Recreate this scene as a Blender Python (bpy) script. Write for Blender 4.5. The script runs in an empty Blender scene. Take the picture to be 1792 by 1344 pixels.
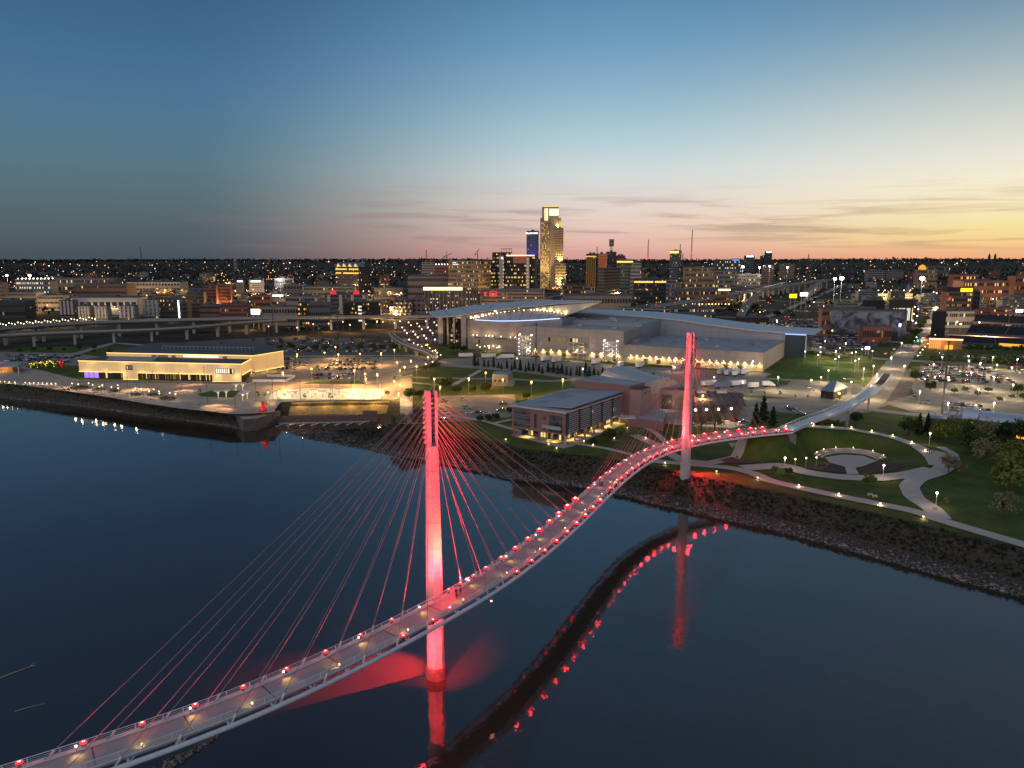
import bpy, bmesh, math, random
import numpy as np
from mathutils import Vector, Matrix
R = math.radians
PI = math.pi
rnd = random.Random(7)
S = bpy.context.scene
COL = S.collection

# ------------------------------------------------------------------ camera
H = 90.0
F = 1286.0
PITCH = R(9.58)
cam = bpy.data.cameras.new('camera')
cam.sensor_width = 36.0
cam.lens = 36.0 * F / 1792.0
cam.clip_start = 1.0
cam.clip_end = 40000.0
cam_o = bpy.data.objects.new('camera', cam)
COL.objects.link(cam_o)
cam_o.location = (0, 0, H)
cam_o.rotation_euler = (PI / 2 - PITCH, 0, 0)
S.camera = cam_o

# ------------------------------------------------------------------ exposure
S.view_settings.view_transform = 'Standard'
S.view_settings.look = 'None'
S.view_settings.exposure = 0.06
S.view_settings.gamma = 1.0
S.render.engine = 'CYCLES'
S.cycles.use_denoising = True
S.cycles.max_bounces = 5
S.cycles.diffuse_bounces = 2
S.cycles.glossy_bounces = 3
S.cycles.sample_clamp_indirect = 4.0


def lin(r, g, b):
    f = lambda c: (c / 255 / 12.92) if c <= 10 else ((c / 255 + 0.055) / 1.055) ** 2.4
    return (f(r), f(g), f(b), 1.0)


# ------------------------------------------------------------------ dusk sky
def build_world():
    w = bpy.data.worlds.new('World')
    S.world = w
    w.use_nodes = True
    nt = w.node_tree
    nt.nodes.clear()
    N = lambda t, **k: (lambda n: ([setattr(n, a, b) for a, b in k.items()], n)[1])(nt.nodes.new(t))
    L = nt.links.new

    def math_(op, a, b=None, clamp=False):
        n = N('ShaderNodeMath', operation=op)
        n.use_clamp = clamp
        for i, v in enumerate((a, b)):
            if v is None:
                continue
            if isinstance(v, (int, float)):
                n.inputs[i].default_value = v
            else:
                L(v, n.inputs[i])
        return n.outputs[0]
    tc = N('ShaderNodeTexCoord')
    sep = N('ShaderNodeSeparateXYZ')
    L(tc.outputs['Generated'], sep.inputs[0])
    el = math_('MULTIPLY', math_('ARCSINE', sep.outputs[2]), 180 / PI)          # degrees
    az = math_('MULTIPLY', math_('ARCTAN2', sep.outputs[0], sep.outputs[1]), 180 / PI)
    # angle from the afterglow
    hl = math_('SQRT', math_('ADD', math_('POWER', sep.outputs[0], 2.0), math_('POWER', sep.outputs[1], 2.0)))
    a0 = R(38)
    dp = math_('ADD', math_('MULTIPLY', sep.outputs[0], math.sin(a0)), math_('MULTIPLY', sep.outputs[1], math.cos(a0)))
    cosd = math_('DIVIDE', dp, math_('MAXIMUM', hl, 0.0001))
    da = math_('MULTIPLY', math_('ARCCOSINE', math_('MINIMUM', math_('MAXIMUM', cosd, -1.0), 1.0)), 180 / PI)
    pos = math_('DIVIDE', math_('ADD', el, 2.0), 47.0, True)

    def ramp(stops):
        n = N('ShaderNodeValToRGB')
        n.color_ramp.interpolation = 'B_SPLINE' if False else 'LINEAR'
        e = n.color_ramp.elements
        while len(e) > 1:
            e.remove(e[0])
        first = True
        for d, c in stops:
            p = (d + 2.0) / 47.0
            if first:
                e[0].position = p
                q = e[0]
                first = False
            else:
                q = e.new(p)
            q.color = lin(*c)
        L(pos, n.inputs[0])
        return n.outputs[0]
    left = ramp([(-1.5, (66, 76, 84)), (0.4, (72, 83, 92)), (1.5, (80, 92, 99)), (3.7, (86, 106, 112)), (6.5, (86, 116, 130)), (10, (77, 116, 144)), (13, (68, 109, 145)), (18, (56, 92, 130)), (26, (48, 82, 118)), (45, (36, 60, 90))])
    cen = ramp([(-1.5, (205, 140, 125)), (0.3, (212, 158, 148)), (1.1, (224, 178, 164)), (2.8, (228, 202, 188)), (4.4, (222, 211, 203)), (6.5, (205, 214, 214)), (8.6, (178, 203, 211)), (10.6, (155, 188, 203)), (12.5, (136, 172, 197)), (15.2, (108, 155, 186)), (18, (89, 137, 172)), (26, (80, 122, 158)), (45, (42, 66, 96))])
    rig = ramp([(-1.5, (225, 140, 95)), (0.3, (238, 174, 130)), (1.1, (244, 203, 138)), (2.0, (244, 220, 152)), (3.2, (243, 228, 182)), (4.9, (242, 233, 204)), (6.5, (230, 226, 211)), (9.8, (195, 202, 198)), (12.5, (156, 177, 184)), (15.2, (122, 151, 172)), (18, (97, 129, 156)), (26, (94, 124, 150)), (45, (44, 66, 94))])
    back = ramp([(-1.5, (80, 84, 98)), (2, (236, 208, 200)), (8, (250, 230, 224)), (18, (232, 226, 232)), (45, (150, 168, 192))])  # sky behind the camera, raised well above dusk as added fill

    def mix(f, a, b, blend='MIX'):
        n = N('ShaderNodeMix', data_type='RGBA', blend_type=blend)
        if isinstance(f, (int, float)):
            n.inputs[0].default_value = f
        else:
            L(f, n.inputs[0])
        for i, v in ((6, a), (7, b)):
            if isinstance(v, tuple):
                n.inputs[i].default_value = v
            else:
                L(v, n.inputs[i])
        return n.outputs[2]

    def mr(v, a, b):
        n = N('ShaderNodeMapRange', interpolation_type='SMOOTHSTEP')
        L(v, n.inputs[0])
        n.inputs[1].default_value, n.inputs[2].default_value = a, b
        return n.outputs[0]
    c = mix(mr(da, 2, 31), rig, cen)
    c = mix(mr(da, 30, 62), c, left)
    bm = N('ShaderNodeVectorMath', operation='SCALE')
    L(back, bm.inputs[0])
    bm.inputs[3].default_value = 1.15
    c = mix(mr(da, 84, 150), c, bm.outputs[0])
    # thin streaks of cloud low over the horizon
    comb = N('ShaderNodeCombineXYZ')
    L(math_('MULTIPLY', az, 0.055), comb.inputs[0])
    L(math_('ADD', math_('MULTIPLY', el, 0.95), math_('MULTIPLY', az, 0.012)), comb.inputs[1])
    nz = N('ShaderNodeTexNoise')
    nz.inputs['Scale'].default_value = 1.35
    nz.inputs['Detail'].default_value = 7.0
    nz.inputs['Roughness'].default_value = 0.58
    nz.inputs['Distortion'].default_value = 0.5
    L(comb.outputs[0], nz.inputs['Vector'])
    cl = mr(nz.outputs[0], 0.46, 0.66)
    band = math_('MULTIPLY', mr(el, 0.3, 1.2), mr(el, 6.0, 3.2))
    band = math_('MULTIPLY', band, mr(da, 66, 40))
    cl = math_('MULTIPLY', math_('MULTIPLY', cl, band), 0.62)
    c = mix(cl, c, mix(mr(da, 4, 38), lin(182, 148, 118), lin(150, 122, 130)))
    bg = N('ShaderNodeBackground')
    L(c, bg.inputs[0])
    bg.inputs[1].default_value = 1.0
    out = N('ShaderNodeOutputWorld')
    L(bg.outputs[0], out.inputs[0])


build_world()

# ------------------------------------------------------------------ helpers: pixels of the survey photo to ground points
CP, SP = math.cos(PITCH), math.sin(PITCH)


def P(px, py, z=8.0):
    u, v = (px - 896) / F, (py - 672) / F
    dy, dz = CP - v * SP, -(SP + v * CP)
    t = (z - H) / dz
    return Vector((u * t, dy * t, z))


# ------------------------------------------------------------------ helpers: mesh building
class MB:
    def __init__(s):
        s.v, s.f, s.m, s.mats = [], [], [], []

    def mi(s, mat):
        if mat not in s.mats:
            s.mats.append(mat)
        return s.mats.index(mat)

    def add(s, vs, fs, mat=None):
        o = len(s.v)
        s.v.extend(tuple(v) for v in vs)
        i = s.mi(mat) if mat is not None else 0
        for f in fs:
            s.f.append(tuple(a + o for a in f))
            s.m.append(i)
        return s

    def box(s, c, d, mat=None, rot=0.0, taper=1.0):
        x, y, z = d[0] / 2, d[1] / 2, d[2] / 2
        cs, sn = math.cos(rot), math.sin(rot)
        vs = []
        for k, t in ((-1, 1.0), (1, taper)):
            for a, b in ((-1, -1), (1, -1), (1, 1), (-1, 1)):
                X, Y = a * x * t, b * y * t
                vs.append((c[0] + X * cs - Y * sn, c[1] + X * sn + Y * cs, c[2] + k * z))
        return s.add(vs, [(3, 2, 1, 0), (4, 5, 6, 7), (0, 1, 5, 4), (1, 2, 6, 5), (2, 3, 7, 6), (3, 0, 4, 7)], mat)

    def prism(s, poly, z0, z1, mat=None, top=None, cap=True):
        n = len(poly)
        z0 = z0 if hasattr(z0, '__len__') else [z0] * n
        z1 = z1 if hasattr(z1, '__len__') else [z1] * n
        a = sum(poly[i][0] * poly[(i + 1) % n][1] - poly[(i + 1) % n][0] * poly[i][1] for i in range(n))
        idx = list(range(n)) if a > 0 else list(range(n))[::-1]
        vs = [(poly[i][0], poly[i][1], z0[i]) for i in idx] + [(poly[i][0], poly[i][1], z1[i]) for i in idx]
        fs = [(i, (i + 1) % n, n + (i + 1) % n, n + i) for i in range(n)]
        s.add(vs, fs, mat)
        if cap:
            s.add(vs[n:], [tuple(range(n))], top if top is not None else mat)
            s.add(vs[:n], [tuple(range(n))[::-1]], mat)
        return s

    def tube(s, p, q, r0, r1=None, n=6, mat=None, caps=True):
        r1 = r0 if r1 is None else r1
        p, q = Vector(p), Vector(q)
        d = (q - p)
        if d.length < 1e-6:
            return s
        d.normalize()
        a = d.orthogonal().normalized()
        b = d.cross(a)
        vs = []
        for c, r in ((p, r0), (q, r1)):
            for i in range(n):
                t = 2 * PI * i / n
                vs.append(c + a * (r * math.cos(t)) + b * (r * math.sin(t)))
        fs = [(i, (i + 1) % n, n + (i + 1) % n, n + i) for i in range(n)]
        if caps:
            fs += [tuple(range(n))[::-1], tuple(range(n, 2 * n))]
        return s.add(vs, fs, mat)

    def path_tube(s, pts, r, n=6, mat=None):
        pts = [Vector(p) for p in pts]
        vs, m = [], len(pts)
        for i, p in enumerate(pts):
            d = (pts[min(i + 1, m - 1)] - pts[max(i - 1, 0)]).normalized()
            a = d.cross(Vector((0, 0, 1)))
            a = a.normalized() if a.length > 1e-4 else Vector((1, 0, 0))
            b = a.cross(d)
            rr = r[i] if hasattr(r, '__len__') else r
            for k in range(n):
                t = 2 * PI * k / n
                vs.append(p + a * (rr * math.cos(t)) + b * (rr * math.sin(t)))
        fs = []
        for i in range(m - 1):
            for k in range(n):
                fs.append((i * n + k, i * n + (k + 1) % n, (i + 1) * n + (k + 1) % n, (i + 1) * n + k))
        fs += [tuple(range(n)), tuple(range((m - 1) * n, m * n))[::-1]]
        return s.add(vs, fs, mat)

    def lathe(s, c, prof, n=12, mat=None):
        vs = []
        for r, z in prof:
            for k in range(n):
                t = 2 * PI * k / n
                vs.append((c[0] + r * math.cos(t), c[1] + r * math.sin(t), c[2] + z))
        fs = []
        for i in range(len(prof) - 1):
            for k in range(n):
                fs.append((i * n + k, i * n + (k + 1) % n, (i + 1) * n + (k + 1) % n, (i + 1) * n + k))
        fs += [tuple(range(n))[::-1], tuple(range((len(prof) - 1) * n, len(prof) * n))]
        return s.add(vs, fs, mat)

    def ball(s, c, r, n=8, m=5, mat=None, sz=1.0):
        prof = [(max(r * math.sin(PI * i / m), 0.001 * r), -r * sz * math.cos(PI * i / m)) for i in range(m + 1)]
        return s.lathe(c, prof, n, mat)

    def beam(s, p, q, w, h, mat=None):
        p, q = Vector(p), Vector(q)
        d = (q - p).normalized()
        a = d.cross(Vector((0, 0, 1)))
        a = (a.normalized() if a.length > 1e-4 else Vector((1, 0, 0))) * (w / 2)
        b = a.cross(d).normalized() * (h / 2)
        vs = [c + x * a + y * b for c in (p, q) for x, y in ((-1, -1), (1, -1), (1, 1), (-1, 1))]
        return s.add(vs, [(3, 2, 1, 0), (4, 5, 6, 7), (0, 1, 5, 4), (1, 2, 6, 5), (2, 3, 7, 6), (3, 0, 4, 7)], mat)

    def build(s, name, mat=None, parent=None, smooth=False, kind=None):
        me = bpy.data.meshes.new(name)
        off = Vector((0, 0, 0))
        q = parent
        while q is not None:
            off += q.location
            q = q.parent
        vs = [(v[0] - off.x, v[1] - off.y, v[2] - off.z) for v in s.v] if parent is not None else s.v
        me.from_pydata(vs, [], s.f)
        mats = s.mats if s.mats else [mat]
        for m_ in mats:
            me.materials.append(m_)
        if len(mats) > 1:
            me.polygons.foreach_set('material_index', s.m)
        if smooth:
            me.polygons.foreach_set('use_smooth', [True] * len(me.polygons))
        me.update()
        o = bpy.data.objects.new(name, me)
        COL.objects.link(o)
        if parent is not None:
            o.parent = parent
        if kind:
            o['kind'] = kind
        return o


def tag(o, label, cat, group=None):
    o['label'], o['category'] = label, cat
    if group:
        o['group'] = group
    return o


def thing(name, label, cat, loc, group=None):
    o = bpy.data.objects.new(name, None)
    o.empty_display_size = 0.5
    COL.objects.link(o)
    o.location = loc
    return tag(o, label, cat, group)


def copy_tree(o, parent=None):
    c = o.copy()
    COL.objects.link(c)
    c.parent = parent
    for ch in o.children:
        copy_tree(ch, c)
    return c


def point_lamp(name, loc, color, watts, parent, r=0.3):
    d = bpy.data.lights.new(name, 'POINT')
    d.color, d.energy, d.shadow_soft_size = color, watts, r
    o = bpy.data.objects.new(name, d)
    COL.objects.link(o)
    off = Vector((0, 0, 0))
    q = parent
    while q is not None:
        off += q.location
        q = q.parent
    o.location = Vector(loc) - off
    o.parent = parent
    return o


def spot_lamp(name, loc, target, color, watts, parent, angle=60, blend=0.5, r=0.3):
    d = bpy.data.lights.new(name, 'SPOT')
    d.color, d.energy, d.shadow_soft_size = color, watts, r
    d.spot_size, d.spot_blend = R(angle), blend
    o = bpy.data.objects.new(name, d)
    COL.objects.link(o)
    off = Vector((0, 0, 0))
    q = parent
    while q is not None:
        off += q.location
        q = q.parent
    o.location = Vector(loc) - off
    o.rotation_euler = (Vector(target) - Vector(loc)).to_track_quat('-Z', 'Y').to_euler()
    o.parent = parent
    return o


# ------------------------------------------------------------------ helpers: materials
MAT = {}


def mat(name, col, rough=0.7, metal=0.0, var=0.25, scale=0.3, spec=0.5, bump=0.0, detail=6.0):
    """Principled surface whose colour is broken up by world-sized noise."""
    if name in MAT:
        return MAT[name]
    m = bpy.data.materials.new(name)
    MAT[name] = m
    m.use_nodes = True
    nt = m.node_tree
    b = nt.nodes['Principled BSDF']
    c = lin(*col) if max(col) > 1.0 else (*col, 1.0)
    b.inputs['Base Color'].default_value = c
    b.inputs['Roughness'].default_value = rough
    b.inputs['Metallic'].default_value = metal
    b.inputs['Specular IOR Level'].default_value = spec
    if var > 0:
        geo = nt.nodes.new('ShaderNodeNewGeometry')
        nz = nt.nodes.new('ShaderNodeTexNoise')
        nz.inputs['Scale'].default_value = scale
        nz.inputs['Detail'].default_value = detail
        nz.inputs['Roughness'].default_value = 0.65
        nt.links.new(geo.outputs['Position'], nz.inputs['Vector'])
        mr = nt.nodes.new('ShaderNodeMapRange')
        mr.inputs[1].default_value, mr.inputs[2].default_value = 0.3, 0.7
        mr.inputs[3].default_value, mr.inputs[4].default_value = 1 - var, 1 + var
        nt.links.new(nz.outputs[0], mr.inputs[0])
        mx = nt.nodes.new('ShaderNodeVectorMath')
        mx.operation = 'SCALE'
        mx.inputs[0].default_value = c[:3]
        nt.links.new(mr.outputs[0], mx.inputs[3])
        nt.links.new(mx.outputs[0], b.inputs['Base Color'])
        if bump:
            bp = nt.nodes.new('ShaderNodeBump')
            bp.inputs['Strength'].default_value = bump
            nt.links.new(nz.outputs[0], bp.inputs['Height'])
            nt.links.new(bp.outputs[0], b.inputs['Normal'])
    return m


def panel_seams(m, period, zperiod, dark=.72):
    """narrow joints every few metres along the street grid, darker than the sheet between them"""
    nt = m.node_tree
    b = nt.nodes['Principled BSDF']
    src = b.inputs['Base Color'].links[0].from_socket
    L = nt.links.new

    def mth(op, a, c):
        n = nt.nodes.new('ShaderNodeMath')
        n.operation = op
        for i, v in enumerate((a, c)):
            if isinstance(v, (int, float)):
                n.inputs[i].default_value = v
            elif v is not None:
                L(v, n.inputs[i])
        return n.outputs[0]

    def dot(vec, d):
        n = nt.nodes.new('ShaderNodeVectorMath')
        n.operation = 'DOT_PRODUCT'
        L(vec, n.inputs[0])
        n.inputs[1].default_value = d
        return n.outputs['Value']
    geo = nt.nodes.new('ShaderNodeNewGeometry')
    pos, nrm = geo.outputs['Position'], geo.outputs['Normal']

    def line(v, p, w):
        return mth('LESS_THAN', mth('FRACT', mth('DIVIDE', v, p), None), w / p)
    lx, ly = line(dot(pos, (.876, -.483, 0)), period, .28), line(dot(pos, (.483, .876, 0)), period, .28)
    ax, ay = mth('LESS_THAN', mth('ABSOLUTE', dot(nrm, (.876, -.483, 0)), None), .6), mth('LESS_THAN', mth('ABSOLUTE', dot(nrm, (.483, .876, 0)), None), .6)
    s_ = mth('MAXIMUM', mth('MULTIPLY', lx, ax), mth('MULTIPLY', ly, ay))
    if zperiod:
        up = mth('LESS_THAN', mth('ABSOLUTE', dot(nrm, (0, 0, 1)), None), .5)
        s_ = mth('MAXIMUM', s_, mth('MULTIPLY', line(dot(pos, (0, 0, 1)), zperiod, .2), up))
    k = mth('SUBTRACT', 1.0, mth('MULTIPLY', s_, 1 - dark))
    mx = nt.nodes.new('ShaderNodeVectorMath')
    mx.operation = 'SCALE'
    L(src, mx.inputs[0])
    L(k, mx.inputs[3])
    L(mx.outputs[0], b.inputs['Base Color'])


def emit(name, col, strength, sample=False):
    if name in MAT:
        return MAT[name]
    m = bpy.data.materials.new(name)
    MAT[name] = m
    m.use_nodes = True
    nt = m.node_tree
    nt.nodes.clear()
    e = nt.nodes.new('ShaderNodeEmission')
    e.inputs[0].default_value = lin(*col)
    e.inputs[1].default_value = strength
    o = nt.nodes.new('ShaderNodeOutputMaterial')
    nt.links.new(e.outputs[0], o.inputs[0])
    m.cycles.emission_sampling = 'AUTO' if sample else 'NONE'
    return m


# ------------------------------------------------------------------ terrain
SHORE = [(-1700, 980, 9), (-900, 690, 9), (-520, 560, 9), (-340.7, 480.7, 6.5), (-307.1, 464.5, 6.5), (-276.6, 453.4, 6.5), (-250.6, 441, 6.5), (-214.2, 421.5, 7), (-189.7, 410.4, 8), (-168.8, 400, 10),
         (-148.7, 388.5, 12), (-138.5, 384.5, 22), (-136.5, 386, 24), (-131.3, 399.5, 22), (-129.5, 402, 20.01), (-82.8, 406.9, 20.01), (-73.5, 405.4, 20.01), (-71.3, 388.4, 40), (-95.1, 383.3, 40),
         (-110.8, 386, 40), (-121.6, 386.5, 40), (-120, 381, 34), (-103.2, 365.1, 34), (-86.2, 354.4, 32), (-66.4, 341.2, 24), (-58.5, 334.9, 20), (-39.1, 324.8, 20), (-25.6, 315.4, 19), (-11.3, 304.9, 18), (-3.4, 297.2, 18),
         (15.0, 290.0, 18), (29.6, 284.1, 18), (39.1, 277.0, 18), (50.8, 266.5, 18), (63.6, 256.6, 18), (73.9, 247.6, 17), (87.2, 238, 17), (94.6, 230.7, 17), (104.2, 221.4, 17), (112.9, 212.0, 17),
         (123.0, 201.4, 17), (138.6, 186.6, 17), (210, 118, 17), (320, 20, 17), (600, -200, 17)]


def seg_dist(X, Y, pts, closed=False):
    """distance to a polyline, and the side and the third value at the nearest point"""
    best = np.full(X.shape, 1e18)
    side = np.zeros(X.shape)
    val = np.zeros(X.shape)
    for (x0, y0, a), (x1, y1, b) in zip(pts[:-1], pts[1:]):
        dx, dy = x1 - x0, y1 - y0
        t = np.clip(((X - x0) * dx + (Y - y0) * dy) / (dx * dx + dy * dy), 0, 1)
        ex, ey = X - (x0 + t * dx), Y - (y0 + t * dy)
        d = ex * ex + ey * ey
        m = d < best
        best = np.where(m, d, best)
        val = np.where(m, a + (b - a) * t, val)
    return np.sqrt(best), val


def inside(X, Y, poly):
    r = np.zeros(X.shape, bool)
    n = len(poly)
    for i in range(n):
        x0, y0 = poly[i][:2]
        x1, y1 = poly[(i + 1) % n][:2]
        if y0 == y1:
            continue
        c = ((y0 > Y) != (y1 > Y)) & (X < (x1 - x0) * (Y - y0) / (y1 - y0) + x0)
        r ^= c
    return r


LAND = [(p[0], p[1]) for p in SHORE] + [(9000, -200), (9000, 30000), (-9000, 30000), (-9000, 980)]


def sm(t):
    t = np.clip(t, 0, 1)
    return t * t * (3 - 2 * t)


# landing embankment beside the bridge end, and the ramp that comes down round the bowl
RAMP = [(104, 304.5, 17.0), (114, 308, 17.0)] + [(124.6, 319.9, 16.9), (138.3, 321.5, 16), (151.3, 322.4, 15), (157.5, 321.1, 14), (164.6, 319.8, 13), (169.8, 317.4, 12), (173.5, 314.2, 11), (176.2, 311.0, 10), (177.5, 306.1, 9), (175.7, 296.7, 8.3), (171.6, 286.6, 8)]


def wob(X, Y, k, p):
    return (np.sin(X * k + p) * np.cos(Y * k * 1.3 + p * 2.1) + 0.5 * np.sin(X * k * 2.3 + Y * k * 1.7 + p * 3))


def ground(X, Y):
    X, Y = np.asarray(X, float), np.asarray(Y, float)
    d, w = seg_dist(X, Y, SHORE)
    s = np.where(inside(X, Y, LAND), d, -d)
    bank = np.where(s < 0, np.maximum(s * 0.6, -4.0), 2.6 * np.clip(s / (w * 0.36), 0, 1) + 5.4 * sm((s - w * 0.3) / (w * 0.7)))
    far = 20 * sm((Y - 1050) / 1700)
    hill = sm((Y - 2600) / 3600) * (1 - .5 * sm((Y - 6900) / 4000)) * (49 + 4.5 * wob(X, Y, 0.0011, 1.0) + 3.0 * wob(X, Y, 0.003, 2.0) + 8 * sm((X - 1500) / 1800) * sm((Y - 4000) / 2000) + 6 * np.exp(-((X + 1100) / 900) ** 2))
    z = bank + far + hill
    dr, e = seg_dist(X, Y, RAMP)
    k = 1 - sm((dr - 3.5) / 9)
    z = z + np.maximum(e - 8.0, 0) * k * (s > 6)
    return z


def gz(x, y):
    return float(ground(np.array([x]), np.array([y]))[0])


def G(px, py, dz=0.0):
    """photo pixel to the point where its ray meets the terrain"""
    z = 8.0
    for _ in range(25):
        p = P(px, py, min(z, H - 0.5))
        z2 = gz(p.x, p.y)
        if abs(z2 - z) < 0.02:
            break
        z = 0.5 * z + 0.5 * z2
    p.z = z + dz
    return p


def grid_mesh(name, xs, ys, m, hole=None):
    X, Y = np.meshgrid(xs, ys)
    Z = ground(X, Y)
    ny, nx = X.shape
    co = np.stack([X.ravel(), Y.ravel(), Z.ravel()], 1)
    i = np.arange(ny - 1)[:, None] * nx + np.arange(nx - 1)[None, :]
    q = np.stack([i, i + 1, i + nx + 1, i + nx], -1).reshape(-1, 4)
    if hole is not None:
        cx, cy = co[q].mean(1)[:, 0], co[q].mean(1)[:, 1]
        q = q[~hole(cx, cy)]
    me = bpy.data.meshes.new(name)
    me.vertices.add(len(co))
    me.vertices.foreach_set('co', co.ravel())
    me.loops.add(len(q) * 4)
    me.loops.foreach_set('vertex_index', q.ravel().astype(np.int32))
    me.polygons.add(len(q))
    me.polygons.foreach_set('loop_start', np.arange(0, len(q) * 4, 4, dtype=np.int32))
    me.polygons.foreach_set('loop_total', np.full(len(q), 4, np.int32))
    me.polygons.foreach_set('use_smooth', np.ones(len(q), bool))
    me.materials.append(m)
    me.update(calc_edges=True)
    d, w = seg_dist(X, Y, SHORE)
    s = np.where(inside(X, Y, LAND), d, -d).ravel()
    f = (s / np.maximum(w.ravel(), 1)).astype(np.float32)
    at = me.attributes.new('bank', 'FLOAT', 'POINT')
    at.data.foreach_set('value', f)
    o = bpy.data.objects.new(name, me)
    COL.objects.link(o)
    o['kind'] = 'structure'
    return o


def ground_material():
    m = bpy.data.materials.new('grass_and_banks')
    m.use_nodes = True
    nt = m.node_tree
    b = nt.nodes['Principled BSDF']
    b.inputs['Roughness'].default_value = 0.95
    b.inputs['Specular IOR Level'].default_value = 0.15
    L = nt.links.new
    geo = nt.nodes.new('ShaderNodeNewGeometry')

    def noise(scale, detail=6, rough=0.6):
        n = nt.nodes.new('ShaderNodeTexNoise')
        n.inputs['Scale'].default_value, n.inputs['Detail'].default_value, n.inputs['Roughness'].default_value = scale, detail, rough
        L(geo.outputs['Position'], n.inputs['Vector'])
        return n.outputs[0]

    def ramp(v, stops):
        n = nt.nodes.new('ShaderNodeValToRGB')
        e = n.color_ramp.elements
        e[0].position, e[0].color = stops[0][0], (*stops[0][1], 1)
        e[1].position, e[1].color = stops[-1][0], (*stops[-1][1], 1)
        for p, c in stops[1:-1]:
            q = e.new(p)
            q.color = (*c, 1)
        L(v, n.inputs[0])
        return n.outputs[0]

    def mix(f, a, b_):
        n = nt.nodes.new('ShaderNodeMix')
        n.data_type = 'RGBA'
        L(f, n.inputs[0])
        L(a, n.inputs[6])
        L(b_, n.inputs[7])
        return n.outputs[2]

    def mp(v, a, b_):
        n = nt.nodes.new('ShaderNodeMapRange')
        n.interpolation_type = 'SMOOTHSTEP'
        L(v, n.inputs[0])
        n.inputs[1].default_value, n.inputs[2].default_value = a, b_
        return n.outputs[0]
    at = nt.nodes.new('ShaderNodeAttribute')
    at.attribute_name = 'bank'
    add = nt.nodes.new('ShaderNodeMath')
    add.operation = 'MULTIPLY_ADD'
    L(noise(0.25, 6), add.inputs[0])
    add.inputs[1].default_value = 0.5
    sub = nt.nodes.new('ShaderNodeMath')
    sub.operation = 'SUBTRACT'
    L(at.outputs['Fac'], sub.inputs[0])
    sub.inputs[1].default_value = 0.25
    L(sub.outputs[0], add.inputs[2])
    bank = add.outputs[0]
    grass = ramp(noise(0.09, 8, 0.7), [(0.3, (0.036, 0.058, 0.012)), (0.5, (0.07, 0.098, 0.02)), (0.7, (0.12, 0.12, 0.035))])
    brush = ramp(noise(0.9, 8, 0.75), [(0.35, (0.02, 0.019, 0.013)), (0.5, (0.05, 0.045, 0.03)), (0.68, (0.11, 0.09, 0.06))])
    rock = ramp(noise(1.6, 4, 0.7), [(0.35, (0.016, 0.014, 0.012)), (0.52, (0.055, 0.05, 0.046)), (0.7, (0.14, 0.128, 0.115))])
    c = mix(mp(bank, 0.3, 0.42), rock, brush)
    c = mix(mp(bank, 0.98, 1.12), c, grass)
    L(c, b.inputs['Base Color'])
    bp = nt.nodes.new('ShaderNodeBump')
    bp.inputs['Strength'].default_value = 0.6
    bp.inputs['Distance'].default_value = 0.4
    L(noise(1.4, 6), bp.inputs['Height'])
    L(bp.outputs[0], b.inputs['Normal'])
    return m


GROUND = ground_material()
FARG = mat('dusky_far_ground', (0.05, 0.046, 0.032), 0.95, var=0.5, scale=0.02, spec=0.1)
NX0, NX1, NY0, NY1 = -470.0, 520.0, 150.0, 700.0
xs = np.arange(NX0, NX1 + 1, 2.2)
xs[-1] = NX1
ys = np.arange(NY0, NY1 + 1, 2.2)
ys[-1] = NY1
grid_mesh('ground', xs, ys, GROUND)


def span(a, b, n, k=1.0):
    return [a + (b - a) * (i / n) ** k for i in range(n + 1)]


fx = [-v for v in span(-NX0, 9000, 46, 1.8)][::-1] + list(np.linspace(NX0, NX1, 40)[1:-1]) + span(NX1, 9000, 46, 1.8)
fy = span(-300, NY0, 12) + list(np.linspace(NY0, NY1, 24)[1:-1]) + span(NY1, 14000, 110, 1.6)
grid_mesh('terrain', np.array(fx), np.array(fy), FARG, lambda x, y: (x > NX0) & (x < NX1) & (y > NY0) & (y < NY1))

# ------------------------------------------------------------------ river
def water_material():
    m = bpy.data.materials.new('river_water')
    m.use_nodes = True
    nt = m.node_tree
    b = nt.nodes['Principled BSDF']
    b.inputs['Base Color'].default_value = (0.038, 0.028, 0.019, 1)
    b.inputs['Roughness'].default_value = 0.035
    b.inputs['IOR'].default_value = 1.9
    L = nt.links.new
    geo = nt.nodes.new('ShaderNodeNewGeometry')
    mp = nt.nodes.new('ShaderNodeMapping')
    mp.inputs['Scale'].default_value = (1.0, 0.6, 1.0)
    mp.inputs['Rotation'].default_value = (0, 0, R(-25))
    L(geo.outputs['Position'], mp.inputs[0])
    bumps = None
    for sc, st, dist in ((0.9, 0.6, 0.035), (0.16, 0.5, 0.1), (0.02, 0.6, 0.35)):
        n = nt.nodes.new('ShaderNodeTexNoise')
        n.inputs['Scale'].default_value, n.inputs['Detail'].default_value = sc, 4.0
        n.inputs['Distortion'].default_value = 0.6
        L(mp.outputs[0], n.inputs['Vector'])
        bp = nt.nodes.new('ShaderNodeBump')
        bp.inputs['Strength'].default_value, bp.inputs['Distance'].default_value = st, dist
        L(n.outputs[0], bp.inputs['Height'])
        if bumps:
            L(bumps, bp.inputs['Normal'])
        bumps = bp.outputs[0]
    L(bumps, b.inputs['Normal'])
    return m


w_ = MB()
w_.add([(-3000, -900, 0), (3000, -900, 0), (3000, 1200, 0), (-3000, 1200, 0)], [(0, 1, 2, 3)])
w_.build('river', water_material(), kind='structure')

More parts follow.
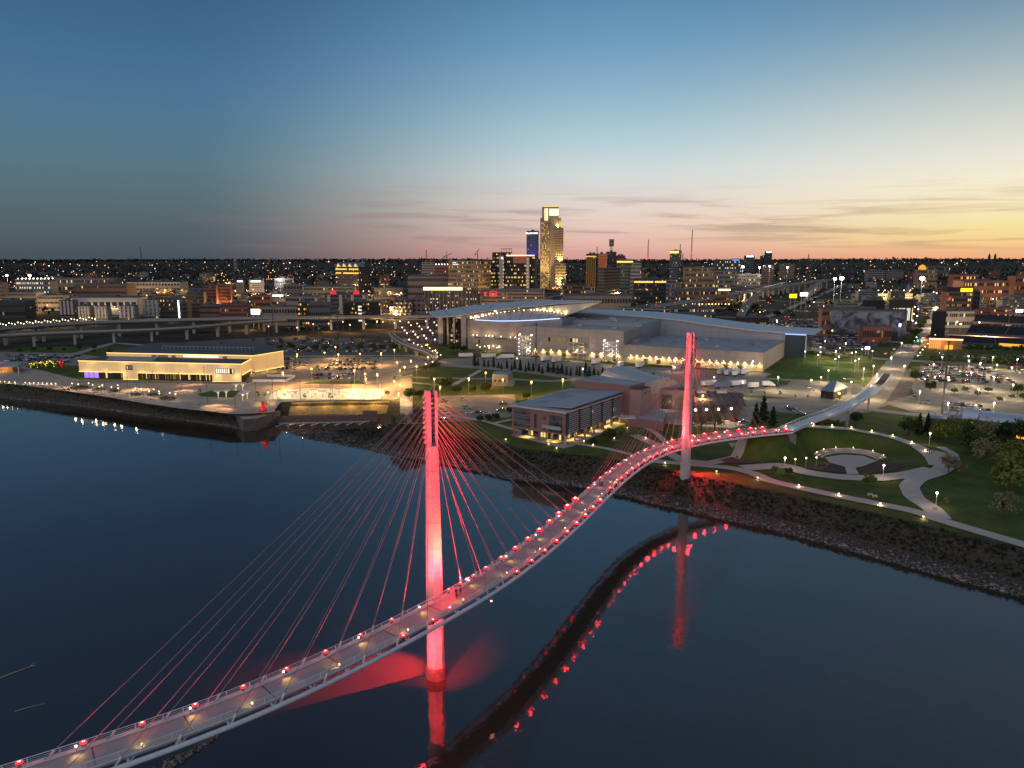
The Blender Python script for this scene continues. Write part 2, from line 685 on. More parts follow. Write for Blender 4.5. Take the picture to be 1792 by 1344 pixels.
# ------------------------------------------------------------------ common materials
WHITE_STEEL = mat('white_painted_steel', (0.62, 0.62, 0.63), 0.45, var=0.1, scale=0.8)
CONCRETE = mat('concrete', (0.36, 0.34, 0.32), 0.85, var=0.18, scale=0.5)
CONC_DARK = mat('weathered_concrete', (0.2, 0.19, 0.175), 0.9, var=0.3, scale=0.7)
DECK_C = mat('deck_concrete', (0.33, 0.31, 0.3), 0.8, var=0.12, scale=0.6)
DARK_METAL = mat('dark_metal', (0.03, 0.03, 0.033), 0.5, var=0.1)
GALV = mat('galvanised_steel', (0.35, 0.36, 0.37), 0.5, metal=0.4, var=0.1)
RED_CORE = emit('red_floodlight_lens', (255, 150, 135), 7.0)
RED_GLOW = emit('red_floodlight_glare', (255, 22, 36), 3.0)
WARM_CORE = emit('warm_lamp_glass', (255, 214, 160), 6.0)
WHITE_CORE = emit('white_lamp_glass', (255, 232, 215), 7.0)
ORANGE_CORE = emit('sodium_lamp_glass', (255, 176, 90), 8.0)
RED = (1.0, 0.03, 0.042)
WARM = (1.0, 0.62, 0.25)


def smooth_line(pts, step=2.0, it=3):
    """resample a polyline evenly, rounded off"""
    A = np.array([list(p) for p in pts], float)
    d = np.r_[0, np.cumsum(np.linalg.norm(np.diff(A[:, :2], axis=0), axis=1))]
    n = max(2, int(d[-1] / step) + 1)
    t = np.linspace(0, d[-1], n)
    B = np.stack([np.interp(t, d, A[:, k]) for k in range(A.shape[1])], 1)
    for _ in range(it):
        C = B.copy()
        C[1:-1] = 0.25 * B[:-2] + 0.5 * B[1:-1] + 0.25 * B[2:]
        B = C
    return B


def frame_of(B):
    T = np.gradient(B[:, :2], axis=0)
    T /= np.linalg.norm(T, axis=1)[:, None]
    return T, np.stack([T[:, 1], -T[:, 0]], 1)


# ------------------------------------------------------------------ the cable-stayed footbridge
def build_bridge():
    br = thing('cable_stayed_footbridge', 'long curving white footbridge over the river with two red lit pylons and stay cables', 'bridge', (-16.6, 148.2, 0))
    ctr = [(-175, 22), (-110, 64.5), (-67.9, 92.1), (-62.8, 95.5), (-57.1, 99.4), (-51.2, 103.8), (-45.6, 108.4), (-40.3, 113.4), (-35.1, 118.6), (-30.1, 124.1), (-25.3, 129.8), (-20.4, 135.9), (-14.9, 142.9),
           (-8.5, 151.7), (-1.9, 161.9), (4.3, 172.9), (10.5, 184.9), (17.2, 199.1), (24.8, 216.4), (33.5, 235.3), (42.3, 252.2), (50.7, 265.3), (59.4, 275.5), (68.9, 283.7), (78.6, 290.0), (88.5, 295.2),
           (98.6, 299.7), (108.4, 303.3), (117.4, 306.4)]
    B = smooth_line(ctr, 1.0, 25)
    T, N = frame_of(B)
    n = len(B)
    ZD = 18.5
    al = np.r_[0, np.cumsum(np.linalg.norm(np.diff(B, axis=0), axis=1))]
    i0 = int(np.argmin(((B - np.array((-67.9, 92.1))) ** 2).sum(1)))
    iP1 = int(np.argmin(((B - np.array((-16.6, 148.2))) ** 2).sum(1)))
    iP2 = int(np.argmin(((B - np.array((66.8, 273.8))) ** 2).sum(1)))
    iM = int(np.argmin(((B - np.array((20.5, 206))) ** 2).sum(1)))

    def at(i, off, z):
        i = max(0, min(n - 1, i))
        return Vector((B[i, 0] + N[i, 0] * off, B[i, 1] + N[i, 1] * off, z))
    # deck slab: shallow trapezoid section swept along the curve
    sec = [(-2.75, 0), (2.75, 0), (2.75, -0.35), (1.4, -1.0), (-1.4, -1.0), (-2.75, -0.35)]
    mb = MB()
    vs = [at(i, a, ZD + b) for i in range(n) for a, b in sec]
    k = len(sec)
    fs = [(i * k + j, i * k + (j + 1) % k, (i + 1) * k + (j + 1) % k, (i + 1) * k + j) for i in range(n - 1) for j in range(k)]
    fs += [tuple(range(k)), tuple(range((n - 1) * k, n * k))[::-1]]
    mb.add(vs, [f[::-1] for f in fs])
    deck = mb.build('deck', DECK_C, br)
    # dark expansion joints across the deck
    for i in range(6, n - 4, 13):
        MB().beam(at(i, -2.6, ZD + 0.012), at(i, 2.6, ZD + 0.012), 0.16, 0.02).build('expansion_joint', DARK_METAL, deck)
    for sd in (-1, 1):
        MB().path_tube([at(i, sd * 3.95, ZD - 0.55) for i in range(0, n, 2)], 0.42, 8).build('edge_tube', WHITE_STEEL, br, smooth=True)
        MB().path_tube([at(i, sd * 2.72, ZD + 0.1) for i in range(0, n, 2)], 0.12, 4).build('kerb_rail', WHITE_STEEL, br)
    # outriggers joining the slab to the edge tubes, one part each
    for i in range(max(i0 - 30, 2), n - 2, 7):
        for sd in (-1, 1):
            if sd < 0 and i % 2:
                continue
            o = MB()
            o.beam(at(i, sd * 2.6, ZD - 0.35), at(i, sd * 3.95, ZD - 0.5), 0.35, 0.22)
            o.beam(at(i + 1, sd * 2.6, ZD - 0.35), at(i, sd * 3.7, ZD - 0.5), 0.16, 0.16)
            o.build('outrigger', WHITE_STEEL, br)
    # railing panels, one part each: two posts, a top rail and fine wires
    for sd in (-1, 1):
        for i in range(max(i0 - 24, 0), n - 9, 7):
            r_ = MB()
            for j in (i, i + 3):
                p = at(j, sd * 2.72, ZD)
                q = at(j, sd * 2.95, ZD + 1.35)
                r_.beam(p, q, 0.13, 0.13)
            for h, w2 in ((1.32, 0.075), (1.02, 0.035), (0.76, 0.035), (0.5, 0.035), (0.26, 0.035)):
                r_.path_tube([at(j, sd * (2.72 + 0.17 * h), ZD + h) for j in range(i, i + 8)], w2, 4)
            r_.build('railing_panel', WHITE_STEEL, br)
    # pylons
    PY = mat('pylon_paint', (0.44, 0.42, 0.42), 0.55, var=0.22, scale=0.9, detail=9)
    heads = []
    for (x, y, z0, ztop, ang, idx) in ((-16.6, 148.2, 0.0, 63.6, R(20), 0), (66.8, 273.8, 3.0, 63.2, R(35), 1)):
        zs = z0 + (2.6 if idx == 0 else 0.0)
        zh = ztop - 11.5
        cs, sn = math.cos(ang), math.sin(ang)

        def ring(w, d, z):
            raw = [(-0.5, -0.18), (-0.18, -0.5), (0.26, -0.5), (0.5, -0.1), (0.5, 0.3), (0.2, 0.5), (-0.3, 0.5), (-0.5, 0.25)]
            return [(x + (a * w) * cs - (b * d) * sn, y + (a * w) * sn + (b * d) * cs, z) for a, b in raw]
        sh = MB()
        prof = [(zs, 3.6), (zs + 12, 3.45), (zs + 25, 3.2), (zs + 38, 2.85), (zh, 2.5)]
        rings = [ring(w, w * 0.95, z) for z, w in prof]
        m_ = 8
        sh.add([v for r_ in rings for v in r_], [(i * m_ + j, i * m_ + (j + 1) % m_, (i + 1) * m_ + (j + 1) % m_, (i + 1) * m_ + j) for i in range(len(rings) - 1) for j in range(m_)] + [tuple(range((len(rings) - 1) * m_, len(rings) * m_))])
        py = sh.build('pylon', PY, br)
        for z in np.arange(zs + 5, zh, 5.6):
            w_ = float(np.interp(z, [q_[0] for q_ in prof], [q_[1] for q_ in prof])) + .03
            ra, rb = ring(w_, w_ * .95, z), ring(w_, w_ * .95, z + .09)
            MB().add(ra + rb, [(j, (j + 1) % m_, m_ + (j + 1) % m_, m_ + j) for j in range(m_)]).build('shaft_joint', CONC_DARK, py)
        # head: two anchor walls with a slot, sockets and cross plates
        hd = MB()
        for a, w in ((-0.72, 0.85), (0.82, 0.5)):
            c = (x + a * cs, y + a * sn)
            hd.box((c[0], c[1], (zh + ztop) / 2 + 0.05), (w, 1.9, ztop - zh - 0.1), None, ang)
        hd.build('anchor_head', PY, py)
        for j in range(10):
            z = zh + 1.0 + j * (ztop - zh - 1.6) / 9.5
            MB().box((x + 0.1 * cs, y + 0.1 * sn, z), (1.2, 1.5, 0.24), None, ang).build('anchor_plate', DARK_METAL, py)
            so = MB()
            p = Vector((x - 1.15 * cs - 0.2 * sn, y - 1.15 * sn + 0.2 * cs, z))
            so.tube(p, p + Vector((-cs * 0.55, -sn * 0.55, -0.45)), 0.3, 0.24, 7)
            so.build('cable_socket', PY, py)
        MB().tube((x + 0.5 * cs, y + 0.5 * sn, ztop), (x + 0.5 * cs, y + 0.5 * sn, ztop + 2.3), 0.07, 0.05, 5).build('mast', GALV, py)
        MB().tube((x - 0.1 * sn, y - 1.78 + 0.02, zs + 3), (x - 0.1 * sn, y - 1.3, zh), 0.05, 0.05, 4).build('ladder_rail', GALV, py)
        if idx == 0:
            cb = MB()
            cb.lathe((x, y, 0), [(2.25, -4), (2.25, 2.2), (2.1, 2.6), (1.2, 2.62)], 24)
            cb.build('caisson', mat('river_stained_concrete', (0.11, 0.085, 0.07), 0.85, var=0.4, scale=1.2), py, smooth=False)
        else:
            cb = MB()
            cb.box((x, y, 2.4), (4.4, 4.4, 1.4), None, ang)
            cb.build('footing', CONC_DARK, py)
        heads.append((x, y, zh, ztop, cs, sn, py))
    # stay cables: from each head to anchors along both edges
    CAB = mat('cable_sheath', (0.26, 0.17, 0.17), 0.5, var=0.0)
    lamps = []

    def fan(head, idxs, near_last):
        x, y, zh, zt, cs, sn, py = head
        m = len(idxs)
        for k_, i in enumerate(idxs):
            z = zh + 0.9 + (zt - zh - 1.8) * (k_ / (m - 1))
            for sd in (-1, 1):
                b = at(i, sd * 3.7, ZD - 0.25)
                side = 1 if (b - Vector((x, y, 0))).dot(Vector((cs, sn, 0))) > 0 else -1
                a = Vector((x + side * 0.7 * cs - 0.3 * sd * sn, y + side * 0.7 * sn, z))
                c = MB()
                c.tube(a, b, 0.062, 0.062, 5)
                c.build('stay_cable', CAB, br)
                f = MB()
                f.beam(b + Vector((0, 0, -0.3)), b + (a - b).normalized() * 1.6, 0.3, 0.22)
                f.build('cable_anchor', WHITE_STEEL, br)
                if near_last or sd < 0 or k_ > 5:
                    u_ = (a - b).normalized()
                    s0 = b + u_ * 1.2 + Vector((-u_.x * .5, -u_.y * .5, .35))
                    spot_lamp('cable_uplight', s0, b + u_ * 38, RED, 130000, br, 9, 0.6, 0.12)
    st = 8
    fan(heads[0], [iP1 - 11 - j * st for j in range(9)], False)
    fan(heads[0], [iP1 + 8 + int(j * 6.9) for j in range(10)], True)
    fan(heads[1], [iP2 - 9 - int(j * 7.0) for j in range(10)], True)
    fan(heads[1], [min(iP2 + 8 + int(j * 5.6), n - 4) for j in range(9)], True)

    # red floodlights along the edges
    def flood(i, sd, big, watts, off=3.3, core=None):
        big *= .8 if sd > 0 else 1
        p = at(i, sd * off, ZD + 0.45)
        h = MB()
        h.tube(p + Vector((0, 0, -0.5)), p + Vector((0, 0, 0.3 + big * .5)), 0.16, big * 1.85, 12, caps=False)
        fl = h.build('floodlight', DARK_METAL, br)
        big *= 1.35
        MB().lathe(p + Vector((0, 0, .28)), [(big * .6, -big * .5), (big * 1.4, -big * .1), (big * 1.45, big * .3), (big * 1.0, big * .66)], 10).build('glare_bowl', RED_GLOW, fl, smooth=True)  # camera glare round each lamp, shaped as a glowing red bowl
        MB().ball(p + Vector((0, 0, 0.3 + big * .5)), big * .66, 8, 5).build('lens', RED_CORE if core is None else core, fl, smooth=True)
        if watts:
            spot_lamp('floodlight_glow', p + Vector((0, 0, 0.3)), p + Vector((0, 0, 9)), RED, watts * 1.4, fl, 172, 0.15, 0.25)
            point_lamp('floodlight_spill', p + Vector((0, 0, 0.5 + big)), RED, watts * .24, fl, 0.2)
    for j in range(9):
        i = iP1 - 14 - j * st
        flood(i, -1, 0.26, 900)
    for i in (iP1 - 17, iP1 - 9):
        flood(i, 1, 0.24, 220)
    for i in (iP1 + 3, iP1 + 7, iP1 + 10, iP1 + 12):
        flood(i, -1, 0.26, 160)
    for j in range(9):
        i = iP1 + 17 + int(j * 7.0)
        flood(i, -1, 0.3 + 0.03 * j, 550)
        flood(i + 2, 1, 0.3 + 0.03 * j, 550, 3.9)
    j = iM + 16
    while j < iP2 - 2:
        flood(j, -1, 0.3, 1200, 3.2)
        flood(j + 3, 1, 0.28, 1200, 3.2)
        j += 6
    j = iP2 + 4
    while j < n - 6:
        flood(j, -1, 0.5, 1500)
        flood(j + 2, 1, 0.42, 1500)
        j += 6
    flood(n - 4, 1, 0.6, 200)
    # warm deck lamps on short posts, alternately on either side
    for q, i in enumerate(range(max(i0 - 10, 2), n - 6, 8)):
        sd = -1 if q % 2 == 0 else 1
        p = at(i, sd * 2.5, ZD)
        dl = MB().tube(p, p + Vector((0, 0, 0.95)), 0.07, 0.07, 5).build('deck_lamp', GALV, br)
        MB().ball(p + Vector((0, 0, 1.0)), 0.17, 7, 4).build('lens', WHITE_CORE if sd < 0 else WARM_CORE, dl, smooth=True)
        spot_lamp('deck_lamp_glow', p + Vector((-sd * N[i, 0] * 0.25, -sd * N[i, 1] * 0.25, 1.1)), at(i, sd * 0.9, ZD), (1.0, 0.58, 0.12), 190, dl, 92, 0.9, 0.1)
    # red floods that light the pylons: from the deck up both faces, and down to the feet
    for hi, (x, y, zh, zt, cs, sn, py) in enumerate(heads):
        c = Vector((x, y, 0))
        i = iP1 if hi == 0 else iP2
        if hi == 0:
            src = [(at(i - 10, -3.0, ZD + 1), 40, 1), (at(i + 9, -3.0, ZD + 1), 40, 1), (at(i - 4, 3.6, ZD + 1), 44, 0.9), (at(i + 6, 3.6, ZD + 1), 44, 0.9)]
            dn = [(at(i - 5, 3.0, ZD - 1.8), 9)]
            spot_lamp('underdeck_floodlight', at(i + 10, -1.0, ZD - 2.0), (-31, 150, 0), RED, 430000, py, 44, 0.7, 0.12)
            spot_lamp('underdeck_floodlight', at(i - 13, 1.0, ZD - 2.2), (x + 1.5, y - .5, 4), RED, 110000, py, 46, 1.0, 0.15)
            uf = MB().box(at(i + 9, 3.75, ZD - 1.7), (.8, .8, .5)).build('underdeck_bracket', GALV, br)
            MB().ball(at(i + 9, 3.75, ZD - 2.1), .3, 8, 5).build('lens', RED_CORE, uf, smooth=True)
        else:
            src = [(at(i - 9, 3.0, ZD + 1), 42, 1), (at(i + 9, 3.0, ZD + 1), 42, 1), (at(i - 2, -3.2, ZD + 1), 46, 0.6)]
            dn = [(at(i + 7, 2.6, ZD - 1.6), 6)]
            spot_lamp('bank_floodlight', at(i + 6, 3.4, ZD - 1.4), (83, 262, 2), RED, 60000, py, 80, 0.6, 0.2)
        for p, hgt, k_ in src:
            spot_lamp('pylon_floodlight', p, c + Vector((0, 0, hgt - 8)), RED, (100000 if hi == 0 else 190000) * k_, py, 75, 0.9, 0.3)
            spot_lamp('pylon_floodlight', p, c + Vector((0, 0, zt - 5)), RED, (110000 if hi == 0 else 230000) * k_, py, 24, 0.9, 0.3)
        for p, hgt, k_ in src[-2:]:
            spot_lamp('pylon_amber_fill', p, c + Vector((0, 0, 33)), (1, .2, .05), 42000, py, 30, 1.0, 0.3)  # added fill for the overexposed orange tone; no amber lamp stands here
        for a_ in (0.3, 1.7, 3.4, 5.2):
            point_lamp('pylon_collar_fill', (x + 3.6 * math.cos(a_), y + 3.6 * math.sin(a_), ZD + 3.2), RED, 700 if hi == 0 else 500, py, 0.2)  # unseen red fill added against the dark gap above the deck
        for p, z in dn:
            spot_lamp('pylon_foot_floodlight', p, c + Vector((0, 0, z)), RED, 26000, py, 70, 0.35, 0.2)
    return br, at, ZD, n, iP1, iM


BRIDGE = build_bridge()


# ================================================================== the city bank
ORD = ['first', 'second', 'third', 'fourth', 'fifth', 'sixth', 'seventh', 'eighth', 'ninth', 'tenth', 'eleventh', 'twelfth', 'thirteenth', 'fourteenth', 'fifteenth', 'sixteenth', 'seventeenth', 'eighteenth', 'nineteenth']
TENS = {2: 'twent', 3: 'thirt', 4: 'fort', 5: 'fift', 6: 'sixt', 7: 'sevent', 8: 'eight', 9: 'ninet'}


def nth(i):
    """0 -> first, 22 -> twenty-third"""
    if i < 19:
        return ORD[i]
    k = i + 1
    return TENS[k // 10] + 'ieth' if k % 10 == 0 else TENS[k // 10] + 'y-' + ORD[k % 10 - 1]


def tess(poly):
    from mathutils.geometry import tessellate_polygon
    return [tuple(t) for t in tessellate_polygon([[Vector((p[0], p[1], 0)) for p in poly]])]


LAYER = [0]


def flat(name, px, m, dz=0.03, z=8.0):
    """a paved or planted sheet on the flat land, outlined on the survey photo"""
    LAYER[0] += 1
    dz = dz * .8 + LAYER[0] * .0037
    pts = [P(*p, z) for p in px]
    mb = MB()
    tr = tess(pts)
    out = []
    for a, b, c in tr:
        A, B_, C_ = pts[a], pts[b], pts[c]
        n_ = (B_.x - A.x) * (C_.y - A.y) - (B_.y - A.y) * (C_.x - A.x)
        out.append((a, b, c) if n_ > 0 else (a, c, b))
    mb.add([(p.x, p.y, z + dz) for p in pts], out)
    return mb.build(name, m, kind='structure')


def ribbon(name, pts, width, m, dz=0.05, step=4.0, world=False, it=4, kind='structure', lift=None):
    W = pts if world else [tuple(G(*p)[:2]) for p in pts]
    LAYER[0] += 1
    dz = dz + LAYER[0] * .0037
    B = smooth_line([(p[0], p[1]) for p in W], step, it)
    T, N = frame_of(B)
    mb = MB()
    vs = []
    for i in range(len(B)):
        for k in (-0.5, 0.0, 0.5):
            x, y = B[i, 0] + N[i, 0] * width * k, B[i, 1] + N[i, 1] * width * k
            vs.append((x, y, (gz(x, y) if lift is None else lift) + dz))
    fs = []
    for i in range(len(B) - 1):
        for k in (0, 1):
            fs.append((i * 3 + k, i * 3 + k + 1, (i + 1) * 3 + k + 1, (i + 1) * 3 + k))
    mb.add(vs, fs)
    return mb.build(name, m, kind=kind), B


PAVE = mat('plaza_paving', (0.36, 0.3, 0.245), 0.85, var=0.26, scale=0.22, detail=9)
ASPH = mat('asphalt', (0.085, 0.083, 0.08), 0.9, var=0.25, scale=0.12)
LOT = mat('worn_car_park', (0.22, 0.2, 0.165), 0.9, var=0.32, scale=0.16, detail=9)
ROADM = mat('concrete_road', (0.27, 0.24, 0.2), 0.85, var=0.16, scale=0.1)
PATHM = mat('footpath_concrete', (0.42, 0.37, 0.32), 0.85, var=0.1, scale=0.4)
LAWN = mat('mown_lawn', (0.055, 0.105, 0.02), 0.95, var=0.45, scale=0.2, spec=0.1)
MULCH = mat('mulch_bed', (0.055, 0.036, 0.026), 0.95, var=0.4, scale=0.8)
DIRT = mat('bare_earth', (0.15, 0.115, 0.085), 0.95, var=0.35, scale=0.15)
DRYGRASS = mat('dry_grass', (0.25, 0.19, 0.075), 0.95, var=0.4, scale=0.5)
LINEM = mat('road_paint', (0.6, 0.58, 0.5), 0.7, var=0.1)

# ---- ground sheets
flat('plaza_ground', [(-260, 640), (-60, 672), (0, 669), (58, 677), (126, 686), (182, 694), (253, 706), (316, 715), (367, 720), (402, 724.5), (430, 724.5), (478, 721.5), (491, 704), (540, 701), (690, 699), (722, 690), (722, 668), (700, 655), (480, 650), (430, 672), (140, 665), (60, 645), (-200, 600)], PAVE, 0.03)
flat('car_park_ground', [(442, 640), (486, 627), (735, 624), (752, 640), (720, 652), (640, 668), (500, 668), (430, 668)], LOT, 0.05)
flat('car_park_ground', [(690, 606), (700, 620), (460, 622), (300, 612), (330, 598), (470, 590), (640, 592)], ASPH, 0.03)
flat('car_park_ground', [(-150, 640), (0, 636), (140, 640), (185, 625), (120, 618), (-200, 612)], LOT, 0.03)
flat('dock_yard', [(770, 628), (905, 622), (1095, 640), (1335, 652), (1500, 672), (1560, 700), (1490, 704), (1290, 690), (1110, 672), (930, 652), (770, 641)], LOT, 0.03)
flat('car_park_ground', [(742, 702), (772, 693), (900, 690), (905, 712), (893, 730), (810, 738), (765, 738), (740, 728)], LOT, 0.03)
flat('car_park_ground', [(1612, 640), (1700, 641), (1830, 655), (1850, 720), (1790, 736), (1600, 722), (1540, 704), (1600, 690), (1590, 668)], LOT, 0.03)
flat('car_park_ground', [(1395, 585), (1550, 586), (1535, 606), (1400, 617)], ASPH, 0.03)
flat('car_park_ground', [(1300, 700), (1440, 694), (1560, 706), (1520, 722), (1420, 728), (1310, 715)], LOT, 0.03)
flat('promenade', [(700, 660), (722, 655), (722, 742), (700, 742)], PAVE, 0.07)
flat('worksite_ground', [(1555, 655), (1612, 640), (1590, 690), (1505, 725), (1480, 715), (1540, 690)], DIRT, 0.05)
flat('lawn', [(1338, 661), (1392, 631), (1502, 638), (1475, 669)], LAWN, 0.07)
flat('lawn', [(1325, 672), (1338, 664), (1384, 667), (1377, 674)], LAWN, 0.07)
flat('lawn', [(545, 668), (620, 667), (660, 672), (640, 673), (530, 672)], LAWN, 0.09)
flat('skating_rink', [(488, 683), (530, 680), (670, 681), (672, 690), (664, 699), (470, 699), (474, 690)], mat('rink_surface', (0.62, 0.6, 0.52), 0.5, var=0.06), 0.1)
flat('lawn', [(344, 690), (375, 683), (420, 684), (408, 696), (352, 694)], LAWN, 0.07)
flat('forecourt', [(893, 762), (920, 752), (1090, 722), (1110, 735), (1000, 782), (985, 785)], PAVE, 0.05)
flat('service_yard', [(1195, 712), (1320, 712), (1345, 735), (1280, 750), (1205, 745)], PAVE, 0.05)
flat('terrace_court', [(1115, 706), (1200, 708), (1200, 745), (1120, 738)], PAVE, 0.05)
# ---- roads and paths
ribbon('riverside_road', [(-160, 650), (60, 640), (200, 600), (330, 612), (500, 624), (720, 622), (800, 640), (930, 652), (1110, 676), (1290, 697), (1480, 712), (1600, 726), (1800, 742)], 9, ROADM, 0.09)
ribbon('access_road', [(640, 658), (760, 662), (900, 664), (960, 668), (1010, 664), (1110, 676)], 7, ROADM, 0.1)
av, AVB = ribbon('avenue', [(1440, 736), (1520, 705), (1545, 672), (1570, 636), (1600, 598), (1620, 570), (1645, 545), (1668, 520), (1700, 500), (1760, 480)], 17, ROADM, 0.12, 8)
ribbon('cross_street', [(1400, 606), (1470, 622), (1560, 630), (1640, 634), (1850, 645)], 13, ROADM, 0.14)
ribbon('boulevard', [(1792, 560), (1770, 522), (1755, 505), (1745, 490)], 26, ROADM, 0.1, 10)
ribbon('river_path', [(1110, 800), (1146, 808), (1207, 813), (1285, 820), (1326, 831), (1342, 841), (1398, 854), (1468, 869), (1544, 884), (1600, 895), (1646, 911), (1696, 926), (1792, 954), (1900, 985)], 5.4, PATHM, 0.14, 2)
ribbon('landing_path', [(p[0], p[1]) for p in RAMP], 6.4, PATHM, 0.16, 1.5, world=True)
ribbon('park_path', [(1640, 790), (1657, 812), (1640, 828), (1605, 838), (1590, 852), (1600, 872), (1630, 890), (1646, 908)], 6.6, PATHM, 0.18, 1.5)
ribbon('park_path', [(1632, 822), (1590, 832), (1530, 838), (1470, 836), (1410, 828), (1370, 815), (1300, 820)], 7.6, PATHM, 0.2, 1.5)
ribbon('park_path', [(1645, 783), (1668, 795), (1672, 810), (1650, 828), (1625, 834)], 4, PATHM, 0.22, 1.5)
ribbon('park_path', [(1110, 762), (1150, 780), (1190, 806), (1240, 812), (1290, 797), (1300, 785), (1285, 776)], 5.4, PATHM, 0.17, 1.5)
ribbon('park_path', [(860, 742), (905, 733), (940, 752)], 3, PATHM, 0.12, 2)
ribbon('park_path', [(722, 742), (790, 727), (850, 738), (960, 770), (1060, 785), (1120, 800)], 3.2, PATHM, 0.13, 2)
ribbon('park_path', [(1105, 735), (1150, 760), (1165, 775)], 3, PATHM, 0.15, 2)
ribbon('footway', [(640, 672), (680, 667), (740, 672), (790, 676), (830, 655), (842, 648)], 4, PATHM, 0.2, 2)


# ------------------------------------------------------------------ cars
def car_meshes():
    """side profiles pulled across the width, cabin pinched in, on four wheels"""
    out = {}
    GLASS = mat('car_glass', (0.012, 0.014, 0.018), 0.08, var=0)
    TYRE = mat('tyre', (0.012, 0.012, 0.012), 0.9, var=0)
    for kind, L_, W_, lo, hi in (('sedan', 4.6, 1.8, [(-2.3, .35), (-2.3, .8), (-1.7, .95), (.75, .98), (2.1, .8), (2.3, .6), (2.3, .35)], [(-1.6, .95), (-.95, 1.42), (.1, 1.44), (.85, .97)]),
                                 ('suv', 4.8, 1.95, [(-2.4, .4), (-2.4, 1.0), (-2.3, 1.08), (.9, 1.1), (2.2, .98), (2.4, .75), (2.4, .4)], [(-2.3, 1.08), (-2.0, 1.72), (.2, 1.74), (1.0, 1.1)]),
                                 ('pickup', 5.4, 1.95, [(-2.7, .45), (-2.7, 1.05), (-.6, 1.05), (1.1, 1.1), (2.5, 1.0), (2.7, .8), (2.7, .45)], [(-.7, 1.05), (-.5, 1.72), (.6, 1.74), (1.25, 1.1)])):
        def ext(pr, w0, w1):
            n = len(pr)
            zs = [p[1] for p in pr]
            wz = lambda z: w0 + (w1 - w0) * (z - min(zs)) / (max(zs) - min(zs))
            vs = [(p[0], -wz(p[1]) / 2, p[1]) for p in pr] + [(p[0], wz(p[1]) / 2, p[1]) for p in pr]
            fs = [tuple(range(n)), tuple(range(n, 2 * n))[::-1]] + [(i, n + i, n + (i + 1) % n, (i + 1) % n) for i in range(n)]
            return vs, fs
        out[kind] = (ext(lo, W_, W_ * .96), ext(hi, W_ * .94, W_ * .74), L_, W_, max(p[1] for p in hi), hi)
    return out, GLASS, TYRE


CARM, CGLASS, TYRE = car_meshes()
PAINTS = {n: mat('car_paint_' + n, c, 0.25, metal=0.3, var=0.0, spec=0.6) for n, c in
          dict(white=(.72, .72, .72), silver=(.42, .43, .44), grey=(.16, .165, .17), black=(.018, .018, .02), red=(.36, .02, .02), blue=(.03, .07, .2), maroon=(.12, .012, .02), tan=(.3, .25, .18)).items()}
TAIL = emit('tail_lamp', (255, 40, 30), 5.0)
HEAD = emit('head_lamp', (255, 240, 215), 9.0)
PLAIN_CACHE = {}


def wheel_into(mb, x, y, m=None):
    mb.tube((x, y - .11, .34), (x, y + .11, .34), .34, .34, 8, m)


def plain_car(kind, paint):
    """the whole car in one mesh with its glass, for the crowded lots"""
    key = (kind, paint)
    if key not in PLAIN_CACHE:
        (lv, lf), (hv, hf), L_, W_, top, hi = CARM[kind]
        mb = MB()
        mb.add(lv, lf, PAINTS[paint])
        mb.add(hv, hf[:-3] + hf[-3:], CGLASS)
        x0, x1 = hi[1][0], hi[2][0]
        mb.box(((x0 + x1) / 2, 0, top + .015), (x1 - x0 - .05, W_ * .72, .05), PAINTS[paint])
        for sx in (-1, 1):
            for sy in (-1, 1):
                wheel_into(mb, sx * L_ * .3, sy * (W_ / 2 - .1), TYRE)
        o = mb.build('parked_car')
        PLAIN_CACHE[key] = o.data
        bpy.data.objects.remove(o)
    return PLAIN_CACHE[key]


def detailed_car(x, y, yaw, kind, paint, label, group=None, lights=None):
    z = gz(x, y) + 0.06
    t = thing('parked_car', label, 'car', (0, 0, 0), group)
    (lv, lf), (hv, hf), L_, W_, top, hi = CARM[kind]
    MB().add(lv, lf).build('body', PAINTS[paint], t)
    MB().add(hv, hf).build('cabin_window', CGLASS, t)
    x0, x1 = hi[1][0], hi[2][0]
    MB().box(((x0 + x1) / 2, 0, top + .02), (x1 - x0, W_ * .72, .06)).build('roof', PAINTS[paint], t)
    for sx in (-1, 1):
        for sy in (-1, 1):
            w = MB()
            wheel_into(w, sx * L_ * .3, sy * (W_ / 2 - .1))
            w.build('wheel', TYRE, t)
    for sy in (-1, 1):
        MB().box((L_ / 2, sy * W_ * .34, .72), (.06, .36, .16)).build('headlight', HEAD if lights else GALV, t)
        MB().box((-L_ / 2, sy * W_ * .34, .78), (.06, .34, .16)).build('tail_light', TAIL if lights else PAINTS['maroon'], t)
    t.location = (x, y, z)
    t.rotation_euler = (0, 0, yaw)
    if lights:
        s_ = spot_lamp('headlight_beam', (L_ / 2 + .2, 0, .8), (L_ / 2 + 12, 0, 0), (1, .75, .45), 2500, t, 60, 0.8, 0.2)
    return t


CARS = []


def place_car(x, y, yaw, kind, paint, label, group):
    o = bpy.data.objects.new('parked_car', plain_car(kind, paint))
    COL.objects.link(o)
    o.location = (x, y, gz(x, y) + 0.06)
    o.rotation_euler = (0, 0, yaw)
    tag(o, label, 'car', group)
    CARS.append(o)
    return o


KINDS = ['sedan', 'sedan', 'suv', 'suv', 'pickup']
PNAMES = ['white', 'white', 'silver', 'silver', 'grey', 'grey', 'black', 'black', 'red', 'blue', 'maroon', 'tan']


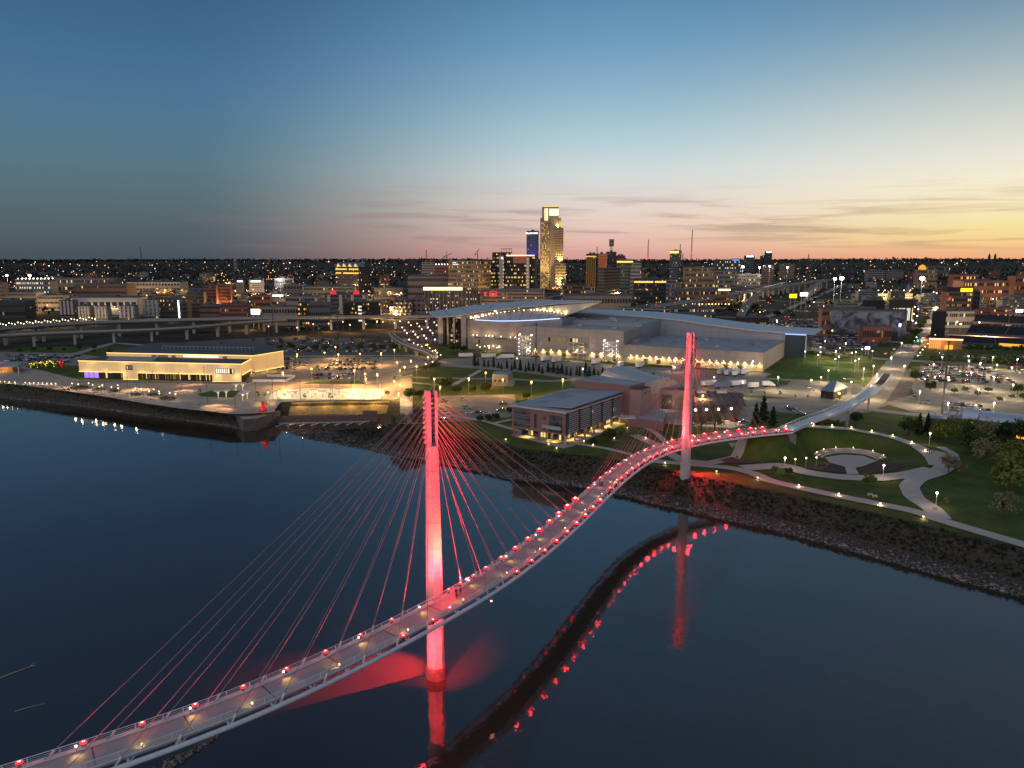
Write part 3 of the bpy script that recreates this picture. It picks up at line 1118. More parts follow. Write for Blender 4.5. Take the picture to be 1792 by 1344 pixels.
def car_row(a, b, where, row, group, fill=0.85, pitch=2.75, yaw=None, stuff=None, world=False):
    """cars nose-in along the line a-b (survey pixels)"""
    A, B_ = (Vector((*a, 8)), Vector((*b, 8))) if world else (P(*a), P(*b))
    d = B_ - A
    n = int(d.length / pitch)
    ang = math.atan2(d.y, d.x) + PI / 2
    k = 0
    for i in range(n):
        if rnd.random() > fill:
            continue
        p = A + d * ((i + 0.5) / n)
        kind, paint = rnd.choice(KINDS), rnd.choice(PNAMES)
        yw = (ang if yaw is None else yaw) + (PI if rnd.random() < .4 else 0) + rnd.uniform(-.03, .03)
        jx = rnd.uniform(-.3, .3)
        if stuff is not None:
            stuff.append((p.x + jx * math.cos(yw), p.y + jx * math.sin(yw), yw, kind, paint))
        else:
            place_car(p.x + jx * math.cos(yw), p.y + jx * math.sin(yw), yw, kind, paint, f'{paint} {dict(sedan="car", suv="tall car", pickup="pickup")[kind]}, {nth(k)} in {row} {where}', group)
        k += 1


FARCARS = []
g_ = 'cars in the lamp-lit museum car park'
wh = 'of the lamp-lit museum car park'
for i, (a, b) in enumerate((((488, 631), (520, 628.5)), ((486, 637), (535, 635)), ((484, 642), (540, 639)), ((484, 647), (520, 646)))):
    car_row(a, b, 'of the amber-lit lot beside the museum end', nth(i) + ' row', g_, .8)
for i, (a, b) in enumerate((((586, 631), (655, 630)), ((580, 635.5), (660, 634.5)), ((574, 640), (658, 639)), ((560, 647), (662, 646)))):
    car_row(a, b, 'of the amber-lit middle lot', nth(i) + ' row', g_, .8)
for i, (a, b) in enumerate((((545, 657.5), (628, 656.5)), ((538, 663.5), (630, 662.5)))):
    car_row(a, b, 'of the amber-lit lot nearest the rink', nth(i) + ' row', g_, .72)
g_ = 'cars in the crowded car park beyond the worksite'
wh = 'of the crowded car park beyond the worksite'
for i in range(7):
    y = 641.5 + i * 4.4
    car_row((1618 - i * 1.5, y - 1.0), (1735 + i * 7, y + 3.2), wh, nth(i) + ' row', g_, .9 if i < 5 else .55)
g_ = 'cars in the lot beside the silver-roofed building'
wh = 'of the lot beside the silver-roofed building'
for i, (a, b) in enumerate((((1595, 697), (1622, 700)), ((1600, 704), (1720, 712)), ((1640, 716), (1755, 722)))):
    car_row(a, b, wh, nth(i) + ' row', g_, .6)
for i, (a, b) in enumerate((((1240, 616), (1300, 622)), ((1230, 655), (1262, 658)), ((1170, 650), (1225, 655)))):
    pass
car_row((1046, 652), (1105, 657), 'of the loading yard', 'the line beyond the conifers', 'cars in the loading yard', .6)
car_row((1120, 655), (1165, 660), 'of the loading yard', 'the line under the near pylon cables', 'cars in the loading yard', .5)
car_row((955, 646), (985, 648), 'of the loading yard', 'the short line behind the conifers', 'cars in the loading yard', .8)
car_row((1376, 712), (1405, 727), 'of the small lot under the bridge end', 'the row', 'cars in the small lot under the bridge end', .9, yaw=R(-20))
# crowded lots farther off: only a mass of car roofs can be made out
for i in range(6):
    car_row((470 - i * 6, 598 + i * 3.4), (690 - i * 3, 598.5 + i * 3.4), '', '', '', .62, stuff=FARCARS)
for i in range(7):
    car_row((1404 - i * .5, 588 + i * 3.6), (1528 - i * 2.5, 588 + i * 3.8), '', '', '', .9, stuff=FARCARS)
for i in range(5):
    car_row((1340, 560 + i * 3), (1440, 559 + i * 3), '', '', '', .9, stuff=FARCARS)
for i in range(4):
    car_row((10, 622 + i * 3.5), (140, 624 + i * 3.6), '', '', '', .5, stuff=FARCARS)
for i in range(3):
    car_row((500, 572 + i * 2.4), (565, 571 + i * 2.4), '', '', '', .8, stuff=FARCARS)
for i in range(4):
    car_row((1640, 621 + i * 3), (1792, 626 + i * 3.3), '', '', '', .75, stuff=FARCARS)
for i in range(3):
    car_row((1760 + 3 * i, 640 + i * 6), (1850, 648 + i * 6), '', '', '', .7, stuff=FARCARS)


def far_cars():
    groups = MB()
    for x, y, yaw, kind, paint in FARCARS:
        (lv, lf), (hv, hf), L_, W_, top, hi = CARM[kind]
        c, s_ = math.cos(yaw), math.sin(yaw)
        z = gz(x, y) + .06
        tr = lambda vs: [(x + v[0] * c - v[1] * s_, y + v[0] * s_ + v[1] * c, z + v[2]) for v in vs]
        groups.add(tr(lv), lf, PAINTS[paint])
        groups.add(tr(hv), hf, CGLASS)
        x0, x1 = hi[1][0], hi[2][0]
        groups.add(tr([(x0, -.65, top + .02), (x1, -.65, top + .02), (x1, .65, top + .02), (x0, .65, top + .02)]), [(0, 1, 2, 3)], PAINTS[paint])
    groups.build('far_car_park_mass', kind='stuff')


far_cars()
# scattered cars in the open lot behind the tall pylon
for px_, py_, yw, kind, paint, lab, lit in (
        (777, 704, 10, 'suv', 'grey', 'dark grey car half hidden behind the pylon head cables', False), (811, 700, 5, 'sedan', 'white', 'white car alone near the far edge of the open lot', False),
        (817, 715, 8, 'suv', 'silver', 'silver sport utility car alone in the middle of the open lot', False), (781, 723, 8, 'suv', 'white', 'white topped sport utility car close beside the near pylon', False),
        (822, 724, 12, 'sedan', 'white', 'white car parked next to a dark red car in the open lot', False), (837, 723, 8, 'sedan', 'maroon', 'dark maroon car parked between two white cars in the open lot', False),
        (852, 725, 8, 'sedan', 'white', 'white car with red tail glow at the row end in the open lot', False), (880, 708, 5, 'sedan', 'red', 'bright red car alone in the open lot', False),
        (877, 719, 188, 'sedan', 'grey', 'grey car with its headlights on beside the brick building', True), (894, 718, 5, 'suv', 'black', 'black sport utility car tucked beside the brick building corner', False),
        (776, 735, 5, 'sedan', 'black', 'black car low in the open lot near the pylon foot', False)):
    p = P(px_, py_)
    detailed_car(p.x, p.y, R(yw), kind, paint, lab, 'cars in the open lot behind the near pylon', lit)
for px_, py_, yw, kind, paint, lab, lit in (
        (1413, 680, 5, 'sedan', 'silver', 'silver car stopped on the road below the great lawn', False), (1419, 684, 8, 'suv', 'white', 'white sport utility car next to a silver car below the lawn', False),
        (1360, 676, 80, 'sedan', 'black', 'black car facing the lawn corner in the yard', False), (1482, 664, 200, 'sedan', 'tan', 'car with glowing lights turning off the avenue by the lawn corner', True),
        (1510, 664, 60, 'sedan', 'white', 'lone white car driving up the avenue', False), (1254, 738, 20, 'suv', 'maroon', 'dark red sport utility car in the lamp-lit service yard', False),
        (1287, 738, 10, 'pickup', 'red', 'red pickup truck in the lamp-lit service yard', False), (1302, 741, 15, 'suv', 'grey', 'grey sport utility car under the pylon cables in the service yard', False),
        (1320, 741, 190, 'sedan', 'black', 'black car at the far end of the service yard', False), (1550, 620, 58, 'suv', 'white', 'car with lit lamps waiting at the avenue crossing', True),
        (1565, 612, 238, 'sedan', 'grey', 'grey car with lit lamps coming down the avenue', True), (1598, 617, 58, 'sedan', 'red', 'red car braking at the avenue crossing', True),
        (1610, 623, 40, 'sedan', 'white', 'white car turning by the stadium gate', True), (1165, 663, 3, 'suv', 'white', 'white van-like car parked alone in the loading yard', False)):
    p = P(px_, py_)
    detailed_car(p.x, p.y, R(yw), kind, paint, lab, None, lit)


# ------------------------------------------------------------------ trailers and trucks in the yard
def trailer(px_, py_, yaw, label, colr=(.75, .75, .74), L_=13.5, cab=None):
    p = P(px_, py_)
    t = thing('box_trailer' if cab is None else 'box_truck', label, 'trailer' if cab is None else 'truck', (0, 0, 0), 'trailers and trucks in the loading yard')
    tm = mat('trailer_skin_%d' % int(colr[0] * 100 + colr[2] * 10), colr, 0.45, var=0.08, scale=0.6)
    b = MB().box((0, 0, 2.55), (L_, 2.55, 2.8))
    for k in range(-5, 6):
        for sy in (-1, 1):
            b.box((k * L_ / 11.5, sy * 1.29, 2.55), (.1, .04, 2.7))
    b.build('cargo_box', tm, t)
    MB().box((-.2, 0, 1.05), (L_ - 1, .9, .24)).build('chassis', DARK_METAL, t)
    for x in (-L_ / 2 + 1.2, -L_ / 2 + 2.4):
        w = MB().tube((x, -1.2, .5), (x, 1.2, .5), .5, .5, 10)
        w.build('wheel_axle', TYRE, t)
    if cab is None:
        MB().box((L_ / 2 - 2.2, 0, .55), (.2, 1.8, 1.0)).build('landing_leg', GALV, t)
    else:
        cm = mat('cab_paint_' + cab, dict(red=(.3, .02, .02), white=(.7, .7, .7), blue=(.02, .05, .2))[cab], .3, var=0)
        c = MB()
        c.add([(L_ / 2 + .4, -1.2, .6), (L_ / 2 + 3.6, -1.2, .6), (L_ / 2 + 3.6, -1.2, 1.7), (L_ / 2 + 2.3, -1.2, 1.9), (L_ / 2 + 1.9, -1.2, 3.0), (L_ / 2 + .4, -1.2, 3.3)] + [(L_ / 2 + .4, 1.2, .6), (L_ / 2 + 3.6, 1.2, .6), (L_ / 2 + 3.6, 1.2, 1.7), (L_ / 2 + 2.3, 1.2, 1.9), (L_ / 2 + 1.9, 1.2, 3.0), (L_ / 2 + .4, 1.2, 3.3)],
              [(0, 1, 2, 3, 4, 5), (11, 10, 9, 8, 7, 6)] + [(i, 6 + i, 6 + (i + 1) % 6, (i + 1) % 6) for i in range(6)])
        c.build('cab', cm, t)
        MB().box((L_ / 2 + 2.12, 0, 2.45), (.4, 2.0, .8)).build('windscreen', CGLASS, t)
        MB().tube((L_ / 2 + 2.6, -1.15, .5), (L_ / 2 + 2.6, 1.15, .5), .5, .5, 10).build('wheel_axle', TYRE, t)
    t.location = (p.x, p.y, 8.04)
    t.rotation_euler = (0, 0, R(yaw))


DOCKY = 60
for a in ((955, 632, DOCKY, 'white trailer backed to the docks under the stair tower', (.75, .75, .74)), (974, 634, DOCKY, 'grey white trailer second along the docks, beside the first stair tower', (.6, .6, .6)),
          (1043, 637, DOCKY, 'white trailer backed to the docks midway between the stair towers', (.78, .78, .77)), (1086, 642, DOCKY, 'short white trailer just under the second stair tower', (.7, .7, .7), 9),
          (1120, 643, DOCKY, 'long white trailer beyond the second stair tower', (.8, .8, .79)), (1184, 648, DOCKY, 'white trailer half behind the far pylon shaft', (.72, .72, .72)),
          (1262, 655, DOCKY, 'grey trailer in the rank near the wall corner, closest to the far pylon', (.5, .5, .5)), (1274, 656, DOCKY, 'pale grey trailer in the middle of the rank near the wall corner', (.62, .62, .62)),
          (1288, 657, DOCKY, 'white trailer in the rank near the wall corner', (.8, .8, .8)), (1240, 676, 25, 'white covered trailer lying across the yard below the rank', (.7, .68, .64), 11),
          (1265, 679, 20, 'blue and white box trailer parked in front of the rank', (.12, .14, .3), 12), (1290, 676, 28, 'tall white trailer beside the blue box trailer', (.75, .74, .7)),
          (1318, 680, 25, 'small white trailer at the yard end beside the tall one', (.7, .7, .68), 7)):
    trailer(*a)
for a in ((1303, 655, DOCKY, 'white semi truck with white cab beside the dock wall corner', (.8, .8, .8), 12, 'white'), (855, 627, 20, 'white truck with a red cab in front of the arena', (.75, .75, .72), 12, 'red'),
          (888, 628, 185, 'white truck with a white cab in front of the arena docks', (.75, .75, .72), 11, 'white'), (815, 626, 8, 'white coach-like truck beside the ramp foot of the arena', (.7, .7, .68), 12, 'blue'),
          (1340, 677, 10, 'small white box truck alone on the yard road', (.72, .72, .7), 5, 'white')):
    trailer(*a)


# ------------------------------------------------------------------ buildings: common pieces
GLASSD = mat('dark_window_glass', (0.02, 0.025, 0.032), 0.08, var=0)
GLASSB = mat('blue_window_glass', (0.04, 0.06, 0.08), 0.06, var=0)
LITW = emit('lit_window_warm', (255, 214, 140), 1.05)
LITD = emit('lit_window_dim', (225, 180, 105), 0.32)
LITC = emit('lit_window_cool', (240, 240, 225), 1.1)
ROOFG = mat('grey_roof_membrane', (0.29, 0.3, 0.31), 0.8, var=0.28, scale=0.1)
ROOFD = mat('dark_flat_roof', (0.07, 0.072, 0.078), 0.9, var=0.25, scale=0.1)
PANELW = mat('pale_metal_panel', (0.5, 0.49, 0.48), 0.5, var=0.05, scale=0.05)
BLACKM = mat('black_void', (0.008, 0.008, 0.009), 0.9, var=0)


def band(parent, p, q, z0, z1, cols, lit, name='window_band', out=0.12, gap=0.28, mats=None, lits=None, glass=None, seed=None):
    """one storey of panes between two wall points, each pane lit or dark"""
    r = random.Random(seed) if seed is not None else rnd
    p, q = Vector((p[0], p[1], 0)), Vector((q[0], q[1], 0))
    d = q - p
    nrm = Vector((d.y, -d.x, 0)).normalized() * out
    mb = MB()
    lits = lits or (LITW, LITD, LITD)
    for i in range(cols):
        a = p + d * ((i + gap / 2) / cols) + nrm
        b = p + d * ((i + 1 - gap / 2) / cols) + nrm
        mb.add([(a.x, a.y, z0), (b.x, b.y, z0), (b.x, b.y, z1), (a.x, a.y, z1)], [(0, 1, 2, 3)], r.choice(lits) if r.random() < lit else (glass or GLASSD))
    return mb.build(name, None, parent)


def slab_roof(parent, poly, z, m=None, inset=0.6, h=0.5, name='roof'):
    c = Vector((sum(p[0] for p in poly) / len(poly), sum(p[1] for p in poly) / len(poly)))
    ins = []
    for p in poly:
        v = Vector((p[0], p[1])) - c
        ins.append(c + v * (1 - min(.5, inset / max(v.length, .1))))
    return MB().prism([(p.x, p.y) for p in ins], z + .01, z + h).build(name, m or ROOFD, parent)


def text_part(words_, size, m, parent, loc, yaw, name='lettering', align='CENTER'):
    cu = bpy.data.curves.new('lettering', 'FONT')
    cu.body, cu.size, cu.align_x, cu.extrude = words_, size, align, 0.06
    to = bpy.data.objects.new('lettering_source', cu)
    COL.objects.link(to)
    dg = bpy.context.evaluated_depsgraph_get()
    me = bpy.data.meshes.new_from_object(to.evaluated_get(dg))
    bpy.data.objects.remove(to)
    me.materials.clear()
    me.materials.append(m)
    o = bpy.data.objects.new(name, me)
    COL.objects.link(o)
    off = Vector((0, 0, 0))
    q = parent
    while q is not None:
        off += q.location
        q = q.parent
    o.parent = parent
    o.location = Vector(loc) - off
    o.rotation_euler = (PI / 2, 0, yaw)
    return o


# ------------------------------------------------------------------ arena and convention hall share one grid
def AB(a, b, z=None):
    x, y = 187 - .876 * a + .483 * b, 542 + .483 * a + .876 * b
    return (x, y) if z is None else Vector((x, y, z))


YAW_AB = math.atan2(-.483, .876)
WALLC = mat('pale_wall_panels', (0.26, 0.237, 0.225), 0.6, var=0.14, scale=0.12)
WALLB = mat('grey_blue_wall_panels', (0.25, 0.265, 0.3), 0.55, var=0.05, scale=0.04)


panel_seams(WALLC, 7.0, 4.3)
panel_seams(WALLB, 7.0, 4.3)
panel_seams(ROOFG, 11.0, 0, .8)


def prism_ab(pts, z0, z1, m=None, top=None):
    return MB().prism([AB(*p) for p in pts], z0, z1, m, top)


def convention():
    t = thing('convention_hall', 'vast pale grey exhibition hall with stepped flat roofs and a lamp-lit loading dock wall', 'exhibition hall', AB(60, 40, 8))
    prism_ab([(0, 0), (109.9, 0), (109.9, 97), (0, 97)], 8, 21.5, WALLC, ROOFG).build('low_wing', None, t)
    prism_ab([(110, 0), (209, 0), (209, 45), (110, 45)], 8, 32.6, WALLC, ROOFG).build('front_block', None, t)
    prism_ab([(110, 45.05), (190, 45.05), (190, 96.9), (110, 96.9)], 8, 35.6, WALLB, ROOFG).build('rear_block', None, t)
    prism_ab([(110, 20), (110, 44.9), (104, 44.9), (104, 20)], 21.6, 24.5, WALLB).build('roof_duct_house', None, t)
    # parapets as thin raised rims
    for a0, b0, a1, b1, z in ((0, 0, 110, 0, 21.5), (0, 0, 0, 97, 21.5), (110, 0, 209, 0, 32.6), (110, 0, 110, 45, 32.6)):
        MB().beam(AB(a0, b0, z + .3), AB(a1, b1, z + .3), .6, .7).build('parapet', WALLC, t)
    # long swept concourse roof along the back, rising away from the glass lobby
    prof = [(-24, 28.6, .2), (0, 29.2, 1.0), (30, 30.4, 1.2), (60, 33, 1.4), (95, 36.8, 1.4), (130, 38.8, 1.4), (170, 39.4, 1.4), (205, 39.0, 1.4)]
    mb = MB()
    vs = []
    for a, z, th in prof:
        for b in (93 if a < 0 else 95.5, 152):
            vs += [AB(a, b, z), AB(a, b, z - th)]
    fs = []
    for i in range(len(prof) - 1):
        k = i * 4
        fs += [(k, k + 4, k + 6, k + 2), (k + 1, k + 3, k + 7, k + 5), (k, k + 1, k + 5, k + 4), (k + 2, k + 6, k + 7, k + 3)]
    fs += [(0, 2, 3, 1), tuple(len(prof) * 4 - 4 + j for j in (0, 1, 3, 2))]
    mb.add(vs, fs)
    mb.build('swept_roof', mat('blue_grey_metal_roof', (0.36, 0.4, 0.45), 0.5, var=0.06, scale=0.05), t)
    cw = MB()
    for i in range(1, len(prof) - 1):
        (a0, z0, h0), (a1, z1, h1) = prof[i], prof[i + 1]
        p, q = AB(a0, 97.3, 8), AB(a1, 97.3, 8)
        cw.add([(p.x, p.y, 8), (q.x, q.y, 8), (q.x, q.y, z1 - h1 - .02), (p.x, p.y, z0 - h0 - .02)], [(3, 2, 1, 0)])
    cw.build('concourse_wall', WALLB, t)
    prism_ab([(1, 97.5), (200, 97.5), (200, 150), (1, 150)], 8, 27.5, WALLB).build('concourse', None, t)
    MB().beam(AB(2, 96.9, 24.2), AB(104, 96.9, 24.2), 2.0, 5.2).build('gutter_house', WALLB, t)
    # glass lobby under the low end of the swept roof
    g = prism_ab([(-16, 99), (.8, 99), (.8, 148), (-16, 148)], 8, 27.0, GLASSB)
    lb = g.build('glass_lobby', None, t)
    for k in range(6):
        p, q = AB(-16.05, 100 + k * 9.4), AB(-16.05, 107 + k * 9.4)
        band(lb, AB(-16 + k * 2.8, 99), AB(-13.5 + k * 2.8, 99), 9, 25, 2, .6, 'lobby_window', .1)
    MB().beam(AB(-16.5, 98.5, 27.4), AB(1, 98.5, 27.4), .3, .7).build('light_strip', emit('blue_light_strip', (120, 150, 255), 3.0), lb)
    MB().beam(AB(-16.7, 97.5, 8), AB(-16.7, 97.5, 27.2), .9, .9).build('corner_post', WALLB, lb)
    # loading doors and their lamps
    n = 0
    for a in [2.5 + 5.3 * k for k in range(20)] + [114 + 7.6 * k for k in range(12)]:
        p = AB(a, -.62, 14.2)
        lamp = MB().tube(AB(a, -.05, 14.5), p, .12, .12, 5).build('dock_lamp', DARK_METAL, t)
        MB().ball(p + Vector((0, 0, -.25)), .38, 6, 4).build('lens', WARM_CORE, lamp)
        spot_lamp('dock_lamp_glow', AB(a, -1.5, 14.0), AB(a, .6, 8), (1, .62, .2), 4800, lamp, 122, 1, .2)
    for a in [6 + 10.6 * k for k in range(10)] + [118 + 15 * k for k in range(6)]:
        MB().beam(AB(a - 1.7, -.06, 9.9), AB(a + 1.7, -.06, 9.9), .12, 3.6).build('loading_door', DARK_METAL if n % 3 else CONC_DARK, t)
        n += 1
    MB().beam(AB(112, -.5, 15.2), AB(196, -.5, 15.2), 1.0, .35).build('dock_canopy', WALLC, t)
    # office windows high in the front block
    for k, a in enumerate((200, 177, 165.5, 154)):
        band(t, AB(a + 4, 0), AB(a - 4, 0), 21.2, 24.8, 3, .75 if k else .4, 'office_window', .1)
    # rooftop plant
    for k, (a, b, w, z) in enumerate([(20, 50, 5, 21.5), (60, 70, 4, 21.5), (80, 40, 3, 21.5), (40, 25, 3, 21.5), (125, 70, 5, 35.6), (150, 80, 6, 35.6), (170, 60, 5, 35.6), (140, 60, 4, 35.6), (182, 80, 5, 35.6), (125, 20, 4, 32.6), (190, 30, 5, 32.6), (160, 28, 4, 32.6), (200, 18, 4, 32.6)]):
        p = AB(a, b, z + .8)
        MB().box(p, (w, w * .6, 1.5), None, YAW_AB).build('roof_unit', GALV if k % 2 else CONC_DARK, t)
    # outdoor emergency stair towers standing against the dock wall
    for nm, a, hh in (('tall white lattice stair tower with lit landings, beside the office windows', 196, 18), ('tall white lattice stair tower with lit landings, at the step between high and low hall', 118, 17)):
        s = thing('stair_tower', nm, 'stair tower', AB(a, -7, 8), 'lattice stair towers on the loading yard')
        for da in (-5.5, -2, 2, 5.5):
            for db in (-9, -5):
                MB().beam(AB(a + da, db, 8), AB(a + da, db, 8 + hh), .28, .28).build('post', WHITE_STEEL, s)
        for k in range(1, 6):
            z = 8 + k * hh / 5.4
            pl = MB()
            pl.beam(AB(a - 5.6, -7, z), AB(a + 5.6, -7, z), 4.2, .16)
            pl.beam(AB(a - 5.6, -9, z + 1.1), AB(a + 5.6, -9, z + 1.1), .1, .1)
            lp = pl.build('landing', WHITE_STEEL, s)
            f = MB()
            sgn = 1 if k % 2 else -1
            f.beam(AB(a - 4.6 * sgn, -8.2, z - hh / 5.4), AB(a + 4.6 * sgn, -8.2, z), .9, .2)
            f.build('stair_flight', WHITE_STEEL, s)
            for da in (-5.6, 5.6):
                MB().ball(AB(a + da, -9.2, z + 1.6), .3, 6, 4).build('landing_lamp', WHITE_CORE, s)
        for da in (-5.6, 5.6):
            MB().ball(AB(a + da, -7, 8 + hh + .6), .55, 6, 4).build('top_lamp', WHITE_CORE, s)
        point_lamp('landing_glow', AB(a - 3, -11, 16), (1, .85, .65), 900, s, .4)
        point_lamp('landing_glow', AB(a + 3, -11, 22), (1, .85, .65), 900, s, .4)
    s = thing('scaffold_frame', 'open grey steel frame with platforms fixed to the dock wall between the stair towers', 'frame', AB(150, -4, 8))
    for da in (-7, -2.3, 2.3, 7):
        MB().beam(AB(150 + da, -5, 8), AB(150 + da, -5, 22), .4, .4).build('post', GALV, s)
    for z in (13, 16, 19, 21.8):
        MB().beam(AB(142.6, -3, z), AB(157.4, -3, z), 4.4, .3).build('platform', GALV, s)


convention()


def arena():
    t = thing('arena', 'pale arena with a huge upswept wedge roof and a curved row of lamps under it', 'arena', AB(260, 70, 8))
    prism_ab([(176, 23.1), (209.1, 23.1), (240, 23.1), (276, 23.1), (276, 40), (240, 40), (209.1, 50), (176, 52)], 8, [39.2, 36.2, 34.2, 34.4, 34.3, 34, 36, 38.6], WALLC, ROOFG).build('front_wall', None, t)
    prism_ab([(190, 72.1), (276, 72.1), (280, 100), (300, 140), (210, 140), (190, 100)], 8, 36, WALLC, ROOFG).build('bowl_wall', None, t)
    # angled entrance end: fin walls with glass between
    for a, b, w in ((278, 23, 4.5), (293, 29.5, 1.6), (304, 35, 1.6), (318, 43, 5)):
        p = AB(a, b, 22.5)
        MB().box(p, (w, 9, 29), None, YAW_AB + R(24)).build('fin_wall', WALLC, t)
    MB().prism([AB(281, 29), AB(316, 47), AB(312, 70), AB(278, 60)], 8, 35, GLASSB).build('entrance_glass', None, t)
    for k in range(5):
        band(t, AB(306, 37.6), AB(287, 28.3), 11 + k * 5, 13.4 + k * 5, 7, .25 if k else .6, 'entrance_window', .35)
    # the wedge roof
    def L3(pts, s):
        k = s * (len(pts) - 1)
        i = min(int(k), len(pts) - 2)
        f = k - i
        return AB(*[pts[i][j] * (1 - f) + pts[i + 1][j] * f for j in range(3)])
    near = [(303, 12, 36.6), (285, 19, 37.7), (267, 25, 41.4), (245, 32, 44.8), (220, 40, 47.6), (188, 51, 50.9), (155, 63, 53.2)]
    far = [(331, 40, 39.0), (326, 68, 40.3), (318, 95, 42.3), (290, 150, 45.2), (250, 160, 47.2), (205, 120, 50.2), (157, 68, 53.0)]
    nn = 28
    vs = []
    for i in range(nn + 1):
        a, b = L3(near, i / nn), L3(far, i / nn)
        vs += [a, b, a + Vector((0, 0, -.7)), b + Vector((0, 0, -.7))]
    fs = []
    for i in range(nn):
        k = i * 4
        fs += [(k, k + 4, k + 5, k + 1), (k + 2, k + 3, k + 7, k + 6), (k, k + 2, k + 6, k + 4), (k + 1, k + 5, k + 7, k + 3)]
    fs += [(0, 1, 3, 2), tuple(nn * 4 + j for j in (0, 2, 3, 1))]
    rf = MB().add(vs, [f[::-1] for f in fs]).build('wedge_roof', mat('arena_roof', (0.42, 0.43, 0.44), 0.6, var=0.06, scale=0.06), t)
    for s in (.12, .27, .42, .57, .72):
        MB().beam(L3(near, s) + Vector((0, 0, .12)), L3(far, s) + Vector((0, 0, .12)), .5, .12).build('roof_seam', CONC_DARK, rf)
    # upper wall leaning back under the roof edge
    foot = [(276, 27, 34.6), (267, 30, 35.6), (254, 34, 39.2), (240, 39, 41.8), (222, 45, 43.5), (211, 48, 43.2), (199, 52, 42.1), (186, 57, 39.4)]
    uw = MB()
    vs = []
    top = [(288, 20, 35.6), (267, 26.5, 39.7), (245, 33.5, 42.8), (220, 41.5, 45.5), (188, 52.5, 49.2), (156, 64, 52.0)]
    for i in range(nn + 1):
        vs += [L3(top, i / nn), L3(foot, i / nn)]
    uw.add(vs, [(2 * i, 2 * i + 1, 2 * i + 3, 2 * i + 2) for i in range(nn)])
    uw.build('upper_wall', mat('warm_white_soffit', (0.62, 0.58, 0.5), 0.6, var=0.03), t)
    # metal vault between the front wall and the arc of lamps
    base = [(266, 23.3), (176, 23.3)]
    va = MB()
    vs = []
    for i in range(nn + 1):
        s = i / nn
        f = L3(foot, .04 + .95 * s)
        b = AB(266 + (178 - 266) * s, 23.2, float(np.interp(s, [0, .27, .5, .77, 1], [34.6, 34.4, 35.3, 37.2, 39.3])))
        m = (f + b) / 2 + Vector((0, 0, 1.0 * math.sin(s * PI)))
        vs += [f + Vector((0, 0, -.25)), m, b]
    fs = []
    for i in range(nn):
        k = i * 3
        fs += [(k, k + 1, k + 4, k + 3), (k + 1, k + 2, k + 5, k + 4)]
    vm = va.add(vs, fs).build('vault_roof', mat('vault_metal', (0.36, 0.38, 0.4), 0.45, var=0.05, scale=0.1), t)
    for i in range(3, nn, 3):
        MB().path_tube([vs[i * 3] + Vector((0, 0, .1)), vs[i * 3 + 1] + Vector((0, 0, .12)), vs[i * 3 + 2] + Vector((0, 0, .1))], .16, 4).build('seam', DARK_METAL, vm)
    MB().path_tube([vs[i * 3 + 2] + Vector((-.15, -.3, .0)) for i in range(nn + 1)], .28, 5).build('light_strip', emit('white_blue_strip', (175, 195, 255), 2.6), t)
    for i in range(27):
        f = L3(foot, .05 + .93 * i / 26)
        l_ = MB().tube(f + Vector((-.2, -.7, -.3)), f + Vector((-.2, -.7, .3)), .18, .18, 5).build('arc_lamp', DARK_METAL, t)
        MB().ball(f + Vector((-.3, -.9, .7)), .48, 6, 4).build('lens', WARM_CORE, l_)
        if i % 2 == 0:
            spot_lamp('arc_lamp_glow', f + Vector((-.4, -1.6, .6)), f + Vector((.4, .8, 4.5)), (1, .7, .3), 1500, l_, 130, .9, .3)
    # low annexe with a row of lamps on its roof
    prism_ab([(213, 8), (268, 14), (272, 22.9), (213, 22.9)], 8, 19, mat('taupe_panel', (0.24, 0.21, 0.19), .7, var=.06), ROOFD).build('annexe', None, t)
    band(t, AB(262, 13.2), AB(254, 12.4), 14, 17.4, 4, .5, 'annexe_window', .2)
    for k, (a, q) in enumerate(((266, 1), (262, 1), (252, 1), (249, 1), (245, 1), (236, 1), (226, 1), (221, 1), (217, 1))):
        l_ = MB().tube(AB(a, 20, 19), AB(a, 20, 20.3), .1, .1, 5).build('roof_lamp', DARK_METAL, t)
        MB().ball(AB(a, 20, 20.6), .5, 6, 4).build('lens', WARM_CORE, l_)
        if k % 2 == 0:
            point_lamp('roof_lamp_glow', AB(a, 19, 21), (1, .62, .28), 900, l_, .3)
    for a in (243, 232):
        MB().ball(AB(a, 9.3, 12.5), .8, 7, 5).build('door_lamp', WARM_CORE, t)
        spot_lamp('door_lamp_glow', AB(a, 8, 13), AB(a, 6, 8), (1, .65, .25), 3000, t, 140, .8, .3)
    # floods on the entrance fins and under the roof tip
    for a, b, z in ((283, 15, 9), (298, 22, 9), (312, 30, 9)):
        spot_lamp('fin_uplight', AB(a, b, z), AB(a + 2, b + 8, 34), (1, .72, .33), 14000, t, 70, .8, .3)
    spot_lamp('soffit_uplight', AB(172, 54, 37.5), AB(160, 64, 50), (1, .72, .35), 2200, t, 110, .9, .3)


arena()


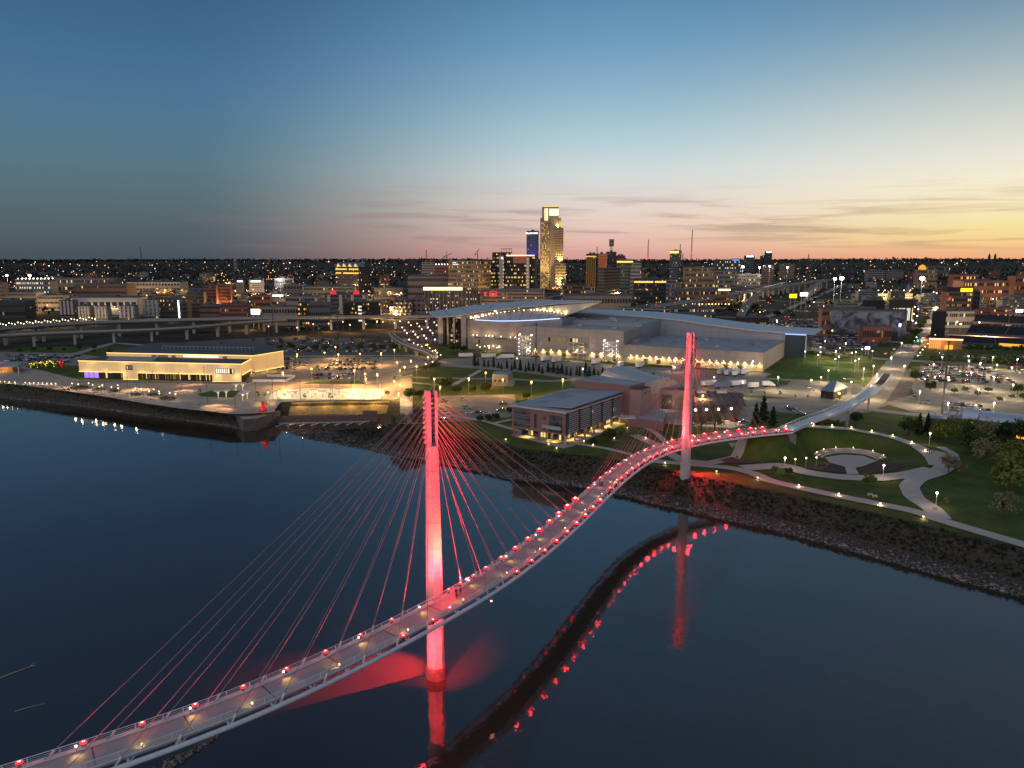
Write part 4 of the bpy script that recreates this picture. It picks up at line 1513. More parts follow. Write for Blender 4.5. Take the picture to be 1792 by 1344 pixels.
# ------------------------------------------------------------------ glowing riverfront museum
def museum():
    t = thing('riverfront_museum', 'long low museum clad in glowing golden mesh panels on the riverfront plaza', 'museum', (-250, 515, 8))
    skin = bpy.data.materials.new('glowing_mesh_panel')  # panels emit an even low glow of their own
    skin.use_nodes = True
    nt = skin.node_tree
    b = nt.nodes['Principled BSDF']
    b.inputs['Base Color'].default_value = (0.6, 0.5, 0.36, 1)
    b.inputs['Roughness'].default_value = 0.6
    geo = nt.nodes.new('ShaderNodeNewGeometry')
    wv = nt.nodes.new('ShaderNodeTexNoise')
    mp = nt.nodes.new('ShaderNodeMapping')
    mp.inputs['Scale'].default_value = (1.1, 1.1, 0.02)
    nt.links.new(geo.outputs['Position'], mp.inputs[0])
    wv.inputs['Scale'].default_value = 1.0
    nt.links.new(mp.outputs[0], wv.inputs['Vector'])
    mr = nt.nodes.new('ShaderNodeMapRange')
    mr.inputs[1].default_value, mr.inputs[2].default_value, mr.inputs[3].default_value, mr.inputs[4].default_value = .3, .7, .2, .29
    nt.links.new(wv.outputs[0], mr.inputs[0])
    nt.links.new(mr.outputs[0], b.inputs['Emission Strength'])
    b.inputs['Emission Color'].default_value = lin(255, 200, 112)
    skin.cycles.emission_sampling = 'NONE'
    strip = emit('golden_light_strip', (255, 206, 115), 2.6, True)
    A, B_, C, D = (-303.6, 510), (-183.4, 492.8), (-186, 519), (-300, 536)
    v1 = Vector((B_[0] - A[0], B_[1] - A[1])).normalized()
    n1 = Vector((v1.y, -v1.x))

    def on(s, o=0.0, z=0.0):
        p = Vector(A) + v1 * s + n1 * o
        return Vector((p.x, p.y, z))
    Lf = (Vector(B_) - Vector(A)).length
    MB().prism([A, B_, C, D], 13, 20.4, skin, ROOFD).build('upper_storey', None, t)
    ins = [on(2, -1.2), on(Lf - 1.5, -1.2), Vector((-187, 518, 0)), Vector((-299, 535, 0))]
    MB().prism([(p.x, p.y) for p in ins], 8, 12.98, GLASSD).build('ground_storey', None, t)
    for s0, s1, z0 in ((33.5, 44.5, 8), (100, Lf - .4, 8)):
        MB().beam(on((s0 + s1) / 2 - (s1 - s0) / 2, .18, 14.2), on((s0 + s1) / 2 + (s1 - s0) / 2, .18, 14.2), .5, 12.38).build('mesh_screen', skin, t)
    MB().beam(on(36, .46, 16.5), on(41.5, .46, 16.5), .12, 3.4).build('picture_window', GLASSD, t)
    band(t, on(36.2, .5)[:2], on(41.3, .5)[:2], 15.4, 17.6, 6, .3, 'window', .05)
    MB().beam(on(102.5, .46, 15.4), on(Lf - 5, .46, 15.4), .12, 3.8).build('picture_window', GLASSD, t)
    band(t, on(102.8, .5)[:2], on(Lf - 5.3, .5)[:2], 13.9, 17.1, 9, .9, 'window', .06, .2, None, (LITC, LITC, LITW))
    # ground floor glazing with mullions, and a violet-lit room
    for k in range(14):
        s0 = 46 + k * 3.85
        band(t, on(s0, -1.2)[:2], on(s0 + 3.5, -1.2)[:2], 8.6, 12.5, 5, .34, 'shop_window', .08, .3, None, (LITD, LITD, LITW))
    band(t, on(2.5, -1.2)[:2], on(14, -1.2)[:2], 8.4, 12.7, 3, 1, 'violet_window', .1, .1, None, (emit('violet_room_light', (190, 140, 255), 1.0),))
    band(t, on(15, -1.2)[:2], on(32.5, -1.2)[:2], 8.6, 12.5, 9, .25, 'shop_window', .08, .3)
    # light coves: a bright line along the top and the bottom of the mesh
    for s0, s1, z in ((0, Lf, 20.5), (0, 33.4, 12.95), (44.6, 99.8, 12.95), (33.5, 44.5, 8.2), (100, Lf, 8.2)):
        MB().beam(on(s0, .5, z), on(s1, .5, z), .3, .28).build('light_cove', strip, t)
    d1 = (Vector(C) - Vector(B_)).normalized()
    MB().beam(Vector((B_[0] + .3, B_[1], 20.5)), Vector((C[0] + .3, C[1], 20.5)), .3, .28).build('light_cove', strip, t)
    MB().beam(Vector((B_[0] + .3, B_[1], 12.95)), Vector((C[0] + .3, C[1], 12.95)), .3, .28).build('light_cove', strip, t)
    # rear, higher block with the overhanging end
    E_, F_, G_, H_, I_ = (-299, 538.2), (-184.5, 521.2), (-172, 549), (-196, 592), (-296, 604)
    MB().prism([E_, F_, G_, H_, I_], 11, 22.5, skin, ROOFD).build('rear_storey', None, t)
    MB().prism([(-298, 540), (-192, 524), (-190, 560), (-205, 588), (-294, 600)], 8, 10.98, GLASSD).build('rear_ground_storey', None, t)
    for p, q in ((E_, F_), (F_, G_)):
        MB().beam(Vector((p[0], p[1] - .4, 22.6)), Vector((q[0] + .2, q[1] - .4, 22.6)), .3, .26).build('light_cove', strip, t)
    MB().beam(Vector((F_[0] + .3, F_[1] - .3, 10.95)), Vector((G_[0] + .3, G_[1] - .3, 10.95)), .3, .26).build('light_cove', strip, t)
    v2 = (Vector(F_) - Vector(E_)).normalized()
    for s, w in ((36, 4), (52, 3), (41, 8), (92, 3)):
        p = Vector(E_) + v2 * s
        MB().beam(Vector((p.x, p.y - .15, 20.9)), Vector((p.x + v2.x * w, p.y + v2.y * w - .15, 20.9)), .2, 1.6).build('roof_door', CONC_DARK, t)
    p = Vector(E_) + v2 * 62
    MB().beam(Vector((p.x, p.y - 1, 21.4)), Vector((p.x + v2.x * 26, p.y + v2.y * 26 - 1, 21.4)), .4, .3).build('terrace_light', WHITE_CORE, t)
    MB().prism([(-285, 512), (-292, 530), (-255, 524), (-250, 509)], 20.45, 21.2, ROOFG).build('roof_light', None, t)
    rail = MB()
    for k in range(24):
        x, y = -268 + k * 3.2, 560 - k * .45
        rail.beam((x, y, 22.6), (x, y, 25), .2, .2)
    rail.beam((-268, 560, 25), (-194, 549.6, 25), .3, .2)
    rail.build('roof_screen_rail', GALV, t)
    for (x, y) in ((-190, 530), (-182, 540), (-186, 552)):
        MB().beam((x, y, 8), (x, y, 11), .8, .8).build('column', WHITE_STEEL, t)
    for (x, y) in ((-184, 527), (-179, 535), (-175, 543)):
        point_lamp('soffit_downlight', (x - 4, y, 10.3), (1, .62, .28), 900, t, .2)
    # wash of the light coves over the plaza in front
    for k in range(9):
        point_lamp('cove_wash', on(6 + k * 14, 2.8, 12.0), (1, .6, .22), 560, t, .8)
    for k in range(5):
        point_lamp('cove_wash', on(10 + k * 25, 3.4, 19.4), (1, .62, .24), 380, t, .8)


museum()
# low wall and ramp beside the museum
for nm, pts_, h in (('pale concrete retaining wall along the terrace below the museum', [(110, 668.5), (424, 671.5)], 1.2),):
    A_, B2 = P(*pts_[0]), P(*pts_[1])
    t_ = MB().beam(A_ + Vector((0, 0, h / 2)), B2 + Vector((0, 0, h / 2)), .8, h).build('retaining_wall', CONC_DARK)
    tag(t_, nm, 'wall')
A_, B2 = P(466, 664), P(515, 661)
t_ = thing('ramp_wall', 'low white walled basement ramp beside the museum overhang', 'wall', tuple(A_))
for u_, v_ in (((442, 668), (500, 668)), ((500, 668), (516, 660)), ((468, 659), (516, 660))):
    MB().beam(P(*u_) + Vector((0, 0, .8)), P(*v_) + Vector((0, 0, .8)), .6, 1.6).build('side_wall', WHITE_STEEL, t_)


# ------------------------------------------------------------------ brick office building with louvred glass side
BRICK = mat('rose_brick', (0.23, 0.125, 0.105), 0.85, var=0.12, scale=1.5)
PINKSTONE = mat('pink_stone', (0.32, 0.2, 0.175), 0.85, var=0.1, scale=0.5)


def brick_office():
    t = thing('brick_office_building', 'rose brick office block on columns with a louvred glass long side, by the river bank', 'office building', (25, 345, 8))
    A, B_ = Vector((0, 339)), Vector((24, 322))
    d1 = (B_ - A).normalized()
    d2 = Vector((-d1.y, d1.x))
    W, Lg = 29.4, 55.0

    def Q(s, r, z=0.0):
        p = A + d1 * s + d2 * r
        return Vector((p.x, p.y, z))
    q = lambda s, r: tuple(Q(s, r)[:2])
    MB().prism([q(0, 0), q(W, 0), q(W, Lg), q(0, Lg)], 12, 22.2, BRICK, ROOFG).build('upper_floors', None, t)
    MB().prism([q(3, 4), q(W - 4, 4), q(W - 4, Lg), q(3, Lg)], 8, 11.98, GLASSD).build('ground_floor', None, t)
    MB().prism([q(-.5, -.5), q(W + .5, -.5), q(W + .5, Lg), q(-.5, Lg)], 22.22, 22.9, mat('white_coping', (.5, .49, .48), .6, var=.05)).build('coping', None, t)
    MB().prism([q(.3, .3), q(W - .2, .3), q(W - .2, Lg), q(.3, Lg)], 22.92, 23.0, ROOFG).build('roof', None, t)
    MB().add([Q(12, 4, 23.05), Q(W + .8, 4, 24.6), Q(W + .8, Lg, 24.6), Q(12, Lg, 23.05), Q(12, 4, 23.04), Q(W + .8, 4, 24.0), Q(W + .8, Lg, 24.0), Q(12, Lg, 23.04)],
             [(0, 1, 2, 3), (7, 6, 5, 4), (0, 4, 5, 1), (1, 5, 6, 2), (2, 6, 7, 3)]).build('raised_roof', mat('blue_grey_roof', (.3, .32, .35), .7, var=.06), t)
    # river front: glazed left end, small windows, big glazed bay
    for k in range(3):
        z = 12.9 + k * 3.05
        for j in range(4):
            s = 1.2 + j * 2.3
            w = MB().beam(Q(s, -.06, z + 1.25), Q(s + 2.05, -.06, z + 1.25), .1, 2.5).build('window', GLASSB if (j + k) % 4 else GLASSD, t)
            MB().beam(Q(s, -.14, z + 1.8), Q(s + 2.05, -.14, z + 1.8), .08, .12).build('transom', GALV, w)
    for z in (14, 18.6):
        MB().beam(Q(17.6, -.06, z), Q(18.7, -.06, z), .1, 1.2).build('window', GLASSD, t)
    MB().beam(Q(12.6, -.06, 16.8), Q(13.9, -.06, 16.8), .1, 6.6).build('stair_window', GLASSD, t)
    for k in range(3):
        for j in range(4):
            s = 20.8 + j * 1.75
            MB().beam(Q(s, -.06, 14 + k * 2.7), Q(s + 1.6, -.06, 14 + k * 2.7), .1, 2.4).build('window', GLASSB if (k + j) % 3 else GLASSD, t)
    MB().beam(Q(18.5, -1.2, 14.9), Q(28.2, -1.2, 14.9), 2.4, .4).build('balcony', CONCRETE, t)
    MB().beam(Q(18.5, -2.3, 15.7), Q(28.2, -2.3, 15.7), .1, 1.2).build('balcony_rail', GALV, t)
    # louvred long side in four bays between dark fins
    for j in range(5):
        r0 = 1.0 + j * 10.7
        bay = MB().beam(Q(W + .08, r0, 17), Q(W + .08, r0 + 10, 17), .12, 9.2).build('glass_bay', GLASSB if j not in (3,) else mat('greenish_glass', (.1, .13, .09), .1, var=0), t)  # one bay has paler, greener glass
        lv = MB()
        for k in range(10):
            z = 12.9 + k * .93
            lv.beam(Q(W + .55, r0 + .3, z), Q(W + .55, r0 + 9.8, z), .55, .2)
        lv.build('louvre', WHITE_STEEL, bay)
        MB().beam(Q(W + .5, r0 - .6, 17.3), Q(W + .5, r0 + .2, 17.3), 1.0, 10.4).build('fin', DARK_METAL, t)
        band(bay, q(W + .12, r0 + 1), q(W + .12, r0 + 9), 13.2 + (j % 3) * 2.6, 14.6 + (j % 3) * 2.6, 6, .22, 'lit_pane', .06)
    for j in range(7):
        MB().beam(Q(W - .5, .6 + j * 8.9, 8), Q(W - .5, .6 + j * 8.9, 12), .9, .9).build('column', CONCRETE, t)
    for s in (.8, 15):
        MB().beam(Q(s, .7, 8), Q(s, .7, 12), 1.1, 1.1).build('column', BRICK, t)
    for s, r in ((7.5, 1.5), (22, 1.5), (W - 1.8, 9), (W - 1.8, 20), (W - 1.8, 31), (W - 1.8, 42), (W - 1.8, 52)):
        MB().ball(Q(s, r, 11.7), .22, 6, 4).build('downlight', WARM_CORE, t)
        spot_lamp('downlight_glow', Q(s, r, 11.5), Q(s, r, 8), (1, .66, .18), 3000, t, 120, .7, .15)
    for r in range(6):
        band(t, q(W - 4, 6 + r * 8), q(W - 4, 12 + r * 8), 8.6, 11.4, 4, .6, 'lobby_window', .1, .25, None, (LITD, LITW))
    for s in range(3):
        band(t, q(5 + s * 7, 4), q(11 + s * 7, 4), 8.6, 11.4, 4, .5, 'lobby_window', .1, .25, None, (LITD, LITW))
    # rear stair block, higher
    MB().prism([q(2, Lg + .1), q(W + 4, Lg + .1), q(W + 6, Lg + 14), q(2, Lg + 22)], 8, 27.5, BRICK, ROOFG).build('rear_tower', None, t)
    MB().prism([q(W + 4.1, Lg + .2), q(W + 10, Lg + 1), q(W + 10, Lg + 13), q(W + 6.1, Lg + 13.5)], 8, 25.8, PINKSTONE, ROOFD).build('stair_tower_wall', None, t)
    MB().beam(Q(W + 1.5, Lg - 6, 12.3), Q(W + 9, Lg - 2, 12.3), 6, .5).build('entrance_canopy', WHITE_STEEL, t)
    point_lamp('entrance_glow', Q(W + 3, Lg - 5, 11.4), (1, .72, .3), 600, t, .2)
    MB().tube(Q(W + 10.1, Lg + 6, 23.5), Q(W + 10.25, Lg + 6, 23.5), 1.1, 1.1, 3).build('emblem', DARK_METAL, t)


brick_office()


def barrel_hall():
    t = thing('barrel_roof_hall', 'stone hall under a curved blue-grey barrel roof behind the brick office block', 'hall', (75, 430, 8))
    Ax, Bx = P(1108, 700), P(1196, 716)
    # barrel vault along the axis, swept as one sheet
    a0, a1 = Vector((66, 452, 0)), Vector((84, 404, 0))
    d = (a1 - a0).normalized()
    n_ = Vector((-d.y, d.x, 0))
    vs, k = [], 12
    for c in (a0, a1):
        for i in range(k + 1):
            th = PI * i / k
            p = c + n_ * (13 * math.cos(th))
            vs.append((p.x, p.y, 17 + 8 * math.sin(th)))
    MB().add(vs, [(i, i + 1, k + 2 + i, k + 1 + i) for i in range(k)] + [tuple(range(k + 1))[::-1], tuple(range(k + 1, 2 * k + 2))]).build('barrel_roof', mat('barrel_metal', (.27, .3, .34), .45, var=.06, scale=.3), t, smooth=False)
    c = [a0 + n_ * 12.6, a0 - n_ * 12.6, a1 - n_ * 12.6, a1 + n_ * 12.6]
    MB().prism([(p.x, p.y) for p in c], 8, 16.98, PINKSTONE).build('wall', None, t)
    for i in range(9):
        p = a0 + d * (3 + i * 5.4) - n_ * 12.7
        MB().beam(Vector((p.x, p.y, 8)), Vector((p.x, p.y, 17)), .9, .9).build('buttress', WHITE_STEEL, t)
    w = a1 - n_ * 2 + d * 1
    MB().prism([(w.x - 4, w.y + 2), (w.x + 16, w.y - 5), (w.x + 21, w.y + 7), (w.x, w.y + 14)], 8, 19, PINKSTONE, ROOFD).build('entrance_block', None, t)
    MB().beam(Vector((w.x + 1, w.y - .2, 12)), Vector((w.x + 6, w.y - 1.9, 12)), .3, 8).build('tall_door', DARK_METAL, t)
    point_lamp('doorway_glow', Vector((w.x + 4, w.y - 4, 12)), (1, .66, .35), 380, t, .3)
    g = [P(1096, 745), P(1160, 754), P(1166, 735), P(1108, 728)]
    t2 = MB().prism([(p.x, p.y) for p in g], 8, 12.5, BRICK, ROOFG).build('brick_wing')
    tag(t2, 'low brick wing with a pale flat roof at the foot of the brick office', 'building')
    # dark roofed service hall with four wall lamps
    t3 = thing('service_hall', 'dark flat-roofed service hall with four white wall lamps beside the far pylon', 'hall', (100, 425, 8))
    g = [P(1206, 738), P(1286, 735), P(1300, 712), P(1206, 706)]
    MB().prism([(p.x, p.y) for p in g], 8, 15.5, mat('dark_brick', (.07, .05, .045), .9, var=.2), ROOFD).build('wall', None, t3)
    slab_roof(t3, [(p.x, p.y) for p in g], 15.5, ROOFD, .8, .6)
    for u_ in (.12, .36, .62, .9):
        p = g[0].lerp(g[1], u_) + Vector((0, -.8, 6.2))
        MB().ball(p, .62, 7, 5).build('wall_lamp', WHITE_CORE, t3)
        spot_lamp('wall_lamp_glow', p + Vector((0, -.8, 0)), p + Vector((0, -5, -7)), (1, .75, .5), 2600, t3, 150, .8, .3)
    for x_ in (1226, 1262):
        p = P(x_, 712)
        MB().box((p.x, p.y, 16.6), (5, 3, 1)).build('skylight', WHITE_STEEL, t3)


barrel_hall()


# ------------------------------------------------------------------ lower buildings about the park
def simple_hip(name, label, px, z1, zr, wm, rm, cat='building'):
    pts = [P(*p) for p in px]
    c = sum(pts, Vector()) / len(pts)
    t = thing(name, label, cat, (c.x, c.y, 8))
    MB().prism([(p.x, p.y) for p in pts], 8, z1, wm).build('wall', None, t)
    ov = [(c + (p - c) * 1.1) for p in pts]
    vs = [(p.x, p.y, z1 + .02) for p in ov] + [(c.x + (ov[0].x - ov[1].x) * .15, c.y + (ov[0].y - ov[1].y) * .15, zr), (c.x - (ov[0].x - ov[1].x) * .15, c.y - (ov[0].y - ov[1].y) * .15, zr)]
    MB().add(vs, [(0, 1, 5, 4), (2, 3, 4, 5), (1, 2, 5), (3, 0, 4), (3, 2, 1, 0)]).build('roof', rm, t)
    return t


BLUEROOF = mat('blue_standing_seam', (.16, .2, .24), .5, var=.08, scale=.6)
t = simple_hip('park_pavilion', 'small dark pavilion with a grey hipped roof and a warm lamp beside the road corner', [(1436, 696), (1458, 699), (1482, 690), (1458, 686)], 12.5, 17.5, mat('dark_timber', (.03, .03, .028), .9), BLUEROOF)
p = P(1468, 697)
MB().ball((p.x, p.y, 11), .7, 7, 5).build('porch_lamp', ORANGE_CORE, t)
point_lamp('porch_glow', (p.x, p.y - 1.5, 11), (1, .55, .2), 700, t, .3)
t = thing('utility_house', 'small grey utility building with a blue stepped roof beside the access road', 'building', (-4, 445, 8))
g = [P(861, 676), P(889, 676), P(897, 671), P(864, 669)]
MB().prism([(p.x, p.y) for p in g], 8, 15, CONC_DARK, BLUEROOF).build('wall', None, t)
slab_roof(t, [(p.x, p.y) for p in g], 15, BLUEROOF, .4, .8)
for k in range(3):
    band(t, (g[0].x + 1 + k * 3, g[0].y), (g[0].x + 3 + k * 3, g[0].y), 11, 12.4, 1, 0, 'window', .1)
g = [P(889.5, 677), P(899, 676), P(902, 672), P(897.5, 671)]
MB().prism([(p.x, p.y) for p in g], 8, 12, CONC_DARK, BLUEROOF).build('side_wing', None, t)
# long building with silver barrel roof at the edge of the park
t = thing('silver_roof_building', 'long dark-walled building with a silver barrel roof and dormer vault behind the park trees', 'building', (245, 365, 8))
a0, a1 = P(1655, 757), P(1860, 780)
d = (a1 - a0).normalized()
n_ = Vector((-d.y, d.x, 0))
for nm, s0, s1, w_r, hz, off in (('barrel_roof', 13, 70, 8, 15.5, 8), ('dormer_vault', 6, 12.5, 5, 15.5, 7)):
    vs, k = [], 10
    for s_ in (s0, s1):
        for i in range(k + 1):
            th = PI * i / k
            p = a0 + d * s_ + n_ * (off + w_r * math.cos(th))
            vs.append((p.x, p.y, hz + .02 + (3.2 if nm[0] == 'b' else 4.2) * math.sin(th)))
    MB().add(vs, [(k + 1 + i, k + 2 + i, i + 1, i) for i in range(k)] + [tuple(range(k + 1)), tuple(range(k + 1, 2 * k + 2))[::-1]]).build(nm, mat('silver_metal_roof', (.42, .46, .52), .4, metal=.2, var=.05), t)
c = [a0, a0 + d * 70, a0 + d * 70 + n_ * 16, a0 + n_ * 16]
MB().prism([(p.x, p.y) for p in c], 8, 15.5, mat('dark_slate_wall', (.05, .06, .07), .8, var=.1), ROOFG).build('wall', None, t)
for k in range(16):
    s_ = 9 + k * 3.6
    p, q = a0 + d * s_, a0 + d * (s_ + 1.7)
    band(t, p[:2], q[:2], 12.6, 14.6, 1, .12, 'window', .1, .1, None, (LITD,), GLASSB)
for k in range(5):
    p, q = a0 + d * (28 + k * 1.2), a0 + d * (29 + k * 1.2)
    if k < 3:
        band(t, p[:2], q[:2], 9, 11.2, 1, 1, 'lit_window', .1, .1, None, (emit('amber_window', (255, 170, 60), 1.6),))
p0 = a0 + d * .5
MB().prism([tuple((a0 - d * 9 + n_ * 2)[:2]), tuple((a0 - d * .1 + n_ * 2)[:2]), tuple((a0 - d * .1 + n_ * 14)[:2]), tuple((a0 - d * 9 + n_ * 14)[:2])], 8, 14, mat('dark_slate_wall', (.05, .06, .07)), ROOFG).build('side_wing', None, t)
for k in range(5):
    p = a0 + d * (-7 + k * 3) + n_ * 10
    MB().box((p.x, p.y, (14 if k < 2 else 15.5) + .6), (1.6, 1.4, 1.1)).build('roof_unit', WHITE_STEEL, t)


# ------------------------------------------------------------------ elevated highways
def viaduct(name, label, pts, width, piers, z_end=None, parapet=True, pier_w=2.4, lamps=()):
    """pts: (px, py, z) points along the centre line of the deck"""
    W = []
    for a, b, z in pts:
        v = P(a, b, z)
        W.append((v.x, v.y, z))
    B = smooth_line(W, 12, 6)
    T, N = frame_of(B)
    mid = B[len(B) // 2]
    t = thing(name, label, 'elevated road', (mid[0], mid[1], gz(mid[0], mid[1])))
    sec = [(-.5, 0), (.5, 0), (.5, -.9), (.3, -2.2), (-.3, -2.2), (-.5, -.9)]
    vs = []
    for i in range(len(B)):
        for a, b in sec:
            vs.append((B[i, 0] + N[i, 0] * a * width, B[i, 1] + N[i, 1] * a * width, B[i, 2] + b))
    k = 6
    fs = [((i + 1) * k + j, (i + 1) * k + (j + 1) % k, i * k + (j + 1) % k, i * k + j)[::-1] for i in range(len(B) - 1) for j in range(k)]
    fs = [f[::-1] for f in fs]
    MB().add(vs, fs).build('deck', mat('highway_concrete', (0.17, 0.155, 0.14), 0.85, var=0.2, scale=0.08), t)
    for sd in (-1, 1):
        MB().path_tube([(B[i, 0] + N[i, 0] * sd * width * .5, B[i, 1] + N[i, 1] * sd * width * .5, B[i, 2] + .45) for i in range(len(B))], .55, 4).build('parapet', CONCRETE, t)
    if width > 18:
        MB().path_tube([(B[i, 0], B[i, 1], B[i, 2] + .4) for i in range(len(B))], .45, 4).build('median_barrier', CONCRETE, t)
    d = np.r_[0, np.cumsum(np.linalg.norm(np.diff(B[:, :2], axis=0), axis=1))]
    if piers:
        s = piers / 2
        while s < d[-1]:
            x, y, z, nx_, ny_ = (np.interp(s, d, c) for c in (B[:, 0], B[:, 1], B[:, 2], N[:, 0], N[:, 1]))
            g0 = gz(x, y)
            if z - 2.2 - g0 > 3:
                for off in ((-.28, .28) if width > 14 else (0,)):
                    pr = MB()
                    X, Y = x + nx_ * off * width, y + ny_ * off * width
                    ang = math.atan2(ny_, nx_)
                    pr.box((X, Y, (g0 - 1 + z - 4) / 2), (pier_w * 1.2, pier_w, z - 4 - g0 + 1), None, ang)
                    pr.prism([(X + nx_ * u_ + ny_ * v_, Y + ny_ * u_ - nx_ * v_) for u_, v_ in ((-1.5, -1.2), (1.5, -1.2), (1.5, 1.2), (-1.5, 1.2))], z - 4.01, z - 2.9)
                    p_ = pr.build('pier', CONCRETE, t)
                MB().beam((x - nx_ * width * .42, y - ny_ * width * .42, z - 2.65), (x + nx_ * width * .42, y + ny_ * width * .42, z - 2.65), 2.2, .86).build('pier_cap', CONCRETE, t)
            s += piers
    return t, B, N, d


HW, HWB, HWN, HWD = viaduct('elevated_highway', 'long elevated motorway on concrete piers sweeping behind the museum and the arena', [(-420, 606, 23), (-200, 592, 24), (0, 575, 24), (100, 567, 24), (219, 562, 23.5), (400, 558, 23), (600, 555, 22.5), (770, 553.5, 22.5), (900, 553, 22.5), (1000, 549, 22.5), (1100, 541.5, 23), (1200, 529, 24), (1300, 511.5, 27), (1380, 499, 32), (1450, 489, 40)], 25, 38)
viaduct('slip_road_viaduct', 'narrow slip road viaduct passing in front of the motorway on single piers', [(-420, 618, 20), (-200, 604, 20), (0, 587, 20), (140, 581, 20), (280, 577, 20), (360, 571, 20.5), (430, 563.5, 21.5), (500, 560, 22)], 9, 34, pier_w=2.2)
viaduct('motorway_ramp', 'short ramp curving down from the motorway beside the neon-lit bar', [(1330, 513, 26.5), (1318, 520, 24), (1308, 532, 19), (1300, 545, 14), (1296, 553, 10.5)], 10, 60)
viaduct('motorway_ramp', 'short ramp leaving the motorway behind the white billboard', [(1440, 491, 38), (1425, 500, 33), (1412, 512, 26), (1405, 519, 23)], 11, 70)
viaduct('footbridge_ramp', 'winding raised footway with lamps from the arena forecourt to the street', [(683, 583, 16), (700, 598, 15.5), (715, 606, 15), (745, 613, 14.5), (765, 622, 13), (775, 627, 12.2), (762, 636, 11), (735, 642, 9.8), (705, 646, 8.6)], 5, 28, pier_w=1.4)


# ------------------------------------------------------------------ the silver approach of the footbridge, still being built over the road
def approach():
    t = thing('silver_approach_bridge', 'slim silver bridge approach with truss sides climbing over the road beyond the red lamps', 'bridge', (140, 330, 8))
    W = [(117.6, 306.6, 18.2)] + [tuple(P(a, b, z)) for a, b, z in ((1415, 736, 18.4), (1453, 723.5, 18.6), (1490, 707, 18.6), (1519, 689, 18), (1535, 676, 17))]
    B = smooth_line(W, 2, 8)
    T, N = frame_of(B)
    n = len(B)
    E_ = lambda i, o, z: Vector((B[i, 0] + N[i, 0] * o, B[i, 1] + N[i, 1] * o, B[i, 2] + z))
    vs, sec = [], [(-2.6, 0), (2.6, 0), (2.0, -.9), (-2.0, -.9)]
    for i in range(n):
        vs += [E_(i, a, b) for a, b in sec]
    MB().add(vs, [(i * 4 + j, (i + 1) * 4 + j, (i + 1) * 4 + (j + 1) % 4, i * 4 + (j + 1) % 4) for i in range(n - 1) for j in range(4)]).build('deck', mat('silver_deck', (.5, .53, .56), .4, metal=.3, var=.08), t)
    for sd in (-1, 1):
        MB().path_tube([E_(i, sd * 2.9, 1.2) for i in range(n)], .16, 5).build('top_chord', WHITE_STEEL, t)
        MB().path_tube([E_(i, sd * 2.9, -.4) for i in range(n)], .2, 5).build('bottom_chord', WHITE_STEEL, t)
        for i in range(0, n - 5, 5):
            p_ = MB()
            for j in range(0, 5, 2):
                p_.beam(E_(i + j, sd * 2.9, -.4), E_(i + min(j + 1, 4), sd * 2.9, 1.2), .1, .1)
                p_.beam(E_(i + min(j + 1, 4), sd * 2.9, 1.2), E_(min(i + j + 2, n - 1), sd * 2.9, -.4), .1, .1)
            p_.build('truss_panel', WHITE_STEEL, t)
    # bare ribs where the deck is not yet laid
    W2 = [tuple(B[-1])] + [tuple(P(a, b, z)) for a, b, z in ((1543, 667, 15), (1549, 659, 12), (1553, 654, 9.5))]
    C = smooth_line(W2, 2, 4)
    T2, N2 = frame_of(C)
    for sd in (-1, 1):
        MB().path_tube([(C[i, 0] + N2[i, 0] * sd * 2.6, C[i, 1] + N2[i, 1] * sd * 2.6, C[i, 2]) for i in range(len(C))], .3, 5).build('bare_girder', GALV, t)
    for i in range(1, len(C), 2):
        MB().beam((C[i, 0] - N2[i, 0] * 2.4, C[i, 1] - N2[i, 1] * 2.4, C[i, 2]), (C[i, 0] + N2[i, 0] * 2.4, C[i, 1] + N2[i, 1] * 2.4, C[i, 2]), .35, .3).build('cross_rib', DARK_METAL, t)
    for i in (int(n * .48), int(n * .8)):
        x, y, z = B[i]
        g0 = gz(x, y)
        MB().tube((x, y, g0 - .5), (x, y, z - 1.6), .7, .7, 10).build('pier', GALV, t)
        MB().beam((x - N[i, 0] * 2.2, y - N[i, 1] * 2.2, z - 1.25), (x + N[i, 0] * 2.2, y + N[i, 1] * 2.2, z - 1.25), .9, .7).build('pier_cap', GALV, t)
    MB().box((117.8, 307.2, 11), (3, 9, 12), None, R(15)).build('abutment', CONC_DARK, t)
    for i in (3, int(n * .3), int(n * .55)):
        point_lamp('handrail_glow', E_(i, 0, 2.4), (1, .85, .7), 120, t, .2)


approach()


# ------------------------------------------------------------------ downtown
U2, V2 = (.876, -.483), (.483, .876)


def ztop(py, D):
    return H - D * math.tan(PITCH + math.atan((py - 672) / F))


def xat(px, D, z):
    return (px - 896) / F * (D * CP + (H - z) * SP)


WALLS = dict(tan=(.24, .17, .11), brown=(.13, .085, .06), brick=(.19, .075, .055), grey=(.17, .165, .16), dark=(.04, .042, .048), pale=(.25, .235, .22), slate=(.09, .1, .115), white=(.36, .355, .35), taupe=(.2, .17, .15), rust=(.24, .09, .05), black=(.015, .016, .018), green=(.12, .14, .11))


def wallm(k):
    return mat('facade_' + k, WALLS[k], .8, var=.12, scale=.03)


